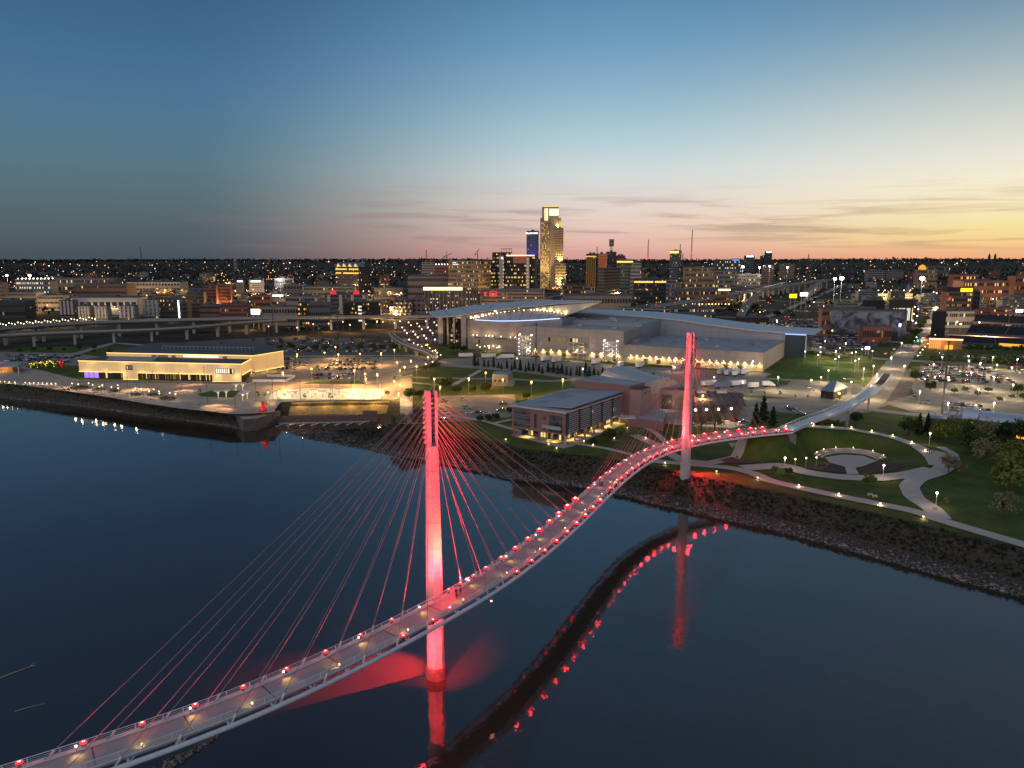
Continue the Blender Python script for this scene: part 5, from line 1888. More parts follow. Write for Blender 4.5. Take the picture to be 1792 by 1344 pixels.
def tower(name, label, xl, xr, ytop, D, wall='grey', xm=None, floors=8, cols=8, lit=.25, depth=None, cat='building', group=None, ybase=None, roof=True, lits=None, units=1, glass=None, seed=None, zfix=None):
    """block building: the corner xm stands at distance D, faces lie on the street grid; without xm it faces the river"""
    zb = gz(xat((xl + xr) / 2, D, 20), D)
    zt = ztop(ytop, D) if zfix is None else zb + zfix
    if zt < zb + 4:
        zt = zb + 4
    hh = H - (zb + zt) / 2
    if xm is not None:
        C = Vector((xat(xm, D, (zb + zt) / 2), D))
        k = (xl - 896) / F
        tl = (C.x - k * (C.y * CP + hh * SP)) / (U2[0] + k * (-U2[1]) * CP)
        k = (xr - 896) / F
        den = V2[0] - k * V2[1] * CP
        tr = (k * (C.y * CP + hh * SP) - C.x) / den if den > .05 else 30
        tl, tr = max(6, min(tl, 260)), max(6, min(tr, 200))
        A = C - Vector(U2) * tl
        Bk = C + Vector(V2) * tr
        poly = [tuple(A), tuple(C), tuple(Bk), tuple(A + Vector(V2) * tr)]
    else:
        A, C = Vector((xat(xl, D, (zb + zt) / 2), D)), Vector((xat(xr, D, (zb + zt) / 2), D))
        dp = depth or max(14, (C - A).length * .5)
        poly = [tuple(A), tuple(C), (C.x + dp * .12 * (1 if C.x > 0 else -1), C.y + dp), (A.x + dp * .12 * (1 if C.x > 0 else -1), A.y + dp)]
        Bk = None
    t = thing(name, label, cat, ((poly[0][0] + poly[2][0]) / 2, (poly[0][1] + poly[2][1]) / 2, zb), group)
    MB().prism(poly, zb - 3, zt, wallm(wall), ROOFD).build('wall', None, t)
    if roof:
        slab_roof(t, poly, zt, ROOFD, 1.0, .7)
        c = Vector(((poly[0][0] + poly[2][0]) / 2, (poly[0][1] + poly[2][1]) / 2))
        for u_ in range(units):
            w_ = (Vector(poly[1]) - Vector(poly[0])).length
            MB().box((c.x + (u_ - .5 * (units - 1)) * w_ * .3, c.y, zt + 2), (w_ * .22, w_ * .15, 3.0)).build('roof_unit', wallm('slate'), t)
    h = zt - zb
    fl = max(1, min(floors, 40))
    cols = int(cols * 1.7) if cols > 3 else cols
    for f in range(fl):
        z0 = zb + h * (f + .34) / fl
        z1 = zb + h * (f + .74) / fl
        band(t, A, C, z0, z1, cols, lit, 'window_band', .18, .3, None, lits, glass)
        if Bk is not None and (Bk - C).length > 8:
            band(t, C, Bk, z0, z1, max(2, int(cols * .6)), lit, 'window_band', .18, .3, None, lits, glass)
    t['zt'] = zt
    return t, poly, zb, zt


def clear(t):
    if 'zt' in t:
        del t['zt']
    return t


GOLD = emit('gold_lit_facade', (255, 205, 105), 1.0)
GOLDD = emit('gold_lit_facade_dim', (190, 140, 60), .55)
CREAM = emit('cream_lantern_glass', (255, 238, 190), 1.7)
SIGNW = emit('white_sign_light', (255, 255, 255), 4.0)
SIGNR = emit('red_sign_light', (255, 40, 50), 2.6)
SIGNY = emit('yellow_sign_light', (255, 220, 40), 1.6)
SIGNP = emit('pinkish_white_flood', (255, 235, 250), 14.0)
BLUEL = emit('blue_sign_light', (90, 130, 255), 2.5)


def gold_tower():
    D = 1826
    zb = gz(xat(965, D, 25), D)
    t = thing('stepped_gold_tower', 'tallest tower of the skyline, stepped granite lit gold with a glowing cream crown', 'skyscraper', (xat(965, D, 60), D + 20, zb))
    st = mat('granite_cladding', (.3, .23, .15), .5, var=.08, scale=.05)

    def sh(xl, xr, yt, dd, dep, nm):
        x0, x1, zt = xat(xl, D, 60), xat(xr, D, 60), ztop(yt, D)
        y0 = D + dd
        MB().prism([(x0, y0), (x1, y0), (x1, y0 + dep), (x0, y0 + dep)], zb - 3, zt, st, ROOFD).build(nm, None, t)
        return x0, x1, y0, zt
    a = sh(949, 977, 361.5, 6, 34, 'crown_shaft')
    b = sh(945.7, 960.5, 381, 0, 30, 'front_shaft')
    c = sh(966, 981.5, 381, 8, 28, 'shoulder_shaft')
    d = sh(970, 985.4, 398.5, 2, 30, 'side_shaft')
    e = sh(971, 990, 461, -6, 40, 'podium')
    # crown lantern
    h0, h1 = ztop(386, D), ztop(364.5, D)
    for k in range(3):
        x0 = xat(951.4 + k * 2.3, D, 60)
        MB().beam((x0 + 1.2, D - .4 if k < 3 else D, (h0 + h1) / 2), (x0 + 3.0, D - .4, (h0 + h1) / 2), .3, h1 - h0).build('lantern_window', CREAM, t)
    x0, x1 = xat(960.8, D, 60), xat(976.6, D, 60)
    zz0, zz1 = ztop(377, D), ztop(365, D)
    MB().beam((x0, D + 5.7, (zz0 + zz1) / 2), (x1, D + 5.7, (zz0 + zz1) / 2), .3, zz1 - zz0).build('lantern_window', CREAM, t)
    MB().beam((xat(951, D, 60), D + 6, a[3] + .6), (xat(975, D, 60), D + 6, a[3] + .6), 1.2, 1.2).build('crown_light_rim', emit('amber_rim', (255, 190, 90), 1.6), t)
    # front shaft: vertical window strips, the uplight put into glowing panes that thin out upwards
    for k in range(6):
        x = b[0] + 1.2 + k * (b[1] - b[0] - 2) / 5.4
        for s in range(6):
            z0 = zb + 4 + s * (b[3] - zb - 6) / 6
            z1 = z0 + (b[3] - zb - 6) / 6 - 1
            pn = MB()
            n = 7
            for j in range(n):
                q0, q1 = z0 + (z1 - z0) * j / n, z0 + (z1 - z0) * (j + .68) / n
                pn.add([(x, D - .25, q0), (x + 1.7, D - .25, q0), (x + 1.7, D - .25, q1), (x, D - .25, q1)], [(0, 1, 2, 3)], GOLD if rnd.random() < (.5 - .06 * s) else (GOLDD if rnd.random() < .6 else GLASSD))
            pn.build('window_strip', None, t)
    for (x0, x1, y0, zt), f, lt in ((d, 26, .12), (e, 9, .25)):
        for s in range(f):
            z0 = zb + (zt - zb) * (s + .2) / f
            band(t, (x0, y0), (x1, y0), z0, z0 + (zt - zb) / f * .55, 8, lt if s > 8 else .35, 'window_band', .25, .2, None, (GOLDD, GOLDD, LITD), mat('bronze_glass', (.16, .1, .06), .12, metal=.5, var=0))
    z0, z1 = ztop(396.5, D), ztop(388, D)
    band(t, (c[0] + 4, c[2]), (c[1], c[2]), z0, z1, 6, 1, 'sky_lobby_window', .3, .1, None, (GOLD,))
    # floodlights standing at the setbacks and the foot
    w = (1, .72, .3)
    spot_lamp('facade_floodlight', (b[0] + 8, D - 26, zb + 22), (b[0] + 8, D, zb + 95), w, 3.8e5, t, 70, .9, 1)
    spot_lamp('facade_floodlight', (d[0] + 14, D - 4, e[3] + 2), (d[0] + 14, D + 2, e[3] + 40), w, 2.6e5, t, 110, .9, 1)
    spot_lamp('facade_floodlight', (e[0] + 14, D - 22, zb + 12), (e[0] + 14, D - 6, zb + 30), w, 2.2e5, t, 110, .9, 1)
    spot_lamp('facade_floodlight', (d[0] + 8, D + 4, d[3] + 1), (d[0] + 8, D + 8, d[3] + 14), w, 60000, t, 120, .9, 1)
    for k in range(7):
        MB().ball((e[0] - 6 + k * 5, D - 30 - k % 3, zb + 6 + 2 * (k % 2)), .9, 6, 4).build('forecourt_lamp', (WARM_CORE, ORANGE_CORE)[k % 2], t)


gold_tower()


def blue_tower():
    D = 1960
    t, poly, zb, zt = tower('blue_lit_tower', 'dark slab tower washed blue at its foot, white lit sign on top', 921.3, 942.5, 404, D, 'slate', 940, 26, 9, .06, cat='skyscraper', roof=True, units=1)
    d = (Vector(poly[1]) - Vector(poly[0])).normalized()
    c = (Vector(poly[1]) + Vector(poly[0])) / 2
    text_part('WoodmenLife', 6.0, SIGNW, t, (c.x - .5, c.y - 1.2, zt - 7.5), math.atan2(d.y, d.x), 'sign_lettering')
    n_ = Vector((d.y, -d.x))
    for k in (.25, .75):
        p = Vector(poly[0]).lerp(Vector(poly[1]), k) + n_ * 22
        q = Vector(poly[0]).lerp(Vector(poly[1]), k)
        spot_lamp('facade_floodlight', (p.x, p.y, zb + 45), (q.x, q.y, zb + 66), (.03, .06, 1), 2.2e5, t, 100, .9, 1)
    clear(t)


blue_tower()


def framed_block():
    D = 1300
    t, poly, zb, zt = tower('framed_glass_office', 'dark glass office block framed by two white pylons with an orange lit roof edge', 874, 936, 448, D, 'black', None, 13, 16, .3, 40, 'office building', lits=(LITW, LITW, LITD), units=0)
    A, C = poly[0], poly[1]
    for px_ in (877.5, 923.5):
        x = xat(px_, D, 50)
        MB().box((x, D - 1.2, (zb + zt) / 2), (7.5 if px_ < 900 else 5.5, 4, zt - zb + 1), wallm('white')).build('white_pylon', None, t)
        p = MB()
        for k in range(14):
            p.box((x + (3.3 if px_ < 900 else 0), D - 3.4, zb + 4 + k * (zt - zb - 10) / 13), (1.1, .3, 2.0), LITW)
        p.build('stair_window', None, t)
    MB().beam((xat(886, D, 50), D - 1, zt + .8), (xat(935, D, 50), D - 1, zt + .8), 1.2, 1.8).build('roof_light_strip', emit('orange_white_strip', (255, 190, 140), 3.0), t)
    MB().beam((xat(898, D, 50), D - .5, zt - 7), (xat(922, D, 50), D - .5, zt - 7), .6, 11).build('copper_panel', mat('copper_panel', (.4, .15, .08), .4, var=.1), t)
    MB().lathe((xat(879, D, 50), D - 3.6, zt - 5), [(.01, 0), (1.6, 1.6), (.01, 3.2)], 8).build('emblem', SIGNW, t)
    t2, poly, zb, zt = tower('rear_glass_office', 'black glass office with a raised steel frame on its roof, behind the framed block', 864, 896, 442, 1380, 'black', None, 14, 9, .35, 30, 'office building', units=0)
    fr = MB()
    for k in range(5):
        x = xat(877.5 + k * 4.5, 1385, 80)
        fr.beam((x, 1390, zt), (x, 1390, zt + 7), .8, .8)
    fr.beam((xat(877, 1385, 80), 1390, zt + 7), (xat(896, 1385, 80), 1390, zt + 7), 1, 1)
    fr.build('roof_frame', DARK_METAL, t2)
    t3, *_ = tower('rear_glass_office', 'black glass wing with many lit panes between the tan hotel and the framed block', 850, 876, 455, 1320, 'black', None, 12, 9, .4, 30, 'office building', units=0)


framed_block()


def tan_hotel():
    D = 1250
    t, poly, zb, zt = tower('tan_slab_hotel', 'broad tan slab building with rows of lit floors and small lettering at the top corner', 784.5, 859, 456.5, D, 'tan', 837, 11, 26, .3, cat='hotel', lits=(LITW, LITD, LITD), units=2)
    d = (Vector(poly[1]) - Vector(poly[0])).normalized()
    for k, w in ((0, 5), (1, 8)):
        b = MB()
        for j in range(w):
            p = Vector(poly[0]) + d * (10 + j * 1.5) + Vector((d.y, -d.x)) * .5
            b.beam((p.x, p.y, zt - 3 - k * 3), (p.x + d.x * 1.1, p.y + d.y * 1.1, zt - 3 - k * 3), .2, 1.7 if j % 3 else 2.2)
        b.build('small_lettering', LITC, t)
    clear(t)


tan_hotel()


def riverfront_hotel():
    D = 1010
    t, poly, zb, zt = tower('balcony_hotel', 'long dark hotel slab with scattered lit rooms and a cream light box along its roof', 744, 841, 509, D, 'dark', None, 9, 30, .13, 22, 'hotel', lits=(LITW, LITW, LITC), units=0)
    MB().beam((xat(741, D, 50), D - 1, zt + 3), (xat(809, D, 50), D - 1, zt + 3), 3, 4.2).build('roof_light_box', emit('cream_roof_box', (255, 232, 170), 2.2), t)
    grid = MB()
    for k in range(16):
        x = poly[0][0] + (poly[1][0] - poly[0][0]) * k / 15
        grid.beam((x, D - .6, zb), (x, D - .6, zt), .7, .35)
    grid.build('balcony_frame', wallm('grey'), t)
    clear(t)
    t2, poly, zb, zt = tower('hotel_tower_wing', 'taupe hotel wing with red lit rooftop signs, joined beyond the dark hotel slab', 841, 951, 506.5, 1020, 'taupe', None, 9, 22, .14, 22, 'hotel', lits=(LITW, LITD, LITD), units=1)
    y = 1019
    sg = MB()
    for k in range(5):
        x = xat(858.5 + k * 2.6, 1020, 50)
        sg.box((x, y, zt - 7.4), (1.1, .3, 4.0 - .4 * abs(k - 2)))
    for k in range(6):
        a, b = (PI * k / 6, PI * (k + 1) / 6)
        sg.beam((xat(863.7, 1020, 50) - 5 * math.cos(a), y, zt - 4.6 + 2.4 * math.sin(a)), (xat(863.7, 1020, 50) - 5 * math.cos(b), y, zt - 4.6 + 2.4 * math.sin(b)), .3, .4)
    sg.build('arched_sign', SIGNR, t2)
    MB().box((xat(849, 1020, 50), y, zt - 6), (2.6, .3, 4.2)).build('corner_sign', SIGNR, t2)
    clear(t2)


riverfront_hotel()

TW = [
    # name, label, xl, xm, xr, ytop, D, wall, floors, cols, lit, seed
    ('gold_striped_tower', 'black tower with thin gold vertical strips, left end of the orange mirrored group', 1025, 1043, 1046, 444.5, 1500, 'black', 18, 6, .05),
    ('mirrored_tower', 'mirror glass tower glowing orange from the sunset beside the gold striped tower', 1042, None, 1062, 444, 1520, 'rust', 12, 8, .05),
    ('mast_tower', 'dark tower carrying a stacked antenna mast above the orange mirror tower', 1060, None, 1078, 441, 1560, 'dark', 14, 6, .08),
    ('dark_reddish_block', 'dark reddish block just beyond the antenna tower', 1077, None, 1093.5, 447.5, 1590, 'brick', 12, 6, .06),
    ('lit_top_block', 'grey green block with a lit top floor next to the pale white block', 1079, None, 1107, 455, 1480, 'green', 12, 8, .12),
    ('pale_block', 'pale white block with small windows at the end of the antenna tower group', 1103, None, 1121.5, 460, 1470, 'pale', 10, 8, .08),
    ('brown_ribbed_block', 'tall dark brown ribbed block standing in front of the antenna tower group', 1046, 1057, 1085, 469, 1180, 'brown', 14, 12, .015),
    ('white_topped_tower', 'lone dark tower with a bright yellow lit top standing apart on the ridge', 1171.5, 1187, 1192, 438.5, 2250, 'slate', 14, 6, .2),
    ('hill_office', 'dark hilltop office block with a white sign, lower of the hilltop pair', 1303, None, 1320, 447.5, 3300, 'slate', 8, 6, .05),
    ('hill_office', 'plain dark hilltop block attached to the tall thin sign tower', 1330.5, None, 1341, 448, 3350, 'slate', 8, 5, .05),
    ('hill_tower', 'thin dark hilltop tower with a white lit crown', 1338.5, None, 1350.5, 440, 3300, 'dark', 10, 5, .05),
    ('blank_brown_tower', 'blank brown apartment tower standing before the hilltop towers', 1332, 1352, 1354, 464, 2150, 'brown', 9, 8, .05),
    ('tan_apartment', 'tan apartment slab with a white flood lamp in front, farther along the motorway', 1366, None, 1390, 462, 2500, 'tan', 8, 6, .03),
    ('tiny_ridge_tower', 'tiny dark block alone on the wooded ridge beside a thin mast', 1405, None, 1414, 453.5, 4300, 'dark', 6, 4, .05),
    ('long_hall', 'long low hall with a dark roof between the arena tip and the ramps', 985, None, 1104, 518, 1060, 'slate', 2, 14, .05),
    ('white_stair_block', 'low white block with a lit stair strip at the gold tower foot', 982, None, 990, 489, 1350, 'pale', 8, 3, .9),
    ('brick_garage', 'brown open car park deck beside the gold tower foot', 985, None, 1024, 500, 1280, 'brown', 5, 12, .35),
    ('white_low_block', 'small pale block between the brown deck and the ribbed brown block', 1024, None, 1040, 501, 1250, 'pale', 4, 5, .1),
    ('lit_band_office', 'wide dark glass office with bright yellow band lights on its top floor', 1109, None, 1165, 488, 1350, 'dark', 6, 18, .12),
    ('grey_side_block', 'grey block adjoining the yellow banded glass office', 1165, None, 1182, 490, 1350, 'grey', 6, 6, .15),
    ('stone_station', 'broad stone building with arched fronts on the slope behind the glass office', 1198, None, 1250, 468, 1900, 'tan', 4, 14, .25),
    ('grand_station', 'dark columned station hall with many warm lights near the motorway bend', 1250, None, 1290, 474, 1900, 'grey', 4, 12, .35),
    ('lit_arena_deck', 'long cream lit parking deck in front of the blank brown tower', 1288, None, 1332, 480, 2050, 'pale', 3, 12, .8),
    ('hospital_block', 'wide hospital block with rows of cool windows under the hilltop sign', 1253, None, 1300, 456, 2900, 'slate', 5, 18, .4),
    ('blue_sign_office', 'small office with blue white roof sign on the ridge near the masts', 1276, None, 1296, 454, 3100, 'slate', 4, 6, .15),
    ('garage_row', 'low lit car park deck with orange lamps beside the motorway', 1188, None, 1275, 508, 1260, 'brown', 3, 22, .4),
    ('white_apartment_row', 'long white apartment block with many small windows below the motorway', 1080, 1168, 1175, 541, 900, 'pale', 4, 34, .2),
    ('striped_rail_block', 'low cream block with rooftop sheds between the arena tip and the white apartments', 1005, None, 1090, 548, 880, 'pale', 2, 26, .25),
    ('glass_riverfront_office', 'dark glass office with bright lit floors behind the swept concourse roof', 1176, None, 1252, 539, 860, 'slate', 4, 14, .5),
    ('gabled_top_tower', 'dark tower with lit gabled roofs and gold top floors, alone toward the museum', 588, 628, 649, 467, 1700, 'dark', 11, 12, .1),
    ('pale_midrise', 'pale grey midrise with red tipped mast rising behind it', 738, None, 761, 459, 2100, 'pale', 9, 8, .06),
    ('dark_midrise', 'dark brown midrise with a row of white lamps along its roof', 761, None, 786, 461, 1700, 'brick', 9, 8, .05),
    ('ridge_block', 'low dark block on the ridge beside the red tipped mast', 713, None, 729, 455.5, 3600, 'dark', 4, 6, .05),
    ('flat_brown_block', 'wide plain brown block in front of the pale midrise', 714, None, 785, 484, 1350, 'taupe', 4, 12, .02),
    ('curved_grey_block', 'broad grey green block before the gabled tower', 530, None, 620, 502, 1300, 'green', 4, 22, .12),
    ('dark_theatre', 'dark windowless theatre block beside the broad grey green block', 497, None, 530, 498, 1350, 'slate', 3, 4, .0),
    ('red_domed_hotel', 'white and dark hotel row with two red lit domes', 569, None, 642, 515, 1120, 'slate', 5, 22, .12),
    ('black_modern_flats', 'black modern flats with bright stacked windows in their middle', 602, None, 666, 529, 960, 'black', 5, 14, .3),
    ('checker_flats', 'dark flats with checkered pale balconies beyond the black modern flats', 690, None, 722, 524, 1050, 'dark', 5, 8, .15),
    ('beige_blank_wall', 'beige blank walled block beside the checkered flats', 722, None, 745, 522, 1060, 'taupe', 4, 3, .02),
    ('orange_window_flats', 'black flats with orange lit windows beside a grey concrete block', 522, None, 541, 529, 930, 'black', 5, 4, .75),
    ('concrete_block', 'plain grey concrete block next to the orange windowed flats', 541, None, 578, 530, 930, 'slate', 3, 6, .0),
    ('white_cornice_block', 'pale low block with a dark cornice behind the white billboard', 500, None, 556, 519, 1080, 'pale', 3, 14, .1),
    ('stadium_garage', 'grey brown arena-like garage beside the white billboard', 460, None, 522, 537, 930, 'taupe', 2, 8, .02),
    ('brick_warehouse', 'old brick warehouse with scattered lit windows beside the white billboard', 386, None, 434, 532, 930, 'brick', 5, 14, .14),
    ('dark_warehouse', 'dark brick warehouse adjoining the scattered window warehouse', 350, None, 386, 534, 930, 'brown', 4, 8, .04),
    ('red_apartment_tower', 'red brick apartment tower with stepped top, nearer the dark warehouse', 357, None, 379, 500, 1180, 'brick', 8, 6, .08),
    ('red_apartment_tower', 'red brick apartment tower with a lift shaft, the wider of the red pair', 378, None, 404, 498.5, 1200, 'rust', 8, 7, .1),
    ('dark_tall_warehouse', 'tall dark brick warehouse beside the red apartment towers', 328, None, 357, 511, 1130, 'brown', 6, 8, .05),
    ('rust_low_block', 'low rust coloured block with awnings behind the stepped pale block', 442, None, 474, 517, 1130, 'rust', 3, 8, .1),
    ('stepped_pale_block', 'stepped pale block with a white lit sign near the rust block', 474, None, 500, 514, 1140, 'pale', 3, 6, .1),
    ('twin_sign_office', 'grey office with white roof sign and grid windows, nearer the red towers', 414, None, 427, 490, 1700, 'slate', 6, 5, .1),
    ('grid_window_office', 'white framed grid office with a roof sign, next along the ridge street', 436, None, 460, 490, 1700, 'white', 6, 7, .2),
    ('white_convention_shed', 'long white shed with an uplit cream wall behind the white panelled flats', 128, None, 240, 521, 1120, 'white', 1, 6, .0),
    ('white_panel_flats', 'white panelled flats with dark gaps, first along the street by the sheds', 137, None, 158, 536, 1000, 'pale', 4, 6, .1),
    ('white_panel_flats', 'white panelled flats with an amber lit entrance, second along the street', 166, None, 188, 536.5, 1000, 'white', 4, 6, .12),
    ('white_panel_flats', 'white panelled flats beside the glass corner, third along the street', 208, None, 236, 535.5, 1000, 'pale', 4, 8, .1),
    ('white_panel_flats', 'white panelled flats with lamp-lit ground floor, fourth along the street', 250, None, 279, 525, 1030, 'white', 5, 8, .15),
    ('dark_glass_flats', 'dark glass flats with a white light column beyond the panelled flats', 279, None, 328, 523, 1030, 'dark', 5, 12, .25),
    ('dark_striped_block', 'dark block with vertical white stripes and a lit stair at the shed end', 104, None, 130, 526, 1060, 'slate', 4, 8, .05),
    ('lit_garage', 'multi-storey car park with rows of white lamps', 28, None, 88, 492, 1500, 'grey', 4, 22, .7),
    ('long_white_office', 'long low white framed office behind the lit car park', 96, None, 194, 487, 1750, 'slate', 2, 30, .2),
    ('brown_garage', 'brown open car park with banded decks beside the lit car park', 130, None, 222, 498, 1450, 'brown', 3, 20, .15),
    ('pale_street_flats', 'row of pale flats with dark bays before the lit car park', 10, None, 64, 512, 1220, 'pale', 4, 16, .1),
    ('pale_street_flats', 'lower row of pale flats next to the bright street corner', 66, None, 112, 517, 1200, 'pale', 3, 12, .1),
    ('dark_roofed_hall', 'wide hall with a dark green sloping roof at the street end', -30, None, 44, 527, 1050, 'dark', 2, 12, .08),
    ('edge_tower', 'cream tower cut by the picture edge with an orange lit base', -25, None, 7, 494, 1350, 'tan', 6, 6, .1),
    ('white_hangar', 'long pale shed with white lamps on the wooded slope', 222, None, 315, 494, 1750, 'pale', 2, 10, .1),
    ('slope_house', 'pale house among the trees high on the slope', 244, None, 258, 477, 2500, 'pale', 2, 4, .1),
    ('water_tower', 'pale round-topped water tower on the wooded ridge', 409.5, None, 414.5, 457, 3600, 'pale', 3, 2, .0),
    ('mural_hall', 'long hall with a huge faded grey mural wall beside the avenue', 1441, 1585, 1598, 545, 800, 'slate', 1, 1, .0),
    ('brick_mural_end', 'small dark brick block at the end of the mural hall', 1438, None, 1453, 541, 790, 'brick', 3, 4, .2),
    ('black_block', 'black windowless block on the mural hall roofline', 1515, None, 1547, 526, 830, 'black', 1, 1, .0),
    ('lit_slot_office', 'dark office with tall lit slot windows behind the mural hall', 1562, None, 1597, 525, 860, 'black', 1, 9, .95),
    ('yellow_sign_office', 'brown office with a yellow lit roof sign and glowing floors by the avenue', 1655, None, 1701, 511, 950, 'brown', 6, 9, .7),
    ('shop_block', 'low pale shop block at the foot of the yellow signed office', 1648, None, 1705, 545, 900, 'pale', 2, 10, .3),
    ('brick_flats', 'brick flats with warm balconies beyond the ballpark stand', 1712, None, 1735, 543, 920, 'brick', 4, 5, .45),
    ('brick_flats', 'wider brick flats with white balconies at the ballpark corner', 1738, None, 1774, 540, 910, 'brick', 4, 7, .35),
    ('dark_tall_flats', 'tall narrow dark block beside the yellow signed office', 1700, None, 1713, 510, 980, 'dark', 7, 3, .05),
    ('university_hall', 'long university hall with glowing brick windows behind the ballpark', 1685, None, 1765, 492, 1400, 'brick', 3, 20, .4),
    ('university_hall', 'upper brick university hall with orange lit windows on the slope', 1668, None, 1712, 481, 1650, 'brick', 3, 12, .55),
    ('grey_stone_slab', 'grey stone slab with narrow windows under the wooded ridge', 1518, None, 1548, 473, 2300, 'grey', 5, 10, .02),
    ('grey_stone_slab', 'grey stone slab, farther twin along the wooded ridge', 1550, None, 1581, 474, 2320, 'grey', 5, 10, .04),
    ('gold_lit_tower', 'stone building with a gold floodlit dome beside the stadium lamp', 1606, None, 1640, 472, 1900, 'tan', 4, 8, .3),
    ('orange_lit_hall', 'orange brick hall with glowing glass at the far end of the boulevard', 1776, None, 1830, 484, 1500, 'rust', 3, 10, .5),
    ('ridge_offices', 'long low offices with lit strips high on the wooded ridge', 1618, None, 1662, 466, 2600, 'slate', 2, 16, .35),
    ('neon_bar', 'low dark bar with red and orange lights at the ramp foot', 1292, None, 1345, 556, 800, 'black', 1, 8, .6),
    ('low_brick_shops', 'low brick shops with warm fronts beside the mural hall car park', 1510, None, 1560, 572, 740, 'brick', 1, 10, .4),
    ('brown_midrise', 'brown midrise with lit rooms below the ridge behind the red domes', 664, None, 682, 482, 1900, 'brick', 5, 6, .45),
    ('dark_flat_store', 'wide dark roofed store glowing red underneath near the red domes', 655, None, 705, 504, 1420, 'slate', 1, 8, .3),
    ('teal_low_hall', 'low teal roofed hall behind the dark theatre', 480, None, 512, 487, 1700, 'slate', 2, 8, .1),
]


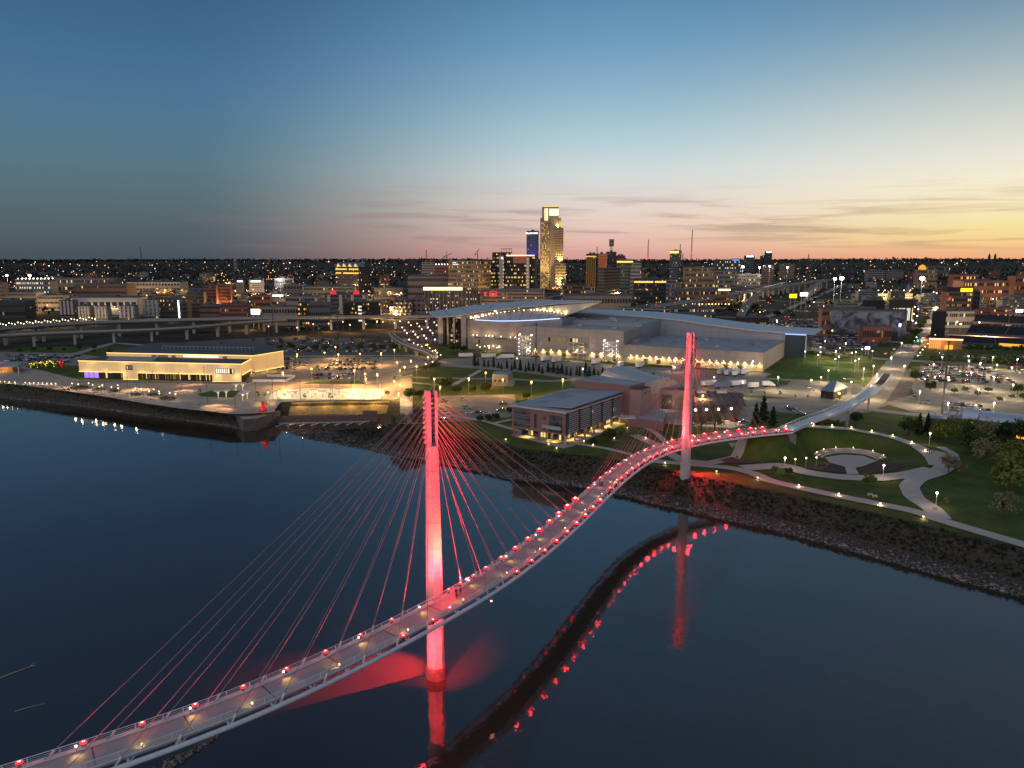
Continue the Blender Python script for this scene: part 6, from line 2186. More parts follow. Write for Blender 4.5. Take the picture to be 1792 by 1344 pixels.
def decorate(i, nm, t, poly, zb, zt, D):
    A, C = Vector(poly[0]), Vector(poly[1])
    mid = (A + C) / 2
    if nm == 'gold_striped_tower':
        for k in range(5):
            p = A.lerp(C, (k + .5) / 5)
            MB().beam((p.x, p.y - .7, zb + 3), (p.x, p.y - .7, zt - 8), .9, .6).build('gold_strip', GOLDD, t)
        band(t, A, C, zt - 6, zt - 3.5, 5, 1, 'lit_top_band', .5, .1, None, (GOLD,))
    elif nm == 'mirrored_tower':
        m = mat('sunset_tinted_glass', (.55, .2, .1), .12, metal=.8, var=0)  # sunset reflection put into the orange metal colour
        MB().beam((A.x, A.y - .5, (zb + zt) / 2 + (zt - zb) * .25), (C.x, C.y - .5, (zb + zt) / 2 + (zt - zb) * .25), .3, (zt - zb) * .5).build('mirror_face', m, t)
        g = MB()
        for k in range(9):
            p = A.lerp(C, k / 8)
            g.beam((p.x, p.y - .8, zb + (zt - zb) * .5), (p.x, p.y - .8, zt), .4, .4)
        for k in range(8):
            z = zb + (zt - zb) * (.5 + k / 16)
            g.beam((A.x, A.y - .8, z), (C.x, C.y - .8, z), .3, .5)
        g.build('mullion_grid', DARK_METAL, t)
    elif nm == 'mast_tower':
        x, y = mid.x + 1, mid.y + 8
        mm = MB()
        for dx in (-1.6, 1.6):
            mm.beam((x + dx, y, zt), (x + dx, y, zt + 26), .9, .9)
        for k in range(9):
            mm.beam((x - 1.6, y, zt + k * 2.9), (x + 1.6, y, zt + (k + 1) * 2.9), .5, .5)
        mm.build('antenna_mast', DARK_METAL, t)
        for k in range(5):
            MB().tube((x - 5, y - 1, zt + 13 + k * 3), (x + 5, y - 1, zt + 13 + k * 3), 1.3, 1.3, 8).build('antenna_drum', DARK_METAL, t)
    elif nm in ('lit_top_block', 'white_topped_tower'):
        band(t, A, C, zt - 8 if nm[0] == 'w' else zt - 5, zt - 1.5 if nm[0] == 'w' else zt - 2, 7, 1, 'lit_top_band', .5, .05, None, (emit('yellow_crown_light', (255, 225, 110), 1.6),))
    elif nm == 'hill_tower' or nm == 'hill_office' and 'sign' in t['label'] and 'pair' in t['label'] or nm in ('twin_sign_office', 'grid_window_office', 'stepped_pale_block', 'blue_sign_office'):
        MB().beam((A.lerp(C, .15).x, A.y - .8, zt - 3), (A.lerp(C, .85).x, A.y - .8, zt - 3), .4, max(2.2, D * .0014)).build('roof_sign', BLUEL if nm[0] == 'b' else SIGNW, t)
    elif nm == 'lit_band_office':
        band(t, A, C, zt - 7, zt - 4, 20, .85, 'lit_top_band', .6, .1, None, (emit('yellow_band_light', (255, 205, 90), 1.6),))
    elif nm == 'gabled_top_tower':
        w = (C - A)
        for k in range(4):
            p, q = A + w * (k / 4), A + w * ((k + 1) / 4)
            m_ = (p + q) / 2
            vs = [(p.x, p.y, zt), (q.x, q.y, zt), (m_.x, m_.y, zt + 10), (p.x + 12, p.y + 22, zt), (q.x + 12, q.y + 22, zt), (m_.x + 12, m_.y + 22, zt + 10)]
            MB().add(vs, [(0, 1, 2), (5, 4, 3), (0, 2, 5, 3), (2, 1, 4, 5)]).build('gable_roof', BLUEROOF, t)
            MB().add([(p.x + 1.4, p.y - .4, zt + .5), (q.x - 1.4, q.y - .4, zt + .5), (m_.x, m_.y - .4, zt + 7)], [(0, 1, 2)]).build('gable_light', LITW, t)
        for k in range(2):
            band(t, A, C, zt - 7 - k * 9, zt - 4 - k * 9, 12, .9, 'lit_top_band', .5, .1, None, (emit('gold_band_light', (255, 200, 80), 1.5),))
    elif nm == 'dark_midrise':
        for k in range(5):
            p = A.lerp(C, (k + .5) / 5)
            MB().ball((p.x, p.y - 1, zt - 2), 1.1, 6, 4).build('roof_lamp', WHITE_CORE, t)
    elif nm == 'red_domed_hotel':
        for u in (.2, .75):
            p = A.lerp(C, u)
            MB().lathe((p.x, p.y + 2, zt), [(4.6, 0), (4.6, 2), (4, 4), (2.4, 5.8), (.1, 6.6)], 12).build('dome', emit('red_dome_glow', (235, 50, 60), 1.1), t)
        for k in range(4):
            p = A.lerp(C, .05 + .28 * k)
            MB().box((p.x + 3, p.y - .6, (zb + zt) / 2), (4.5, .8, zt - zb - 2)).build('white_bay', wallm('white'), t)
    elif nm == 'black_modern_flats':
        for k in range(5):
            MB().box((A.lerp(C, .44).x, A.y - .5, zb + 4 + k * (zt - zb - 5) / 5), (4.5, .3, 2.0)).build('bright_window', LITC, t)
    elif nm == 'checker_flats':
        for k in range(16):
            i_, j_ = k % 4, k // 4
            MB().box((A.lerp(C, (i_ + .3 + .25 * (j_ % 2)) / 4).x, A.y - .8, zb + 5 + j_ * 5.4), (2.4, 1.4, 2.2)).build('balcony', wallm('white'), t)
    elif nm == 'white_convention_shed':
        MB().beam((A.lerp(C, .25).x, A.y - 1, zb + .35 * (zt - zb)), (A.lerp(C, .98).x, A.y - 1, zb + .35 * (zt - zb)), .6, .6).build('light_cove', emit('cream_cove', (255, 215, 130), 3.5), t)
        for k in range(5):
            p = A.lerp(C, .3 + k * .16)
            point_lamp('cove_wash', (p.x, p.y - 5, zb + .45 * (zt - zb)), (1, .7, .35), 2600, t, 1)
    elif nm in ('white_panel_flats', 'dark_striped_block'):
        for k in range(4):
            MB().box((A.lerp(C, (k + .5) / 4).x, A.y - .7, (zb + zt) / 2 + 2), ((C.x - A.x) * .13, .9, zt - zb - 5)).build('white_panel', wallm('white'), t)
    elif nm == 'dark_glass_flats':
        MB().box((A.lerp(C, .7).x, A.y - .8, (zb + zt) / 2), (1.4, .5, zt - zb - 4)).build('light_column', SIGNW, t)
    elif nm == 'mural_hall':
        d = C - A
        mm = bpy.data.materials.new('faded_mural')
        mm.use_nodes = True
        nt = mm.node_tree
        b = nt.nodes['Principled BSDF']
        b.inputs['Roughness'].default_value = .9
        geo = nt.nodes.new('ShaderNodeNewGeometry')
        n1 = nt.nodes.new('ShaderNodeTexNoise')
        n1.inputs['Scale'].default_value, n1.inputs['Detail'].default_value, n1.inputs['Distortion'].default_value = .09, 8, 1.2
        nt.links.new(geo.outputs['Position'], n1.inputs['Vector'])
        rp = nt.nodes.new('ShaderNodeValToRGB')
        e = rp.color_ramp.elements
        e[0].position, e[0].color = .38, (.04, .045, .06, 1)
        e[1].position, e[1].color = .62, (.24, .24, .27, 1)
        nt.links.new(n1.outputs[0], rp.inputs[0])
        nt.links.new(rp.outputs[0], b.inputs['Base Color'])
        n_ = Vector((d.y, -d.x)).normalized() * .4
        MB().add([(A.x + n_.x, A.y + n_.y, zb + 2), (C.x + n_.x, C.y + n_.y, zb + 2), (C.x + n_.x, C.y + n_.y, zt - 1), (A.x + n_.x, A.y + n_.y, zt - 1)], [(0, 1, 2, 3)]).build('mural', mm, t)
        Bk = Vector(poly[2])
        n2 = Vector(((Bk - C).y, -(Bk - C).x)).normalized() * .4
        MB().add([(C.x + n2.x, C.y + n2.y, zb + 1), (Bk.x + n2.x, Bk.y + n2.y, zb + 1), (Bk.x + n2.x, Bk.y + n2.y, zt), (C.x + n2.x, C.y + n2.y, zt)], [(0, 1, 2, 3)]).build('pale_end_wall', wallm('white'), t)
    elif nm == 'yellow_sign_office':
        MB().box((A.lerp(C, .72).x, A.y - .3, zt + 2.6), ((C.x - A.x) * .44, 1, 4.6)).build('sign_panel', SIGNY, t)
        MB().box((A.lerp(C, .5).x, A.y + 6, zt + 3), ((C.x - A.x) * .96, 8, 6)).build('roof_screen', wallm('black'), t)
        MB().ball((A.lerp(C, .1).x, A.y - 1.2, zt - 8), 1.6, 6, 4).build('red_lamp', SIGNR, t)
    elif nm == 'gold_lit_tower':
        MB().lathe((A.lerp(C, .25).x, A.y + 6, zt), [(9, 0), (9, 4), (7, 9), (3, 12), (.1, 13)], 14).build('dome', emit('gold_dome_glow', (255, 185, 70), .9), t)  # floodlighting put into the dome as its own glow
    elif nm == 'neon_bar':
        for k in range(9):
            p = A.lerp(C, .05 + k * .11)
            MB().ball((p.x, p.y - 1.5, zb + 3.2), .9, 6, 4).build('neon_lamp', (SIGNR, ORANGE_CORE, ORANGE_CORE)[k % 3] if k else emit('magenta_neon', (255, 70, 220), 4), t)
        MB().lathe((C.x + 3, C.y + 4, zb + 7), [(9, 0), (6, 2.2), (.2, 4)], 12).build('lit_canopy', emit('orange_canopy_glow', (255, 150, 90), 2), t)
        point_lamp('neon_glow', (mid.x, mid.y - 7, zb + 5), (1, .3, .1), 3000, t, 1)
    elif nm == 'water_tower':
        MB().lathe((mid.x, mid.y, zt), [(7, 0), (8, 4), (5, 8), (.2, 9)], 12).build('tank', wallm('white'), t)
    elif nm == 'edge_tower':
        MB().box((mid.x, A.y - 1, zb + 6), ((C.x - A.x) * .9, 1, 7)).build('lit_base', emit('orange_base_glow', (255, 170, 80), 1.2), t)
    elif nm == 'garage_row':
        for k in range(16):
            p = A.lerp(C, k / 15)
            MB().ball((p.x, p.y - 3, zb + 7), .9, 6, 4).build('deck_lamp', ORANGE_CORE if k % 2 else WARM_CORE, t)
        MB().box((A.lerp(C, .9).x, A.y - 2, zt + 1), ((C.x - A.x) * .24, 1, 2)).build('light_box', WARM_CORE, t)
    elif nm == 'lit_garage':
        for k in range(18):
            p = A.lerp(C, (k % 9 + .5) / 9)
            MB().ball((p.x, p.y + 4 + 14 * (k // 9), zt + 5), 1.1, 6, 4).build('deck_lamp', WHITE_CORE, t)
    elif nm == 'dark_flat_store':
        MB().beam((A.x, A.y - 1, zb + 4), (C.x, C.y - 1, zb + 4), .6, 4).build('red_front', emit('red_orange_front', (220, 70, 30), .6), t)


for i, (nm, lab, xl, xm, xr, yt, D, wall, fl, co, lit) in enumerate(TW):
    lits = None
    if nm in ('hospital_block', 'lit_garage', 'lit_slot_office'):
        lits = (LITC, LITC, LITW)
    if nm in ('orange_window_flats', 'university_hall', 'brick_flats', 'orange_lit_hall'):
        lits = (emit('amber_room', (255, 165, 80), 1.3), LITD, LITW)
    t, poly, zb, zt = tower(nm, lab, xl, xr, yt, D, wall, xm, fl, co, lit * .62, lits=lits, units=1 if (i % 3) else 2)
    decorate(i, nm, t, poly, zb, zt, D)
    clear(t)

# low filler blocks along the streets, each told apart by wall, height and neighbour
OCC = [(xl, xr, D) for (_, _, xl, _, xr, _, D, *_r) in TW] + [(744, 951, 1010), (784, 859, 1250), (864, 990, 1300)]
FW = ['brick', 'brown', 'grey', 'taupe', 'slate', 'pale', 'dark', 'tan', 'green', 'rust']
FN = dict(brick='red brick', brown='dark brown', grey='grey', taupe='taupe', slate='slate grey', pale='pale', dark='charcoal', tan='tan', green='grey green', rust='rust red')
FR = random.Random(21)
seen_l = {}
placed = 0
for tries in range(2500):
    if placed >= 120:
        break
    px_ = FR.uniform(-20, 1790)
    D = FR.choice((1090, 1150, 1230, 1320, 1420, 1550, 1700, 1900, 2150, 2450, 2800))
    if 1095 < px_ < 1460 and D < 1500 + (px_ - 1100) * 4 and px_ > 1140:
        continue
    if px_ > 1560 and D < 1150:
        continue
    w = FR.uniform(14, 38) * 1500 / D
    if any(abs(D - d) < 45 and px_ < b + 4 and px_ + w > a - 4 for a, b, d in OCC):
        continue
    OCC.append((px_, px_ + w, D))
    wall = FR.choice(FW)
    hgt = FR.choice((7, 9, 11, 13, 16, 20))
    # landmark named in the label: the nearest named building at about that distance
    best = min(TW, key=lambda r: abs((r[2] + r[4]) / 2 - px_) + abs(r[6] - D) * .08)
    side = 'behind' if D > best[6] else 'before'
    base = f"{'low' if hgt < 10 else 'mid-height' if hgt < 16 else 'tall'} {FN[wall]} block {side} the {best[0].replace('_', ' ')}"
    k = seen_l.get(base, 0)
    seen_l[base] = k + 1
    lab = base + (f', {nth(k)} such one' if k else ' among the streets')
    t, *_ = tower('street_block', lab, px_, px_ + w, 0, D, wall, None, max(1, hgt // 4), FR.randint(5, 11), FR.uniform(.02, .2), 18, zfix=hgt, units=FR.randint(0, 2))
    clear(t)
    placed += 1

# ------------------------------------------------------------------ ballpark
def ballpark():
    t = thing('ballpark', 'navy seated ballpark with raked stands and an orange lit brick gate', 'stadium', (480, 740, 8))
    navy = mat('navy_seats', (.008, .012, .024), .9, var=.3, scale=1.5)
    steel = mat('navy_steel', (.05, .065, .09), .6, var=.1)

    def stand(pts, z0, z1, dep, nm):
        a, b = P(*pts[0]), P(*pts[1])
        d = (b - a).normalized()
        n_ = Vector((-d.y, d.x, 0))
        m = MB()
        st = 8
        for k in range(st):
            z = z0 + (z1 - z0) * k / st
            m.add([a + n_ * (dep * k / st) + Vector((0, 0, z - 8)), b + n_ * (dep * k / st) + Vector((0, 0, z - 8)), b + n_ * (dep * (k + 1) / st) + Vector((0, 0, z - 8)), a + n_ * (dep * (k + 1) / st) + Vector((0, 0, z - 8))], [(0, 1, 2, 3)])
            zz = z0 + (z1 - z0) * (k + 1) / st
            m.add([a + n_ * (dep * (k + 1) / st) + Vector((0, 0, z - 8)), b + n_ * (dep * (k + 1) / st) + Vector((0, 0, z - 8)), b + n_ * (dep * (k + 1) / st) + Vector((0, 0, zz - 8)), a + n_ * (dep * (k + 1) / st) + Vector((0, 0, zz - 8))], [(0, 1, 2, 3)])
        m.build(nm, navy, t)
        for k in range(3):
            p = a.lerp(b, k / 2)
            MB().beam(p + Vector((0, 0, z0 - 8 + .4)), p + n_ * dep + Vector((0, 0, z1 - 8 + .4)), .5, .25).build('aisle', CONC_DARK, t)
        MB().beam(a + Vector((0, 0, z0 - 9)), b + Vector((0, 0, z0 - 9)), .5, 2.4).build('front_wall', steel, t)
    stand(((1690, 592), (1830, 600)), 14, 20, 30, 'upper_stand')
    stand(((1660, 600), (1830, 608)), 9, 13, 26, 'lower_stand')
    stand(((1700, 574), (1830, 580)), 16, 23, 26, 'far_stand')
    a, b = P(1624, 610), P(1683, 612)
    MB().prism([tuple(a[:2]), tuple(b[:2]), (b.x + 4, b.y + 20), (a.x + 4, a.y + 20)], 8, 17, mat('gate_brick', (.3, .13, .07), .8, var=.15), ROOFD).build('gate_house', None, t)
    for k in range(6):
        p = a.lerp(b, .03 + k * .06)
        MB().beam(p + Vector((0, -.5, .5)), p + Vector((0, -.5, 8.2)), .9, .9).build('gate_column', emit('orange_column_glow', (255, 165, 90), 1.2), t)  # orange lighting put into the columns as their own glow
    MB().beam(a + Vector((0, -.5, 9.2)), b + Vector((0, -.5, 9.2)), .8, 1.2).build('light_strip', emit('warm_gate_strip', (255, 190, 130), 3), t)
    p = a.lerp(b, .68)
    MB().beam(p + Vector((-6, -.3, 2)), p + Vector((6, -.3, 2)), .4, 4).build('lit_shop', emit('amber_shop_front', (255, 180, 60), 1.3), t)
    c, d = P(1745, 608), P(1830, 613)
    MB().beam(c + Vector((0, -1.5, 3)), d + Vector((0, -1.5, 3)), .4, 2.6).build('concourse_light', emit('amber_shop_front2', (255, 180, 70), 1.2), t)
    point_lamp('gate_glow', a + Vector((6, -9, 6)), (1, .5, .2), 5000, t, 1)
    g = P(1640, 590)
    MB().box((g.x, g.y, 22), (6, 16, 28)).build('scoreboard', mat('scoreboard_back', (.02, .02, .025), .8), t)


ballpark()


def lit_stadium():
    D = 1480
    z = gz(700, D)
    t = thing('lit_soccer_stand', 'cream lit stadium stand with a row of roof masts behind the mural hall', 'stadium', (xat(1545, D, 20), D, z))
    x0, x1 = xat(1497, D, 20), xat(1597, D, 20)
    MB().prism([(x0, D), (x1, D), (x1, D + 18), (x0, D + 18)], z - 1, z + 12, wallm('tan'), ROOFG).build('stand', None, t)
    for zz, m in ((z + 12.4, LITW), (z + 4.2, emit('cream_stand_strip', (255, 225, 150), 2.6))):
        MB().beam((x0, D - .8, zz), (x1, D - .8, zz), .6, .9).build('light_strip', m, t)
    for k in range(9):
        x = x0 + (x1 - x0) * (k + .3) / 9
        MB().beam((x, D + 4, z + 12), (x + 2, D - 3, z + 19), .6, .6).build('roof_mast', WHITE_STEEL, t)
        MB().ball((x + 2, D - 3, z + 19.2), 1.0, 6, 4).build('mast_lamp', WARM_CORE, t)
        MB().box((x + 4, D - .7, z + 6.2), (6, .3, 1.6)).build('lit_box', LITD, t)
    for k in range(4):
        point_lamp('pitch_glow', (x0 + (x1 - x0) * (k + .5) / 4, D - 22, z + 14), (1, .75, .35), 90000, t, 2)
    xa, xb = x0 - 50, x1 + 25
    MB().add([(xa, D - 75, gz(xa, D - 75) + .3), (xb, D - 75, gz(xb, D - 75) + .3), (xb, D - 2, gz(xb, D - 2) + .3), (xa, D - 2, gz(xa, D - 2) + .3)], [(0, 1, 2, 3)]).build('stadium_pitch', LAWN, kind='structure')


lit_stadium()
for px_, yt, yb, D, r, lab in ((1473, 487, 516, 1420, 8, 'tall stadium floodlight mast with the biggest white lamp cluster by the motorway'), (1461, 488, 514, 1440, 6, 'stadium floodlight mast just beside the biggest lamp cluster'), (1614, 487, 524, 1400, 9, 'stadium floodlight mast by the avenue with a wide white lamp bank'),
                               (1300, 467, 480, 2050, 7, 'large white area lamp on a tall pole before the hospital block'), (1329, 468, 480, 2050, 5, 'white area lamp on a pole beside the blank brown tower'), (1347, 466, 480, 2060, 5, 'white area lamp on a pole at the foot of the hilltop towers'), (1378, 468, 482, 2200, 5, 'white area lamp on a pole in front of the tan apartment slab'),
                               (12, 482, 490, 1650, 5, 'bright white lamp cluster at the picture edge above the lit car park'), (52, 482, 492, 1650, 6, 'bright white starry lamp above the lit car park'), (490, 489, 500, 1700, 5, 'bright white lamp cluster beside the gabled tower street'), (484, 490, 500, 1720, 4, 'smaller white lamp beside the bright cluster of the gabled tower street')):
    zt = ztop(yt, D)
    x = xat(px_, D, zt)
    zb = gz(x, D)
    t = thing('floodlight_mast', lab, 'floodlight', (x, D, zb))
    MB().tube((x, D, zb - 1), (x, D, zt), .5, .35, 6).build('mast', GALV, t)
    MB().box((x, D + .6, zt), (r * .9, .6, r * .62)).build('lamp_frame', GALV, t)
    for k in range(6):
        MB().ball((x + (k % 3 - 1) * r * .3, D - .3, zt + (k // 3 - .5) * r * .3), r * .2, 7, 5).build('lamp', SIGNP, t)
    point_lamp('mast_glow', (x, D - 8, zt), (1, .8, .7), 60000, t, 2)

# masts, cranes and spires on the skyline
for px_, yt, D, lab, red in ((1134, 419, 3600, 'tall lattice broadcast mast, nearer the antenna tower', 1), (1210, 402, 3900, 'tallest lattice broadcast mast right of the lone ridge tower', 1), (1190, 427, 3700, 'thin mast just behind the lone ridge tower', 0), (1195, 444, 3300, 'short lattice mast beside the lone ridge tower', 0),
                             (746, 436, 3000, 'thin red tipped mast beside the pale midrise', 1), (247, 432, 5200, 'faint lattice mast on the far wooded ridge', 0), (1415, 444, 4300, 'thin mast beside the tiny ridge block', 0), (1045, 431, 1560, 'short thin whip aerial above the orange mirror tower', 0)):
    zt = ztop(yt, D)
    x = xat(px_, D, 110)
    zb = gz(x, D)
    t = thing('broadcast_mast', lab, 'mast', (x, D, zb))
    w = D * .0007
    m = MB()
    for dx, dy in ((-w, 0), (w, 0), (0, w)):
        m.beam((x + dx * 1.6, D + dy, zb), (x + dx * .5, D + dy, zt), D * .00028, D * .00028)
    n = 16
    for k in range(n):
        a, b = k / n, (k + 1) / n
        wa, wb = w * (1.6 - 1.1 * a), w * (1.6 - 1.1 * b)
        m.beam((x - wa, D, zb + (zt - zb) * a), (x + wb, D, zb + (zt - zb) * b), D * .0002, D * .0002)
    m.build('lattice', mat('red_white_mast', (.16, .07, .06), .7), t)
    if red:
        MB().ball((x, D - 1, zt if yt > 430 else zb + (zt - zb) * .42), D * .0008, 6, 4).build('warning_light', SIGNR, t)
for px_, yt, D, lab, jib in ((782, 440, 1500, 'tower crane with a short jib standing over the tan hotel', (5, 4)), (836, 437, 1700, 'luffing crane with a raised jib behind the tan hotel', (2, 10))):
    zt = ztop(yt, D)
    x = xat(px_, D, 80)
    zb = gz(x, D)
    t = thing('tower_crane', lab, 'crane', (x, D, zb))
    MB().beam((x, D, zb), (x, D, zt - 8), 1.8, 1.8).build('mast', mat('crane_steel', (.16, .05, .04), .7), t)
    MB().beam((x - 5, D, zt - 10), (x + 10 * jib[0] / 5, D, zt - 8 + jib[1]), 1.1, 1.1).build('jib', mat('crane_steel', (.16, .05, .04)), t)
    MB().box((x - 5, D, zt - 11), (3, 2, 3)).build('counterweight', DARK_METAL, t)
    MB().beam((x, D, zt - 9), (x + .5, D, zt), .8, .8).build('apex', DARK_METAL, t)
D = 4600
x = xat(1736, D, 95)
zb = gz(x, D)
t = thing('twin_spired_church', 'dark church with two equal spires on the wooded ridge under the sunset', 'church', (x, D, zb))
MB().box((x, D + 25, zb + 10), (40, 70, 30), wallm('dark')).build('nave', None, t)
for dx in (-18, 18):
    zt = ztop(443, D)
    s = MB().prism([(x + dx - 5, D - 5), (x + dx + 5, D - 5), (x + dx + 5, D + 5), (x + dx - 5, D + 5)], zb, zt - 14, wallm('dark')).build('bell_tower', None, t)
    MB().lathe((x + dx, D, zt - 14), [(5.6, 0), (5, 3), (3.4, 5), (3.2, 8), (1.5, 11), (.2, 14)], 8).build('cupola', wallm('dark'), s)

# billboards and lit boxes by the motorway
for px_, py_, w, h_, D, m, lab in ((1388, 518, 13, 7, 1130, SIGNY, 'yellow lit billboard on posts under the motorway'), (1407, 515, 13, 6, 1160, SIGNW, 'white lit billboard on posts under the motorway'), (447, 545.5, 15, 9, 880, SIGNW, 'glaring white billboard above the motorway beside the brick warehouse'),
                                   (1575, 569, 4, 6, 790, emit('blue_white_screen', (170, 200, 255), 3), 'small blue white screen on a post at the avenue junction'), (1784, 544, 12, 5, 900, SIGNW, 'oval white lit sign on a post near the ballpark'), (1518, 609, 8, 4, 640, SIGNW, 'white lit panel on a post at the lot corner by the avenue')):
    z = ztop(py_, D)
    x = xat(px_, D, z)
    zb = gz(x, D)
    t = thing('billboard', lab, 'billboard', (x, D, zb))
    W_, H_ = w * D / F, h_ * D / F
    MB().box((x, D, z), (W_, .6, H_)).build('lit_panel', m, t)
    for dx in (-.3, .3):
        MB().beam((x + dx * W_, D + .4, zb), (x + dx * W_, D + .4, z), .5, .5).build('post', GALV, t)


# ------------------------------------------------------------------ trees and shrubs
def leaf_mat(name, a, b):
    m = bpy.data.materials.new(name)
    m.use_nodes = True
    nt = m.node_tree
    bs = nt.nodes['Principled BSDF']
    bs.inputs['Roughness'].default_value = .8
    bs.inputs['Specular IOR Level'].default_value = .15
    geo = nt.nodes.new('ShaderNodeNewGeometry')
    n1 = nt.nodes.new('ShaderNodeTexNoise')
    n1.inputs['Scale'].default_value, n1.inputs['Detail'].default_value = .35, 5
    nt.links.new(geo.outputs['Position'], n1.inputs['Vector'])
    rp = nt.nodes.new('ShaderNodeValToRGB')
    e = rp.color_ramp.elements
    e[0].position, e[0].color = .35, (*a, 1)
    e[1].position, e[1].color = .65, (*b, 1)
    nt.links.new(n1.outputs[0], rp.inputs[0])
    nt.links.new(rp.outputs[0], bs.inputs['Base Color'])
    return m


LEAF = leaf_mat('dark_leaves', (.028, .045, .012), (.06, .09, .025))
LEAFY = leaf_mat('spring_leaves', (.075, .11, .02), (.17, .2, .045))
LEAFP = leaf_mat('pale_budding_twigs', (.12, .115, .06), (.22, .21, .11))
NEEDLE = leaf_mat('dark_needles', (.01, .02, .011), (.026, .04, .02))
BARK = mat('bark', (.06, .045, .032), .95, var=.3, scale=2)


def leaf(mb, c, s, r):
    a = Vector((r.gauss(0, 1), r.gauss(0, 1), r.gauss(0, 1))).normalized()
    b = a.orthogonal().normalized()
    q = Matrix.Rotation(r.uniform(0, 6.28), 3, a)
    b = q @ b
    d = a.cross(b)
    mb.add([c + b * s, c + d * s * .7, c - b * s, c - d * s * .7], [(0, 1, 2, 3)])


def make_tree(kind, seed):
    r = random.Random(seed)
    tr, cr = MB(), MB()
    if kind == 'conifer':
        tr.tube((0, 0, -.3), (0, 0, 2), .25, .2, 6)
        for k in range(420):
            t_ = r.random() ** .75
            z = .9 + 8.6 * (1 - t_) ** 1.0
            rad = (.25 + 2.3 * t_) * (.75 + .25 * math.sin(z * 4))
            a = r.uniform(0, 6.283)
            q = rad * r.random() ** .35
            leaf(cr, Vector((q * math.cos(a), q * math.sin(a), z + r.uniform(-.25, .25))), r.uniform(.3, .55), r)
        return tr, cr, NEEDLE
    if kind == 'sapling':
        hgt, w, nl, n, ls, m = 4.6, 1.25, 8, 26, .27, LEAFY
    elif kind == 'pale':
        hgt, w, nl, n, ls, m = 7.5, 3.5, 26, 40, .3, LEAFP
    elif kind == 'spring':
        hgt, w, nl, n, ls, m = 8.0, 3.6, 26, 44, .42, LEAFY
    else:
        hgt, w, nl, n, ls, m = 9.0, 4.2, 28, 44, .48, LEAF
    tr.tube((0, 0, -.3), (.05, 0, hgt * .38), hgt * .026, hgt * .018, 6)
    for k in range(nl):
        a = 2 * PI * k / nl * 2.4 + r.uniform(-.4, .4)
        q = w * math.sqrt(r.uniform(.05, .95)) * .82
        z = hgt * (.36 + .52 * r.random() * (1 - .55 * (q / w) ** 2))
        c = Vector((q * math.cos(a), q * math.sin(a), z))
        tr.tube((0.03, 0, hgt * r.uniform(.2, .38)), c, hgt * .009, hgt * .003, 4)
        rc = w * r.uniform(.26, .42)
        for j in range(n):
            d = Vector((r.gauss(0, 1), r.gauss(0, 1), r.gauss(0, .75)))
            d = d.normalized() * rc * r.random() ** .4
            leaf(cr, c + d, ls * r.uniform(.6, 1.2), r)
    return tr, cr, m


TREES = {}
for kd in ('round', 'spring', 'pale', 'sapling', 'conifer'):
    for s_ in range(2):
        tr, cr, m_ = make_tree(kd, 11 + s_)
        o1, o2 = tr.build('trunk', BARK), cr.build('crown', m_)
        TREES[kd, s_] = (o1.data, o2.data)
        bpy.data.objects.remove(o1)
        bpy.data.objects.remove(o2)
TR = random.Random(5)


def plant(px_, py_, kind, label, group=None, k=1.0, world=None):
    p = G(px_, py_) if world is None else Vector((*world, gz(*world)))
    t = thing('conifer_tree' if kind == 'conifer' else 'leafy_tree', label, 'tree', p, group)
    d = TREES[kind, TR.randrange(2)]
    for nm, me in (('trunk', d[0]), ('crown', d[1])):
        o = bpy.data.objects.new(nm, me)
        COL.objects.link(o)
        o.parent = t
    s_ = k * TR.uniform(.85, 1.15)
    t.scale = (s_, s_, s_ * TR.uniform(.92, 1.1))
    t.rotation_euler = (0, 0, TR.uniform(0, 6.28))
    return t


def plant_line(a, b, n, kind, what, where, group, k=1.0, jy=1.5):
    for i in range(n):
        u = (i + .5) / n
        px_, py_ = a[0] + (b[0] - a[0]) * u + TR.uniform(-2, 2), a[1] + (b[1] - a[1]) * u + TR.uniform(-jy, jy)
        plant(px_, py_, kind, f'{what}, {nth(i)} {where}', group, k * TR.uniform(.8, 1.2))


plant_line((826, 641), (1100, 668), 34, 'conifer', 'dark conifer', 'in the line between loading yard and road', 'conifers along the loading yard', .8, 2.2)
plant_line((545, 652), (665, 650), 6, 'sapling', 'slim young tree', 'across the lamp-lit museum car park', 'young trees in the museum car park', 1.2)
plant_line((640, 667), (930, 663), 9, 'sapling', 'young street tree', 'along the access road by the footway', 'young trees along the access road', .9)
plant_line((440, 612), (700, 614), 13, 'round', 'dark round tree', 'along the front of the shadowed car park', 'trees round the shadowed car park', .75)
plant_line((430, 598), (700, 596), 11, 'spring', 'green tree', 'along the back of the shadowed car park', 'trees behind the shadowed car park', .7)
plant_line((150, 620), (430, 606), 10, 'spring', 'small green tree', 'behind the museum roof toward the motorway', 'trees behind the museum', .7)
plant_line((20, 618), (180, 610), 6, 'round', 'dark hedge tree', 'under the motorway piers', 'trees under the motorway', .6)
plant_line((1398, 583), (1540, 584), 12, 'spring', 'green car park tree', 'along the far car park edge', 'trees on the far car park edge', .75)
plant_line((1400, 619), (1530, 630), 8, 'spring', 'small green tree', 'along the lamp-lit walk beside the lawn', 'trees beside the lawn walk', .55)
plant_line((1588, 612), (1622, 560), 8, 'round', 'dark avenue tree', 'on the ballpark side of the avenue', 'avenue trees', .95)
plant_line((1540, 608), (1585, 575), 6, 'spring', 'green avenue tree', 'on the car park side of the avenue', 'avenue trees opposite the ballpark', .75)
plant_line((1630, 636), (1800, 640), 12, 'round', 'round green tree', 'in the band above the crowded car park', 'trees above the crowded car park', .8)
plant_line((1690, 616), (1830, 618), 9, 'round', 'dark tree', 'under the ballpark concourse lights', 'trees below the ballpark', .9)
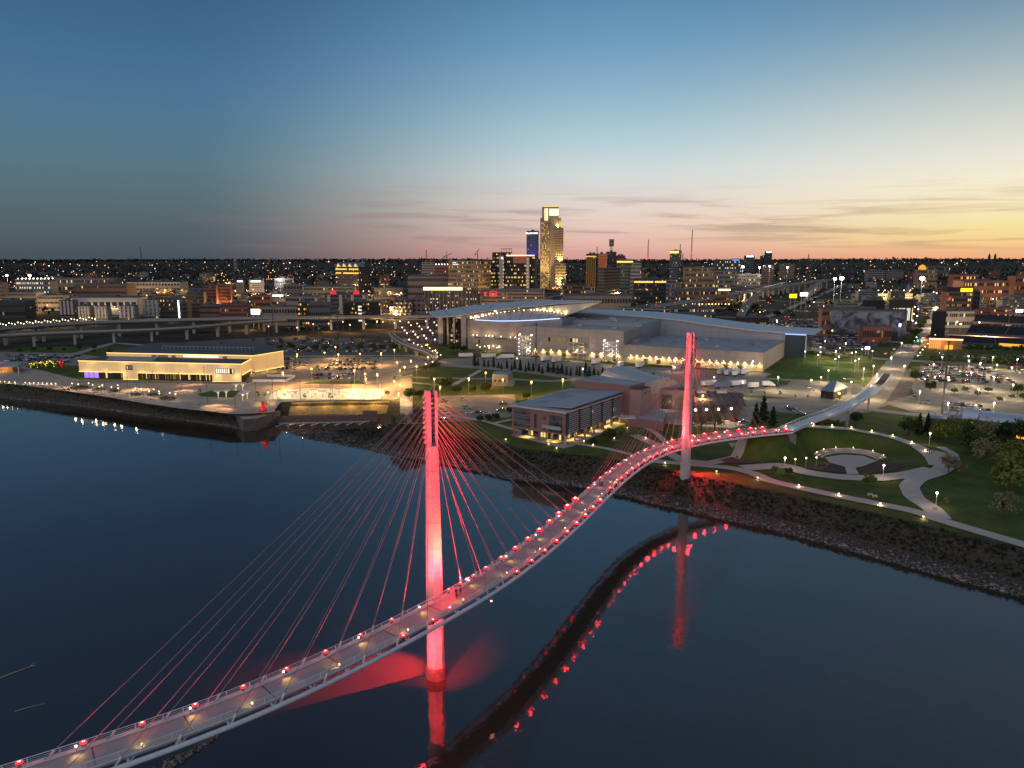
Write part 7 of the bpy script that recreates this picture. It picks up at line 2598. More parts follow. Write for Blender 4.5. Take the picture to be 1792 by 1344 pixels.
plant_line((1660, 690), (1800, 700), 7, 'spring', 'small bright tree', 'scattered in the open part of the car park', 'trees in the open car park', .55, 8)
plant_line((1300, 690), (1480, 702), 7, 'sapling', 'small street tree', 'along the road under the far pylon cables', 'street trees under the pylon cables', .8)
plant_line((300, 548), (440, 549), 9, 'round', 'dark tree', 'on the verge above the motorway near the warehouse', 'trees above the motorway', .8)
plant_line((1290, 545), (1430, 552), 9, 'spring', 'dusky green tree', 'between the motorway ramp and the billboards', 'trees by the motorway ramp', .9, 5)
for px_, py_, kd, k, lab in (
        (716, 700, 'round', .8, 'low dark tree behind the near pylon head, closest to the promenade'), (733, 697, 'round', .75, 'dark tree directly left of the near pylon head'), (757, 689, 'round', .9, 'dark tree rising behind the near pylon tip'),
        (781, 684, 'round', 1.15, 'largest dark tree behind the near pylon head'), (800, 690, 'round', .7, 'low dark tree at the lot corner behind the pylon'), (827, 687, 'round', .65, 'small dark tree along the lot edge before the utility house'),
        (851, 689, 'round', .75, 'round dark tree just before the small utility house'), (921, 700, 'spring', .7, 'spring green tree beside the brick office roof corner'), (893, 725, 'round', .5, 'small bush-like tree beside the parked grey car'),
        (725, 745, 'pale', .9, 'leafless brown tree on the spit below the promenade'), (705, 748, 'pale', 1.0, 'leafless grey tree at the marina head'), (690, 746, 'pale', .8, 'leafless tree leaning over the marina water'),
        (855, 738, 'round', .45, 'dark shrub tree along the lot kerb below the cables'), (868, 737, 'round', .45, 'dark shrub tree second along the lot kerb below the cables'), (840, 740, 'round', .45, 'dark shrub tree third along the lot kerb nearest the pylon'),
        (1066, 772, 'round', .75, 'bushy tree in the garden below the brick office'), (1090, 768, 'spring', .7, 'lamp-lit green tree in the garden below the brick office'), (1040, 782, 'round', .5, 'dark low tree on the bank garden edge'),
        (1228, 752, 'pale', 1.15, 'broad bare tree before the lamps of the service hall'), (1250, 755, 'pale', 1.1, 'reddish lit bare tree beside the bridge lamps'), (1214, 754, 'pale', .9, 'bare tree just beside the far pylon shaft'),
        (1335, 740, 'conifer', 1.5, 'huge dark conifer mass at the end of the service yard'), (1322, 744, 'conifer', 1.1, 'dark conifer at the foot of the huge one'), (1352, 746, 'conifer', 1.0, 'dark conifer on the far side of the huge one'),
        (1356, 826, 'spring', .42, 'small leafy tree beside a darker one at the park path'), (1379, 832, 'round', .45, 'small dark tree standing in the lawn strip by the path'), (1521, 852, 'spring', .62, 'thin spreading spring tree on the lawn below the amphitheatre'),
        (1660, 828, 'pale', 1.15, 'pale blossoming tree overlapping the curved park path'), (1678, 832, 'pale', .8, 'pale tree close behind the blossoming one'), (1655, 776, 'spring', 1.45, 'yellow green tree lit from below beside the dark building'),
        (1640, 770, 'spring', 1.2, 'green tree beside the lit yellow green one'), (1590, 762, 'round', 1.2, 'dark tree near the landing path bend'), (1607, 764, 'conifer', 1.0, 'dark conifer at the landing path bend'), (1622, 760, 'conifer', 1.1, 'second dark conifer behind the landing path bend'),
        (1700, 775, 'round', 1.3, 'dark tree before the amber window building'), (1722, 778, 'pale', 1.4, 'brownish tree before the silver roof'), (1752, 772, 'round', 1.3, 'dark tree beneath the silver roof dormers'), (1785, 776, 'round', 1.5, 'dark tree at the end of the silver roof'),
        (1765, 862, 'spring', 1.7, 'large pale green tree on the dark lawn at the park edge'), (1720, 815, 'pale', 1.4, 'shadowy brown tree on the dark lawn below the building'), (1784, 822, 'spring', 1.5, 'full green tree at the picture edge above the large pale green tree'), (1702, 796, 'round', 1.3, 'dark full tree on the lawn in front of the amber windows'), (1735, 800, 'spring', 1.3, 'dusky green tree on the lawn before the silver roof'), (1688, 764, 'spring', 1.2, 'green tree between the lit yellow green one and the dark building'),
        (1755, 905, 'pale', 1.2, 'faint bare tree low on the dark lawn'),
        (1656, 885, 'sapling', .75, 'tiny yellow sapling beside the tall white lamp'), (1447, 752, 'spring', .9, 'tree beneath the silver approach bridge'), (1466, 752, 'spring', .8, 'tree beside the bridge approach pier'), (1423, 753, 'round', .7, 'low tree at the bridge landing'),
        (1497, 742, 'round', .7, 'dark tree by the road below the bridge approach'), (1628, 685, 'round', .8, 'round dark tree at the car park kerb beside a white lamp'), (1600, 655, 'spring', .9, 'tree at the corner of worksite and crowded car park'),
        (1602, 668, 'round', .8, 'dark tree second along the worksite edge'), (795, 618, 'round', 1.3, 'large dark tree at the arena entrance'), (812, 617, 'round', .9, 'smaller dark tree next to the arena entrance fins'),
        (350, 690, 'sapling', .8, 'slim tree beside the oval lawn on the plaza'), (452, 697, 'sapling', 1.1, 'slim tree at the rink corner near the canopies'), (463, 697, 'sapling', 1.0, 'second slim tree at the rink corner'), (534, 700, 'sapling', 1.1, 'slim tree against the bright rink, in its middle'),
        (578, 701, 'sapling', 1.0, 'slim tree against the bright rink, farther along'), (678, 692, 'spring', .5, 'small tree at the far end of the rink'), (1540, 640, 'sapling', 1.2, 'young tree beside the avenue below the crossing'), (1780, 690, 'round', 1.0, 'dark tree at the car park edge by the picture border')):
    plant(px_, py_, kd, lab, None, k)
# fairy-lit trees left of the museum
for i, (px_, m_, c_) in enumerate(((58, 'yellow', (255, 220, 80)), (72, 'yellow', (255, 225, 90)), (86, 'yellow', (255, 225, 90)), (98, 'yellow', (255, 215, 70)), (105, 'red', (255, 60, 60)), (5, 'red', (255, 60, 70)))):
    t = plant(px_, 648, 'spring', f'tree hung with {m_} fairy lights, {nth(i)} in the cluster left of the museum', 'fairy-lit trees', .9)
    b = MB()
    for k in range(34):
        a, q, z = TR.uniform(0, 6.28), 2.9 * math.sqrt(TR.random()), TR.uniform(2.6, 7)
        b.ball((q * math.cos(a), q * math.sin(a), z), .17, 5, 3)
    o = b.build('fairy_light_chain', emit('fairy_light_' + m_, c_, 6))
    o.parent = t
    lt = point_lamp('fairy_glow', (0, 0, 4), tuple(lin(*c_)[:3]), 500, None, 1)
    lt.parent = t

# ------------------------------------------------------------------ banks: rocks and undergrowth
def bank_rocks():
    r = random.Random(3)
    mb = MB()
    rk = [mat('riprap_a', (.12, .11, .1), .9, var=.3, scale=.7), mat('riprap_b', (.065, .06, .055), .9, var=.3, scale=.7), mat('riprap_c', (.2, .185, .17), .9, var=.2, scale=.7)]

    def rock(x, y, z, s):
        vs = [(s * r.uniform(.7, 1.2), 0, 0), (0, s * r.uniform(.7, 1.2), 0), (-s * r.uniform(.7, 1.2), 0, 0), (0, -s * r.uniform(.7, 1.2), 0), (0, 0, s * r.uniform(.5, .9)), (0, 0, -s * .5)]
        a = r.uniform(0, 6.28)
        c, n = math.cos(a), math.sin(a)
        vs = [(x + v[0] * c - v[1] * n, y + v[0] * n + v[1] * c, z + v[2]) for v in vs]
        mb.add(vs, [(0, 1, 4), (1, 2, 4), (2, 3, 4), (3, 0, 4), (1, 0, 5), (2, 1, 5), (3, 2, 5), (0, 3, 5)], r.choice(rk))
    pts = []
    for (x0, y0, w0), (x1, y1, w1) in zip(SHORE[3:-2], SHORE[4:-1]):
        L_ = math.hypot(x1 - x0, y1 - y0)
        if w0 < 5 or w0 in (20.01, 40):
            continue
        nx_, ny_ = -(y1 - y0) / L_, (x1 - x0) / L_
        n = int(L_ * (12 if w0 > 15 else 13))
        for k in range(n):
            u, s = r.random(), abs(r.gauss(0, 1)) * w0 * .125 - .6
            pts.append((x0 + (x1 - x0) * u + nx_ * s, y0 + (y1 - y0) * u + ny_ * s, r.uniform(.2, .5) * (1.9 if r.random() < .08 else 1)))
    Z = ground([p[0] for p in pts], [p[1] for p in pts])
    for (x, y, s), z in zip(pts, Z):
        if z < 5:
            rock(x, y, z + .08, s)
    mb.build('riprap_rocks', kind='stuff')
    mb.__init__()
    for k in range(260):
        u = r.random()
        p = P(288, 1345, 0).lerp(P(384, 1286, 0), u)
        rock(p.x + r.gauss(0, .55) * (1.3 - u), p.y + r.gauss(0, .5), r.uniform(-.1, .3), r.uniform(.2, .5) * (1.2 - .5 * u))
    mb.build('rock_groyne', kind='stuff')
    # undergrowth on the slopes
    mb.__init__()
    pts = []
    for (x0, y0, w0), (x1, y1, w1) in zip(SHORE[17:-2], SHORE[18:-1]):
        L_ = math.hypot(x1 - x0, y1 - y0)
        nx_, ny_ = -(y1 - y0) / L_, (x1 - x0) / L_
        for k in range(int(L_ * 9)):
            u, s = r.random(), r.uniform(.34, .95) * w0
            pts.append((x0 + (x1 - x0) * u + nx_ * s, y0 + (y1 - y0) * u + ny_ * s))
    for (x0, y0, w0), (x1, y1, w1) in zip(SHORE[3:11], SHORE[4:12]):
        L_ = math.hypot(x1 - x0, y1 - y0)
        nx_, ny_ = -(y1 - y0) / L_, (x1 - x0) / L_
        for k in range(int(L_ * 2)):
            u, s = r.random(), r.uniform(.4, 1.0) * w0
            pts.append((x0 + (x1 - x0) * u + nx_ * s, y0 + (y1 - y0) * u + ny_ * s))
    Z = ground([p[0] for p in pts], [p[1] for p in pts])
    bl = [leaf_mat('brush_dark', (.012, .014, .007), (.035, .034, .016)), leaf_mat('brush_dry', (.05, .042, .026), (.1, .08, .05)), leaf_mat('brush_green', (.018, .03, .01), (.04, .055, .018))]
    for (x, y), z in zip(pts, Z):
        m_ = bl[0] if r.random() < .6 else r.choice(bl)
        h_ = r.uniform(.3, .8) * (1.5 if r.random() < .12 else 1)
        for j in range(4):
            a, q = r.uniform(0, 3.14), r.uniform(.2, .5)
            dx, dy = q * math.cos(a), q * math.sin(a)
            ox, oy = r.uniform(-.4, .4), r.uniform(-.4, .4)
            lx, ly = r.uniform(-.3, .3), r.uniform(-.3, .3)
            mb.add([(x + ox - dx, y + oy - dy, z - .1), (x + ox + dx, y + oy + dy, z - .1), (x + ox + dx * .3 + lx, y + oy + dy * .3 + ly, z + h_)], [(0, 1, 2)], m_)
    mb.build('bank_undergrowth', kind='stuff')


bank_rocks()
for a, b, r0, lab in (((-14, 1192), (58, 1165), .2, 'pale driftwood log with a forked end stuck in the river'), ((26, 1245), (78, 1231), .11, 'thin straight driftwood branch lying on the river')):
    A_, B2 = P(*a, .1), P(*b, .12)
    m_ = MB().path_tube([A_, A_.lerp(B2, .5) + Vector((.1, .1, .06)), B2], [r0, r0 * .8, r0 * .5], 6)
    if r0 > .15:
        m_.path_tube([A_.lerp(B2, .9), B2 + Vector((-.1, .9, .35))], [r0 * .6, r0 * .2], 5)
        m_.path_tube([A_.lerp(B2, .93), B2 + Vector((.8, .1, .1))], [r0 * .6, r0 * .2], 5)
    tag(m_.build('driftwood_log', mat('driftwood', (.3, .27, .24), .9, var=.3, scale=3)), lab, 'driftwood')

# ------------------------------------------------------------------ marina quay
QUAY = mat('rusty_quay_wall', (.13, .085, .07), .85, var=.3, scale=.8)
t = thing('quay_wall', 'rust brown quay wall round the marina basin with a stepped end', 'wall', (-100, 403, 0))
for a, b, z in (((-131.5, 400.2), (-84, 406.3), 4.2), ((-84, 406.3), (-76, 405.4), 6.4)):
    MB().beam(Vector((*a, z / 2 - .7)), Vector((*b, z / 2 - .7)), 1.6, z + 1.4).build('wall_panel', QUAY, t)
MB().prism([(-143, 381.8), (-136.2, 383.8), (-130.6, 399.3), (-130.2, 404.5), (-140, 405.5), (-153, 398)], -2, 6.6, mat('damp_pier_wall', (.1, .092, .082), .9, var=.35, scale=.6), PAVE).build('pier_head', None, t)
t = thing('floating_dock', 'floating marina dock with short finger piers below the quay wall', 'dock', (-105, 399, 0))
MB().beam((-129, 398.6, .45), (-80, 404, .45), 1.8, .5).build('walkway', CONCRETE, t)
for k in range(8):
    x = -126.5 + k * 6.3
    MB().beam((x, 397.6 + (x + 126) * .11, .42), (x - 2.2, 391.4 + (x + 126) * .11, .42), 1.1, .4).build('finger_pier', PATHM, t)
ribbon('grass_terrace', [(-128, 415), (-108, 417.5), (-86, 419.5), (-72, 419)], 12, DRYGRASS, .1, 2, world=True)
for k in range(4):
    p = (-122 + k * 14, 424 + k * 1.2)
    point_lamp('terrace_glow', (p[0], p[1] - 7, 10), (1, .56, .16), 1900, t, .3)

# ------------------------------------------------------------------ lamps
def lamp_proto(h, m, r, pole_m, pr=.09):
    return (MB().tube((0, 0, -.3), (0, 0, h), pr * 1.4, pr, 6), MB().box((0, 0, h + .05), (.5, .5, .12)), MB().ball((0, 0, h - .12), r, 7, 5), m, pole_m)


LP = {}


def lamp(px_, py_, label, kind='post', group=None, watts=0, color=None, head=False, world=None, z=None):
    """kind: (height, lens, lens radius, pole)"""
    h, m, r, pm, col = dict(post=(4.2, WARM_CORE, .34, GALV, (1, .68, .36)), white=(9.0, WHITE_CORE, .46, GALV, (1, .72, .42)), bollard=(1.1, WARM_CORE, .28, GALV, (1, .66, .36)), sodium=(10.0, ORANGE_CORE, .55, GALV, (1, .5, .13)), tallwhite=(5.6, WHITE_CORE, .42, WHITE_STEEL, (1, .72, .5)),
                            pink=(7.0, emit('pinkish_lamp_glass', (255, 205, 190), 7), .6, DARK_METAL, (1, .7, .6)), tiny=(5.0, WARM_CORE, .45, DARK_METAL, (1, .65, .35)), far=(9, WHITE_CORE, .85, GALV, (1, .7, .42)), farwarm=(9, ORANGE_CORE, .75, GALV, (1, .55, .2)), fargold=(6, WARM_CORE, .6, GALV, (1, .6, .25)))[kind]
    if kind not in LP:
        a, b, c = MB().tube((0, 0, -.3), (0, 0, h), .12, .07, 6), MB().box((0, 0, h + .12), (.45, .45, .1)), MB().ball((0, 0, h - .1), r, 7, 5)  # lens balls oversized to stand for lamp bloom
        q = [x.build(n, mm) for x, n, mm in ((a, 'pole', pm), (b, 'cap', DARK_METAL), (c, 'lens', m))]
        LP[kind] = [x.data for x in q]
        for x in q:
            bpy.data.objects.remove(x)
    if world is not None:
        p = Vector((*world, gz(*world) if z is None else z))
    else:
        p = G(px_, py_)
        if head:       # the pixel is the lamp head: step down the pole
            D = p.y
            for _ in range(4):
                z0 = gz(p.x, p.y)
                p = P(px_, py_, z0 + h)
            p.z = gz(p.x, p.y)
    t = thing('street_lamp' if kind not in ('bollard',) else 'bollard_lamp', label, 'lamp', p, group)
    for n, me in zip(('pole', 'cap', 'lens'), LP[kind]):
        o = bpy.data.objects.new(n, me)
        COL.objects.link(o)
        o.parent = t
    if watts:
        l_ = point_lamp('lamp_glow', (0, 0, h - .2 - r), color or col, watts, None, r)
        l_.parent = t
    return t


def lamps(pts, what, where, kind, group, watts=0, head=True, every=1):
    for i, (a, b) in enumerate(pts):
        lamp(a, b, f'{what}, {nth(i)} {where}', kind, group, watts if i % every == 0 else 0, head=head)


lamps([(1164, 809), (1254, 824), (1326, 835), (1398, 848), (1468, 863), (1541, 880), (1616, 903)], 'low path lamp', 'along the riverside path from the far pylon', 'bollard', 'riverside path lamps', 320)
for i, (x, y) in enumerate([(p[0] + .9, p[1] + 2.4) for p in smooth_line([q[:2] for q in RAMP[1:]], 8.5, 1)[:10]]):
    lamp(0, 0, f'railing lamp, {nth(i)} along the curved landing path from the bridge end', 'bollard', 'landing path lamps', 300, world=(x, y))
lamps([(1640, 862), (1547, 814), (1374, 801), (1628, 758)], 'tall white park lamp', 'counting up from the river path junction', 'tallwhite', 'tall park lamps', 700)
lamps([(1392, 803), (1411, 801), (1429, 800)], 'warm post lamp', 'leading from the tall lamp to the amphitheatre', 'post', 'amphitheatre lamps', 90)
lamps([(126, 670.5), (137, 672), (155, 670), (162, 673), (174, 676), (179, 673.5), (195, 677), (206, 674), (207, 679), (233, 683), (237, 679), (247, 680), (261, 684), (269, 681), (278, 684.5), (279, 688), (297, 687), (307, 689)], 'globe post lamp', 'along the planted islands of the plaza', 'post', 'plaza island lamps', 420)
lamps([(44 + 7.6 * i, 669 + i * .25) for i in range(8)] + [(0, 667), (8, 667.5), (16, 668), (26, 668.5)], 'low lamp', 'in the row at the plaza edge left of the museum', 'bollard', 'plaza edge lamps', 200)
lamps([(469, 686), (698, 694), (698, 701), (698, 708), (711, 730), (711, 711)], 'bright post lamp', 'round the rink corner and promenade', 'post', 'promenade lamps', 900)
lamps([(592, 620), (587, 607), (568, 617), (667, 618), (480, 618), (520, 620), (630, 619), (545, 645), (620, 648), (495, 652), (660, 655), (700, 648)], 'tall amber lamp', 'of the museum car park', 'sodium', 'museum car park lamps', 17000)
lamps([(695, 634), (719, 631), (749, 625), (729, 641), (708, 642), (762, 613), (748, 603), (690, 612)], 'amber street lamp', 'about the raised footway', 'sodium', 'footway street lamps', 3500)
lamps([(700 + (i % 5) * 15 + (i // 5) * 4, 562 + (i // 5) * 7 + (i % 3) * 2) for i in range(24)], 'pinkish lamp', 'in the cluster beneath the motorway beside the arena', 'pink', 'pinkish lamps beside the arena', 6000, every=3)
lamps([(687, 588), (694, 592), (702, 597), (708, 602), (716, 604), (724, 600), (731, 603), (738, 606), (745, 604), (752, 609), (757, 614), (765, 617), (771, 621), (757, 633), (745, 637), (722, 610), (735, 614), (748, 618)], 'small warm lamp', 'along the winding raised footway', 'tiny', 'raised footway lamps', 240, every=3)
lamps([(848, 606), (856, 609), (863, 605), (870, 608), (823, 600), (835, 604), (840, 607), (909, 619), (905, 627), (795, 599), (800, 602)], 'small warm lamp', 'before the arena entrance', 'tiny', 'arena forecourt lamps', 500, every=2)
lamps([(1410, 595), (1444, 597), (1480, 600), (1401, 605), (1436, 607), (1470, 609), (1509, 611), (1409, 615), (1436, 616), (1432, 621), (1463, 614), (1462, 628), (1468, 624), (1491, 617), (1498, 616), (1497, 631), (1503, 628), (1527, 614)], 'white car park lamp', 'around the car park beyond the glass lobby', 'white', 'lamps beyond the glass lobby', 8000, every=2)
lamps([(1649, 625), (1695, 623), (1696, 631), (1738, 625), (1716, 635), (1745, 638), (1771, 643), (1781, 628), (1610, 685), (1713, 681), (1773, 673), (1634, 637), (1700, 652), (1740, 660), (1660, 660), (1660, 705), (1740, 705)], 'white car park lamp', 'around the crowded car park by the ballpark', 'white', 'lamps of the crowded car park', 9500)
lamps([(1512, 645), (1529, 640), (1535, 655), (1578, 600), (1604, 590), (1560, 625), (1583, 640), (1490, 668), (1437, 660), (1362, 660), (1450, 648), (1525, 675)], 'pale avenue lamp', 'on the avenue and lawn road', 'white', 'avenue lamps', 10000)
lamps([(1606 + i * 4.4, 622 - i * 5.2) for i in range(9)], 'small bright lamp', 'climbing the walk beside the ballpark gate', 'tiny', 'ballpark gate lamps', 260, every=2)
lamps([(1010, 612), (1080, 622), (1180, 630), (1318, 632), (1250, 660), (1100, 655), (1020, 645), (1200, 665), (1300, 668), (1420, 665)], 'grey yard lamp', 'in the loading yard', 'white', 'loading yard lamps', 5000)
lamps([(520, 573), (548, 567), (575, 566), (600, 563), (612, 568), (640, 567), (660, 562), (670, 563), (690, 565), (470, 571), (434, 563)], 'amber lamp', 'in the street under the motorway', 'sodium', 'lamps under the motorway', 16000, every=2)
lamps([(960, 776), (1022, 771), (1038, 777), (1075, 766), (1098, 748), (1130, 765), (885, 768), (974, 783)], 'low garden lamp', 'in the gardens below the brick office', 'bollard', 'brick office garden lamps', 110)
lamps([(i * 5.2, 566 - i * .35 + (i % 3) * 1.6) for i in range(33)], 'tiny golden lamp', 'in the string above the motorway at the picture edge', 'fargold', 'golden lamps above the motorway', 14000, every=4)
lamps([(1130 + i * 9, 522 + (i % 3)) for i in range(10)] + [(1055, 524), (1132, 534), (1098, 542), (1085, 513), (1072, 515), (1050, 516), (1025, 519), (1205, 529)], 'bright far lamp', 'in the streets beyond the arena tip', 'far', 'lamps beyond the arena tip', 30000, every=2)
FARL = []
for i in range(30):
    FARL.append((G(12 + i * 24, 541 + (i * 7) % 9), 30000))
for i in range(22):
    FARL.append((G(40 + i * 31, 512 + (i * 11) % 16), 50000))
lamps([(1570 + (i * 37) % 150, 528 + (i * 13) % 40) for i in range(22)], 'bright far lamp', 'scattered about the upper avenue', 'far', 'lamps of the upper avenue', 26000, every=2)
lamps([(1738 + (i % 4) * 11, 505 + (i // 4) * 9 + (i % 2) * 4) for i in range(12)], 'white starry lamp', 'in the lot beside the boulevard', 'far', 'lamps beside the boulevard', 20000, every=2)

lamps([(640, 686), (700, 690), (760, 663), (820, 662), (880, 664), (930, 668), (985, 664), (1040, 668), (770, 677), (690, 667), (640, 663), (850, 652), (1130, 678), (1230, 692)], 'amber street lamp', 'along the access road between rink and brick office', 'sodium', 'access road lamps', 9500)
for px_, pb, pt, lab in ((1648, 728, 598, 'tall dark steel pole beside the silver-roofed building'), (1214, 690, 592, 'tall dark steel pole just beside the far pylon'), (938, 642, 566, 'tall grey steel pole before the exhibition hall office windows'), (480, 606, 482, 'tall steel pole in front of the motorway, nearest the museum'), (592, 606, 545, 'tall steel pole in front of the motorway, farther toward the arena'), (679, 590, 550, 'tall steel pole by the raised footway foot')):
    p = G(px_, pb)
    zt = ztop(pt, p.y)
    t = thing('steel_pole', lab, 'pole', p)
    MB().tube((p.x, p.y, p.z - .5), (p.x, p.y, zt), .5, .3, 8).build('shaft', DARK_METAL, t)
    MB().box((p.x, p.y, zt), (1.6, .5, .4)).build('top_fitting', DARK_METAL, t)
for k, (D0, n) in enumerate(((985, 20), (1110, 18), (1270, 16), (1480, 14), (1760, 12), (2100, 10))):
    c = Vector((-60, D0))
    ribbon('city_street', [tuple(c + Vector(U2) * s_) for s_ in range(-900 - k * 120, 901 + k * 260, 60)], 13, ROADM, .25, 20, world=True)
    for i in range(n):
        s_ = -820 - k * 110 + (1640 + k * 330) * (i + .5) / n
        q = c + Vector(U2) * s_
        if abs(q.x) < .72 * q.y and not (q.x > 60 and q.y < 760):
            FARL.append((Vector((q.x, q.y, gz(q.x, q.y))), 45000 + 9000 * k))
for k in range(7):
    c = Vector((-640 + k * 190, 960))
    ribbon('city_street', [tuple(c + Vector(V2) * s_) for s_ in range(0, 1500, 60)], 12, ROADM, .3, 20, world=True)
far_l = MB()
for p, w_ in FARL:
    far_l.tube((p.x, p.y, p.z - .3), (p.x, p.y, p.z + 9), .14, .1, 5, GALV)
    far_l.ball((p.x, p.y, p.z + 9.2), .75, 6, 4, ORANGE_CORE)
far_l = far_l.build('far_street_lamps', kind='stuff')
for i, (p, w_) in enumerate(FARL):
    if i % 2 == 0:
        point_lamp('street_glow', (p.x, p.y - 1, p.z + 8), (1, .55, .2), w_ * 2.0, far_l, .6)
# traffic lights
for i, (a, b, c) in enumerate(((1599, 577, 'green'), (1606, 577, 'green'), (1612, 567, 'green'), (1618, 567, 'green'), (1624, 556, 'red'), (1630, 556, 'red'), (1588, 573, 'red'), (1598, 558, 'red'), (1528, 614, 'red'), (1597, 617, 'red'), (1380, 525, 'red'), (1374, 533, 'red'))):
    D = 700 if a > 1500 else 1000
    z = gz(xat(a, D, 12), D)
    x = xat(a, D, z + 6)
    t = thing('traffic_light', f'{c} traffic light on a pole, {nth(i)} counting from the ballpark corner', 'traffic light', (x, D, z), 'traffic lights')
    MB().beam((x, D, z), (x, D, z + 6), .16, .16).build('pole', DARK_METAL, t)
    MB().box((x, D - .2, z + 6), (.6, .4, 1.4)).build('housing', DARK_METAL, t)
    MB().ball((x, D - .6, z + 6), .75, 7, 5).build('signal_lens', emit('green_signal', (60, 255, 190), 5) if c == 'green' else SIGNR, t)

# ------------------------------------------------------------------ rink, plaza furniture
for i, (a, b) in enumerate(((478, 699), (526, 702), (583, 703), (638, 702), (668, 698), (500, 679), (560, 679), (615, 679), (662, 680))):
    p = P(a, b)
    t = thing('rink_flood_pole', f'slim dark floodlight pole, {nth(i)} around the bright rink', 'light pole', p, 'floodlight poles of the rink')
    MB().tube((p.x, p.y, 7.8), (p.x, p.y, 20), .14, .1, 6).build('pole', DARK_METAL, t)
    MB().box((p.x, p.y, 20.1), (1.2, .5, .3)).build('lamp_head', DARK_METAL, t)
    c = P(min(650, max(500, a)), 690)
    spot_lamp('rink_floodlight', (p.x, p.y, 19.8), (c.x, c.y, 8), (1, .84, .4), 17000, t, 100, .8, .3)
for i, (a, b) in enumerate(((184, 680), (224, 680), (269, 680), (314, 682), (358, 671), (364, 708), (412, 715), (448, 704), (140, 676), (486, 718))):
    p = P(a, b)
    t = thing('plaza_flood_pole', f'tall dark plaza light pole, {nth(i)} along the museum plaza', 'light pole', p, 'tall light poles of the plaza')
    MB().tube((p.x, p.y, 7.8), (p.x, p.y, 19), .13, .09, 6).build('pole', DARK_METAL, t)
    MB().box((p.x, p.y, 19.1), (.9, .4, .25)).build('lamp_head', DARK_METAL, t)
    spot_lamp('plaza_floodlight', (p.x, p.y, 18.8), (p.x + (6 if i % 2 else -6), p.y - 5, 8), (1, .52, .2), 22000, t, 75, .9, .2)
for i, (a, b) in enumerate(((382, 697), (396, 696), (413, 684), (425, 683), (425, 701), (433, 698))):
    p = P(a, b)
    t = thing('funnel_canopy', f'white funnel shaped shade canopy, {nth(i)} of those at the oval lawn', 'canopy', p, 'funnel canopies on the plaza')
    MB().lathe((p.x, p.y, 8), [(.35, 0), (.2, 2.2), (.3, 3), (1.2, 3.9), (2.7, 4.5), (2.7, 4.62), (.1, 4.3)], 12).build('funnel', WHITE_STEEL, t)
    MB().ball((p.x + .6, p.y, 10.8), .12, 5, 3).build('spotlight', WARM_CORE, t)
    point_lamp('canopy_glow', (p.x + 1, p.y - 1, 10.4), (1, .7, .4), 130, t, .1)
for i, (a, b) in enumerate(((515, 697), (549, 694), (566, 696), (594, 692))):
    p = P(a, b)
    t = thing('disc_canopy', f'flat grey disc canopy on a thin post, {nth(i)} over the rink', 'canopy', p, 'disc canopies at the rink')
    MB().tube((p.x, p.y, 8), (p.x, p.y, 12), .1, .1, 6).build('post', GALV, t)
    MB().lathe((p.x, p.y, 12), [(.2, -.1), (2.6, .15), (2.6, .3), (.1, .4)], 14).build('disc', mat('disc_grey', (.3, .32, .38), .6), t)
for i, (a, b, w) in enumerate(((140, 679, 36), (172, 682, 24), (201, 685, 20), (239, 691, 22), (270, 692, 26), (293, 698, 34))):
    pts_ = [(a + w / 2 * math.cos(k / 12 * 2 * PI), b + w / 9 * math.sin(k / 12 * 2 * PI)) for k in range(12)]
    t = thing('planted_island', f'low round mulched island with shrubs, {nth(i)} along the plaza', 'planter', P(a, b), 'planted islands of the plaza')
    MB().prism([tuple(P(*q)[:2]) for q in pts_], 8, 8.4, CONC_DARK, MULCH).build('kerb_bed', None, t)
    sh = MB()
    c = P(a, b)
    for k in range(90):
        leaf(sh, c + Vector((TR.gauss(0, w * .09), TR.gauss(0, w * .05), .5 + abs(TR.gauss(0, .7)))), TR.uniform(.2, .45), TR)
    sh.build('shrub', LEAF, t)
# pavilion left of the museum
t = thing('flat_roof_pavilion', 'open pavilion with a grey flat roof and warm lit inside left of the museum', 'pavilion', P(18, 652))
g = [P(-24, 655), P(33, 654), P(42, 646), P(-16, 646)]
MB().prism([tuple(p[:2]) for p in g], 13, 13.8, ROOFG).build('roof', None, t)
for p in g:
    MB().beam(p, p + Vector((0, 0, 5)), .5, .5).build('column', WHITE_STEEL, t)
c = sum(g, Vector()) / 4
MB().prism([(c.x - 8, c.y), (c.x + 6, c.y), (c.x + 6, c.y + 8), (c.x - 8, c.y + 8)], 8, 12.98, mat('warm_timber', (.35, .2, .1), .8, var=.15)).build('kiosk', None, t)
point_lamp('pavilion_glow', (c.x, c.y - 4, 12), (1, .6, .25), 1600, t, .5)
# red sculpture on the pier head
p = P(461, 724, 6.6)
t = thing('red_sculpture', 'bright red abstract sculpture on the pier head at the marina mouth', 'sculpture', p)
RS = mat('red_enamel', (.55, .02, .02), .35, var=.05)
MB().lathe(p, [(1.2, 0), (1.6, 1.4), (1.9, 2.8), (1.2, 4.2), (.7, 4.9), (1.0, 5.6), (.9, 6.6), (.2, 7.2)], 10).build('body', RS, t)
MB().path_tube([p + Vector((.9, 0, 4)), p + Vector((2.2, 0, 5.2)), p + Vector((2.0, 0, 7.6))], [.5, .4, .2], 6).build('horn', RS, t)
MB().path_tube([p + Vector((-1, 0, 2.4)), p + Vector((-2.4, 0, 1.4)), p + Vector((-2.6, 0, 0))], [.4, .35, .3], 6).build('strut', DARK_METAL, t)
spot_lamp('sculpture_spot', p + Vector((0, -7, 1)), p + Vector((0, 0, 4)), (1, .4, .3), 2500, t, 60, .8, .1)

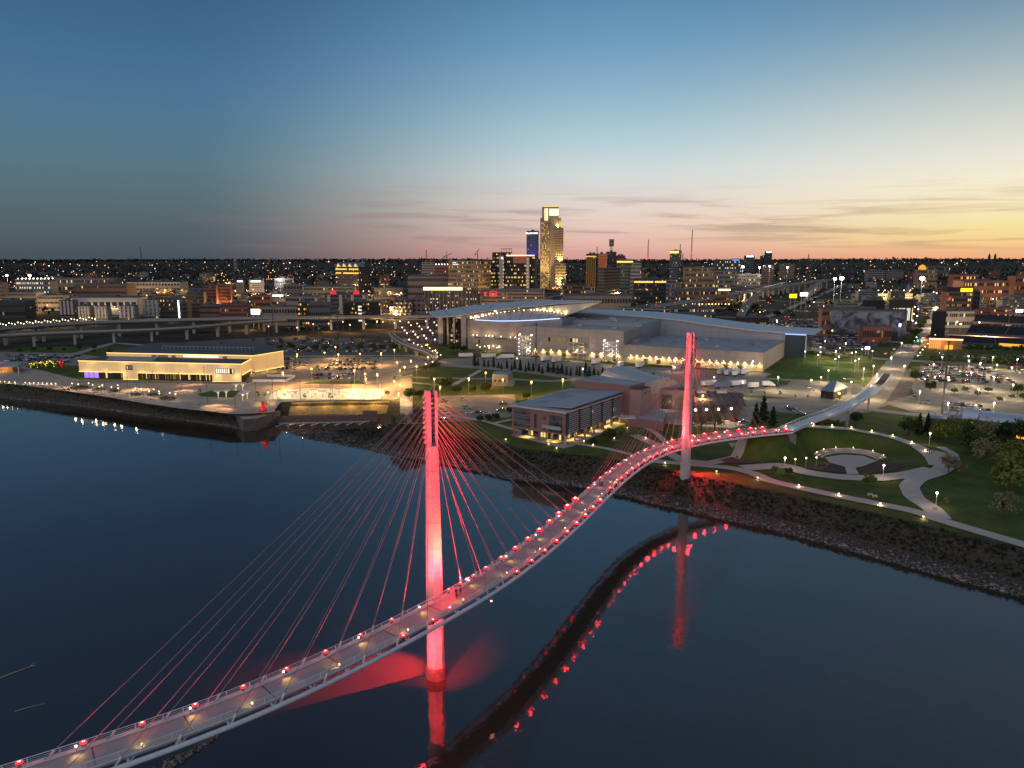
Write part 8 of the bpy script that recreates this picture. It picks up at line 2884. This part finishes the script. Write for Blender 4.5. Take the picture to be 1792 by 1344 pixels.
# ------------------------------------------------------------------ amphitheatre in the park
flat('amphitheatre_floor', [(1443, 802), (1475, 797), (1510, 799), (1534, 808), (1512, 817), (1497, 820), (1503, 831), (1482, 831), (1478, 818), (1452, 811)], PATHM, .24)
flat('mulch_bed', [(1410, 814), (1430, 811), (1455, 812), (1474, 818), (1478, 829), (1440, 826), (1415, 819)], MULCH, .14)
flat('mulch_bed', [(1499, 821), (1540, 811), (1575, 812), (1588, 816), (1560, 826), (1507, 831)], MULCH, .14)
flat('mulch_bed', [(1633, 800), (1648, 801), (1640, 805), (1636, 806)], MULCH, .2)
flat('playground_bed', [(1258, 806), (1300, 797), (1345, 806), (1335, 812), (1275, 812)], mat('red_rubber_surface', (.16, .06, .06), .9, var=.2), .2)
t = thing('amphitheatre_seats', 'curved stone seat steps with small lights round the amphitheatre floor', 'seating', P(1488, 795))
arc = smooth_line([tuple(P(a, b)[:2]) for a, b in ((1438, 803), (1446, 797), (1464, 793), (1487, 792.5), (1511, 795), (1528, 800), (1537, 807))], 1, 3)
Tn, Nn = frame_of(arc)
for k in range(3):
    mb = MB()
    off = -k * 1.3
    vs = []
    for i in range(len(arc)):
        for o_, z_ in ((off, 8 + k * .45), (off, 8.5 + k * .45), (off - .9, 8.5 + k * .45), (off - .9, 8 + k * .2)):
            vs.append((arc[i, 0] + Nn[i, 0] * o_, arc[i, 1] + Nn[i, 1] * o_, z_))
    mb.add(vs, [(i * 4 + j, (i + 1) * 4 + j, (i + 1) * 4 + j + 1, i * 4 + j + 1) for i in range(len(arc) - 1) for j in range(3)])
    mb.build('seat_step', CONCRETE, t)
for k in range(6):
    i = int((k + .5) / 6 * len(arc))
    q = (arc[i, 0] - Nn[i, 0] * 2.9, arc[i, 1] - Nn[i, 1] * 2.9, 9.9)
    MB().ball(q, .2, 6, 4).build('step_light', WARM_CORE, t)
    point_lamp('step_glow', (q[0] + Nn[i, 0] * .8, q[1] + Nn[i, 1] * .8, 10.2), (1, .6, .3), 90, t, .1)
for k in range(14):
    p = P(1462 + (k * 37) % 52, 801 + (k * 5) % 12)
    if k < 12:
        MB().box((p.x, p.y, 8.27), (.35, .35, .05)).build('floor_light', LITC, t)
for a, b, lab in ((1523, 868, 'pale concrete bench beside the riverside path'), (1531, 871, 'second pale bench just along the riverside path'), (1637, 893, 'slatted bench at the foot of the tall white lamp')):
    p = P(a, b)
    t = thing('park_bench', lab, 'bench', p)
    MB().box((p.x, p.y, 8.45), (1.9, .5, .1)).build('seat', PATHM, t)
    MB().box((p.x, p.y + .25, 8.75), (1.9, .08, .5)).build('backrest', PATHM, t)
    for dx in (-.7, .7):
        MB().box((p.x + dx, p.y, 8.2), (.12, .45, .4)).build('leg', CONCRETE, t)
for i in range(14):
    p = P(1321 + i * 4.0, 812.5 - i * .35)
    tag(MB().tube((p.x, p.y, 8), (p.x, p.y, 9.1), .14, .14, 6).ball((p.x, p.y, 9.15), .16, 6, 4).build('dark_bollard', DARK_METAL), f'short dark bollard, {nth(i)} in the row beside the red play surface', 'bollard', 'bollards by the play surface')

# ------------------------------------------------------------------ people
def person_mesh(walk, top, leg, name):
    me = bpy.data.meshes.new('person')
    V_ = [(0, 0, .95), (0, 0, 1.2), (0, 0, 1.42), (0, 0.02, 1.53), (0, .03, 1.66), (0, .02, 1.74)]
    E_ = [(0, 1), (1, 2), (2, 3), (3, 4), (4, 5)]
    rad = [.155, .15, .17, .06, .1, .07]
    s_ = .2 if walk else .03
    for sx in (-1, 1):
        k = len(V_)
        V_ += [(sx * .1, 0, .86), (sx * .11, sx * s_ * .6 + .03, .48), (sx * .11, sx * s_ - .03, .08), (sx * .12, sx * s_ + .12, .04)]
        rad += [.105, .075, .05, .045]
        E_ += [(0, k), (k, k + 1), (k + 1, k + 2), (k + 2, k + 3)]
        k = len(V_)
        V_ += [(sx * .2, 0, 1.4), (sx * .25, -sx * s_ * .4, 1.12), (sx * .25, -sx * s_ * .8 + .08, .88), (sx * .25, -sx * s_ * .8 + .1, .8)]
        rad += [.07, .05, .04, .042]
        E_ += [(2, k), (k, k + 1), (k + 1, k + 2), (k + 2, k + 3)]
    me.from_pydata(V_, E_, [])
    o = bpy.data.objects.new('person', me)
    COL.objects.link(o)
    md = o.modifiers.new('skin', 'SKIN')
    for v, r_ in zip(me.skin_vertices[0].data, rad):
        v.radius = (r_, r_)
    me.skin_vertices[0].data[0].use_root = True
    sb = o.modifiers.new('subdivision', 'SUBSURF')
    sb.levels = sb.render_levels = 1
    dg = bpy.context.evaluated_depsgraph_get()
    nm = bpy.data.meshes.new_from_object(o.evaluated_get(dg))
    bpy.data.objects.remove(o)
    for m_ in (mat('cloth_' + top, WALLS.get(top, (.05, .05, .06)), .9, var=0), mat('cloth_' + leg, WALLS.get(leg, (.03, .03, .04)), .9, var=0), mat('skin', (.36, .22, .16), .6, var=0), mat('hair', (.03, .02, .015), .8, var=0)):
        nm.materials.append(m_)
    for f in nm.polygons:
        z, y, x = f.center.z, f.center.y, abs(f.center.x)
        f.material_index = 3 if z > 1.68 or (z > 1.58 and y < 0) else 2 if z > 1.52 or (x > .2 and z < .86) else 1 if z < .96 and x < .2 else 0
    return nm


PM = [person_mesh(0, 'dark', 'slate', 'a'), person_mesh(1, 'slate', 'black', 'b'), person_mesh(1, 'pale', 'slate', 'c'), person_mesh(0, 'brick', 'black', 'd')]
CL = ['dark jacket', 'grey jacket', 'pale shirt', 'red jacket']


def person(x, y, z, k, label, group=None):
    o = bpy.data.objects.new('person', PM[k])
    COL.objects.link(o)
    o.location = (x, y, z)
    o.rotation_euler = (0, 0, TR.uniform(0, 6.28))
    return tag(o, label, 'person', group)


_, AT, ZD, NB, IP1, IM = BRIDGE
for i, off, k, lab in ((IP1 + 3, -1.2, 0, 'person in a dark jacket on the bridge deck just past the near pylon'), (IP1 + 4, -.8, 1, 'person in a grey jacket walking on the deck beside the near pylon'), (IP1 + 2, -.2, 3, 'person in a red jacket standing on the deck at the near pylon'),
                       (IP1 + 49, 2.0, 0, 'person in a dark jacket leaning at the river railing in mid span'), (IM + 22, -1.2, 0, 'person in a dark jacket in the group where the cables meet the deck'), (IM + 22, -.6, 1, 'person in grey walking in the group where the cables meet the deck'),
                       (IM + 23, -1.8, 2, 'person in a pale shirt in the group where the cables meet the deck'), (IM + 21, -.9, 3, 'person in a red jacket in the group where the cables meet the deck')):
    p = AT(i, off, ZD)
    person(p.x, p.y, ZD, k, lab)
for i in range(30):
    k = i % 4
    p = P(490 + (i * 61) % 176, 685 + (i * 7) % 13)
    person(p.x, p.y, 8.1, k, f'skater in a {CL[k]}, {nth(i // 4)} such among those spread over the bright rink', 'people on the rink')
for i in range(12):
    k = (i * 3) % 4
    a, b = ((1622 + (i % 4) * 4, 793 + (i // 4) * 3) if i < 7 else (1397 + i * 5, 817 + i % 3))
    p = G(a, b)
    person(p.x, p.y, p.z + .2, k, f'person in a {CL[k]}, {nth(i)} of those on the park paths', 'people in the park')

# ------------------------------------------------------------------ far off: woods and lights that read as a mass
def far_mass():
    r = random.Random(9)
    mb = MB()
    xs_, ys_ = [], []
    for k in range(11000):
        D = 1050 * (7.2 ** (r.random() ** .8))
        px_ = r.uniform(-60, 1850)
        if D < 2000 and r.random() < .8:
            continue
        if px_ > 1080 and D < 2700 and abs((541 - (px_ - 1100) * .148) - (672 - F * math.tan(PITCH - math.atan((H - 12) / D)))) < 7:
            continue
        xs_.append(xat(px_, D, 40))
        ys_.append(D)
    for k in range(2600):
        D = r.uniform(5200, 7600)
        xs_.append(xat(r.uniform(-60, 1850), D, 90))
        ys_.append(D)
    Z = ground(xs_, ys_)
    ms = [leaf_mat('far_wood_a', (.014, .016, .011), (.028, .03, .02)), leaf_mat('far_wood_b', (.022, .021, .015), (.04, .036, .025))]
    for x, y, z in zip(xs_, ys_, Z):
        h_ = r.uniform(6, 12) * (r.uniform(1.1, 2.1) if y > 5000 else 1)
        w_ = h_ * r.uniform(.5, 1.0)
        m_ = r.choice(ms)
        for j in range(6):
            c = Vector((x + r.gauss(0, w_ * .4), y + r.gauss(0, w_ * .3), z + h_ * r.uniform(.25, .95)))
            s_ = h_ * r.uniform(.18, .4)
            a = Vector((r.gauss(0, 1), r.gauss(0, .5) - .6, r.gauss(0, 1))).normalized()
            b = a.orthogonal().normalized()
            d = a.cross(b)
            mb.add([c + b * s_, c + (b * .3 + d) * s_, c - b * s_ * .9, c - (d + b * .2) * s_], [(0, 1, 2, 3)], m_)
    mb.build('far_woods', kind='stuff')
    mb = MB()
    pal = [(emit('far_warm_light', (255, 205, 140), 2.6), 5), (WHITE_CORE, 1), (emit('far_white_light', (255, 235, 220), 2.4), 3), (emit('far_amber_light', (255, 160, 75), 2.6), 6), (SIGNR, 1)]
    bag = [m for m, n in pal for _ in range(n)]
    xs_, ys_, ss = [], [], []
    for k in range(1150):
        px_ = r.uniform(0, 1792) if r.random() < .55 else r.choice((r.gauss(1560, 120), r.gauss(1200, 130), r.gauss(80, 90), r.gauss(470, 70), r.gauss(640, 60)))
        D = 1000 * (5.2 ** r.random())
        xs_.append(xat(px_, D, 30))
        ys_.append(D)
        ss.append(D * r.choice((.0002, .0002, .0003, .0003, .0004, .0006)))  # radius grows with distance, imitating lamp glare
    Z = ground(xs_, ys_)
    for x, y, z, s_ in zip(xs_, ys_, Z, ss):
        mb.ball((x, y, z + r.uniform(7, 16)), s_, 5, 3, r.choice(bag))
    mb.build('distant_lights', kind='stuff')


far_mass()

# cars' lights along the motorway
i = 0
for k in range(26):
    s_ = (k + .5) / 26
    j = int(len(HWB) * (.28 + .68 * s_))
    off = (-7, -4, 4, 7)[k % 4]
    x, y, z = HWB[j][0] + HWN[j][0] * off, HWB[j][1] + HWN[j][1] * off, HWB[j][2]
    Tn_ = (-HWN[j][1], HWN[j][0])
    yaw = math.atan2(Tn_[1], Tn_[0]) + (PI if off > 0 else 0)
    kind, paint = rnd.choice(KINDS), rnd.choice(PNAMES)
    o = bpy.data.objects.new('moving_car', plain_car(kind, paint))
    COL.objects.link(o)
    o.location, o.rotation_euler = (x, y, z + .05), (0, 0, yaw)
    tag(o, f'{paint} car on the elevated motorway, {nth(k)} counting from the museum end', 'car', 'cars on the motorway')
    b = MB()
    L_ = CARM[kind][2]
    for sy in (-.6, .6):
        b.ball((-L_ / 2, sy, .8), .3, 6, 4)
    q = b.build('tail_light', TAIL)
    q.parent = o
for o in list(bpy.data.objects):
    clear(o)
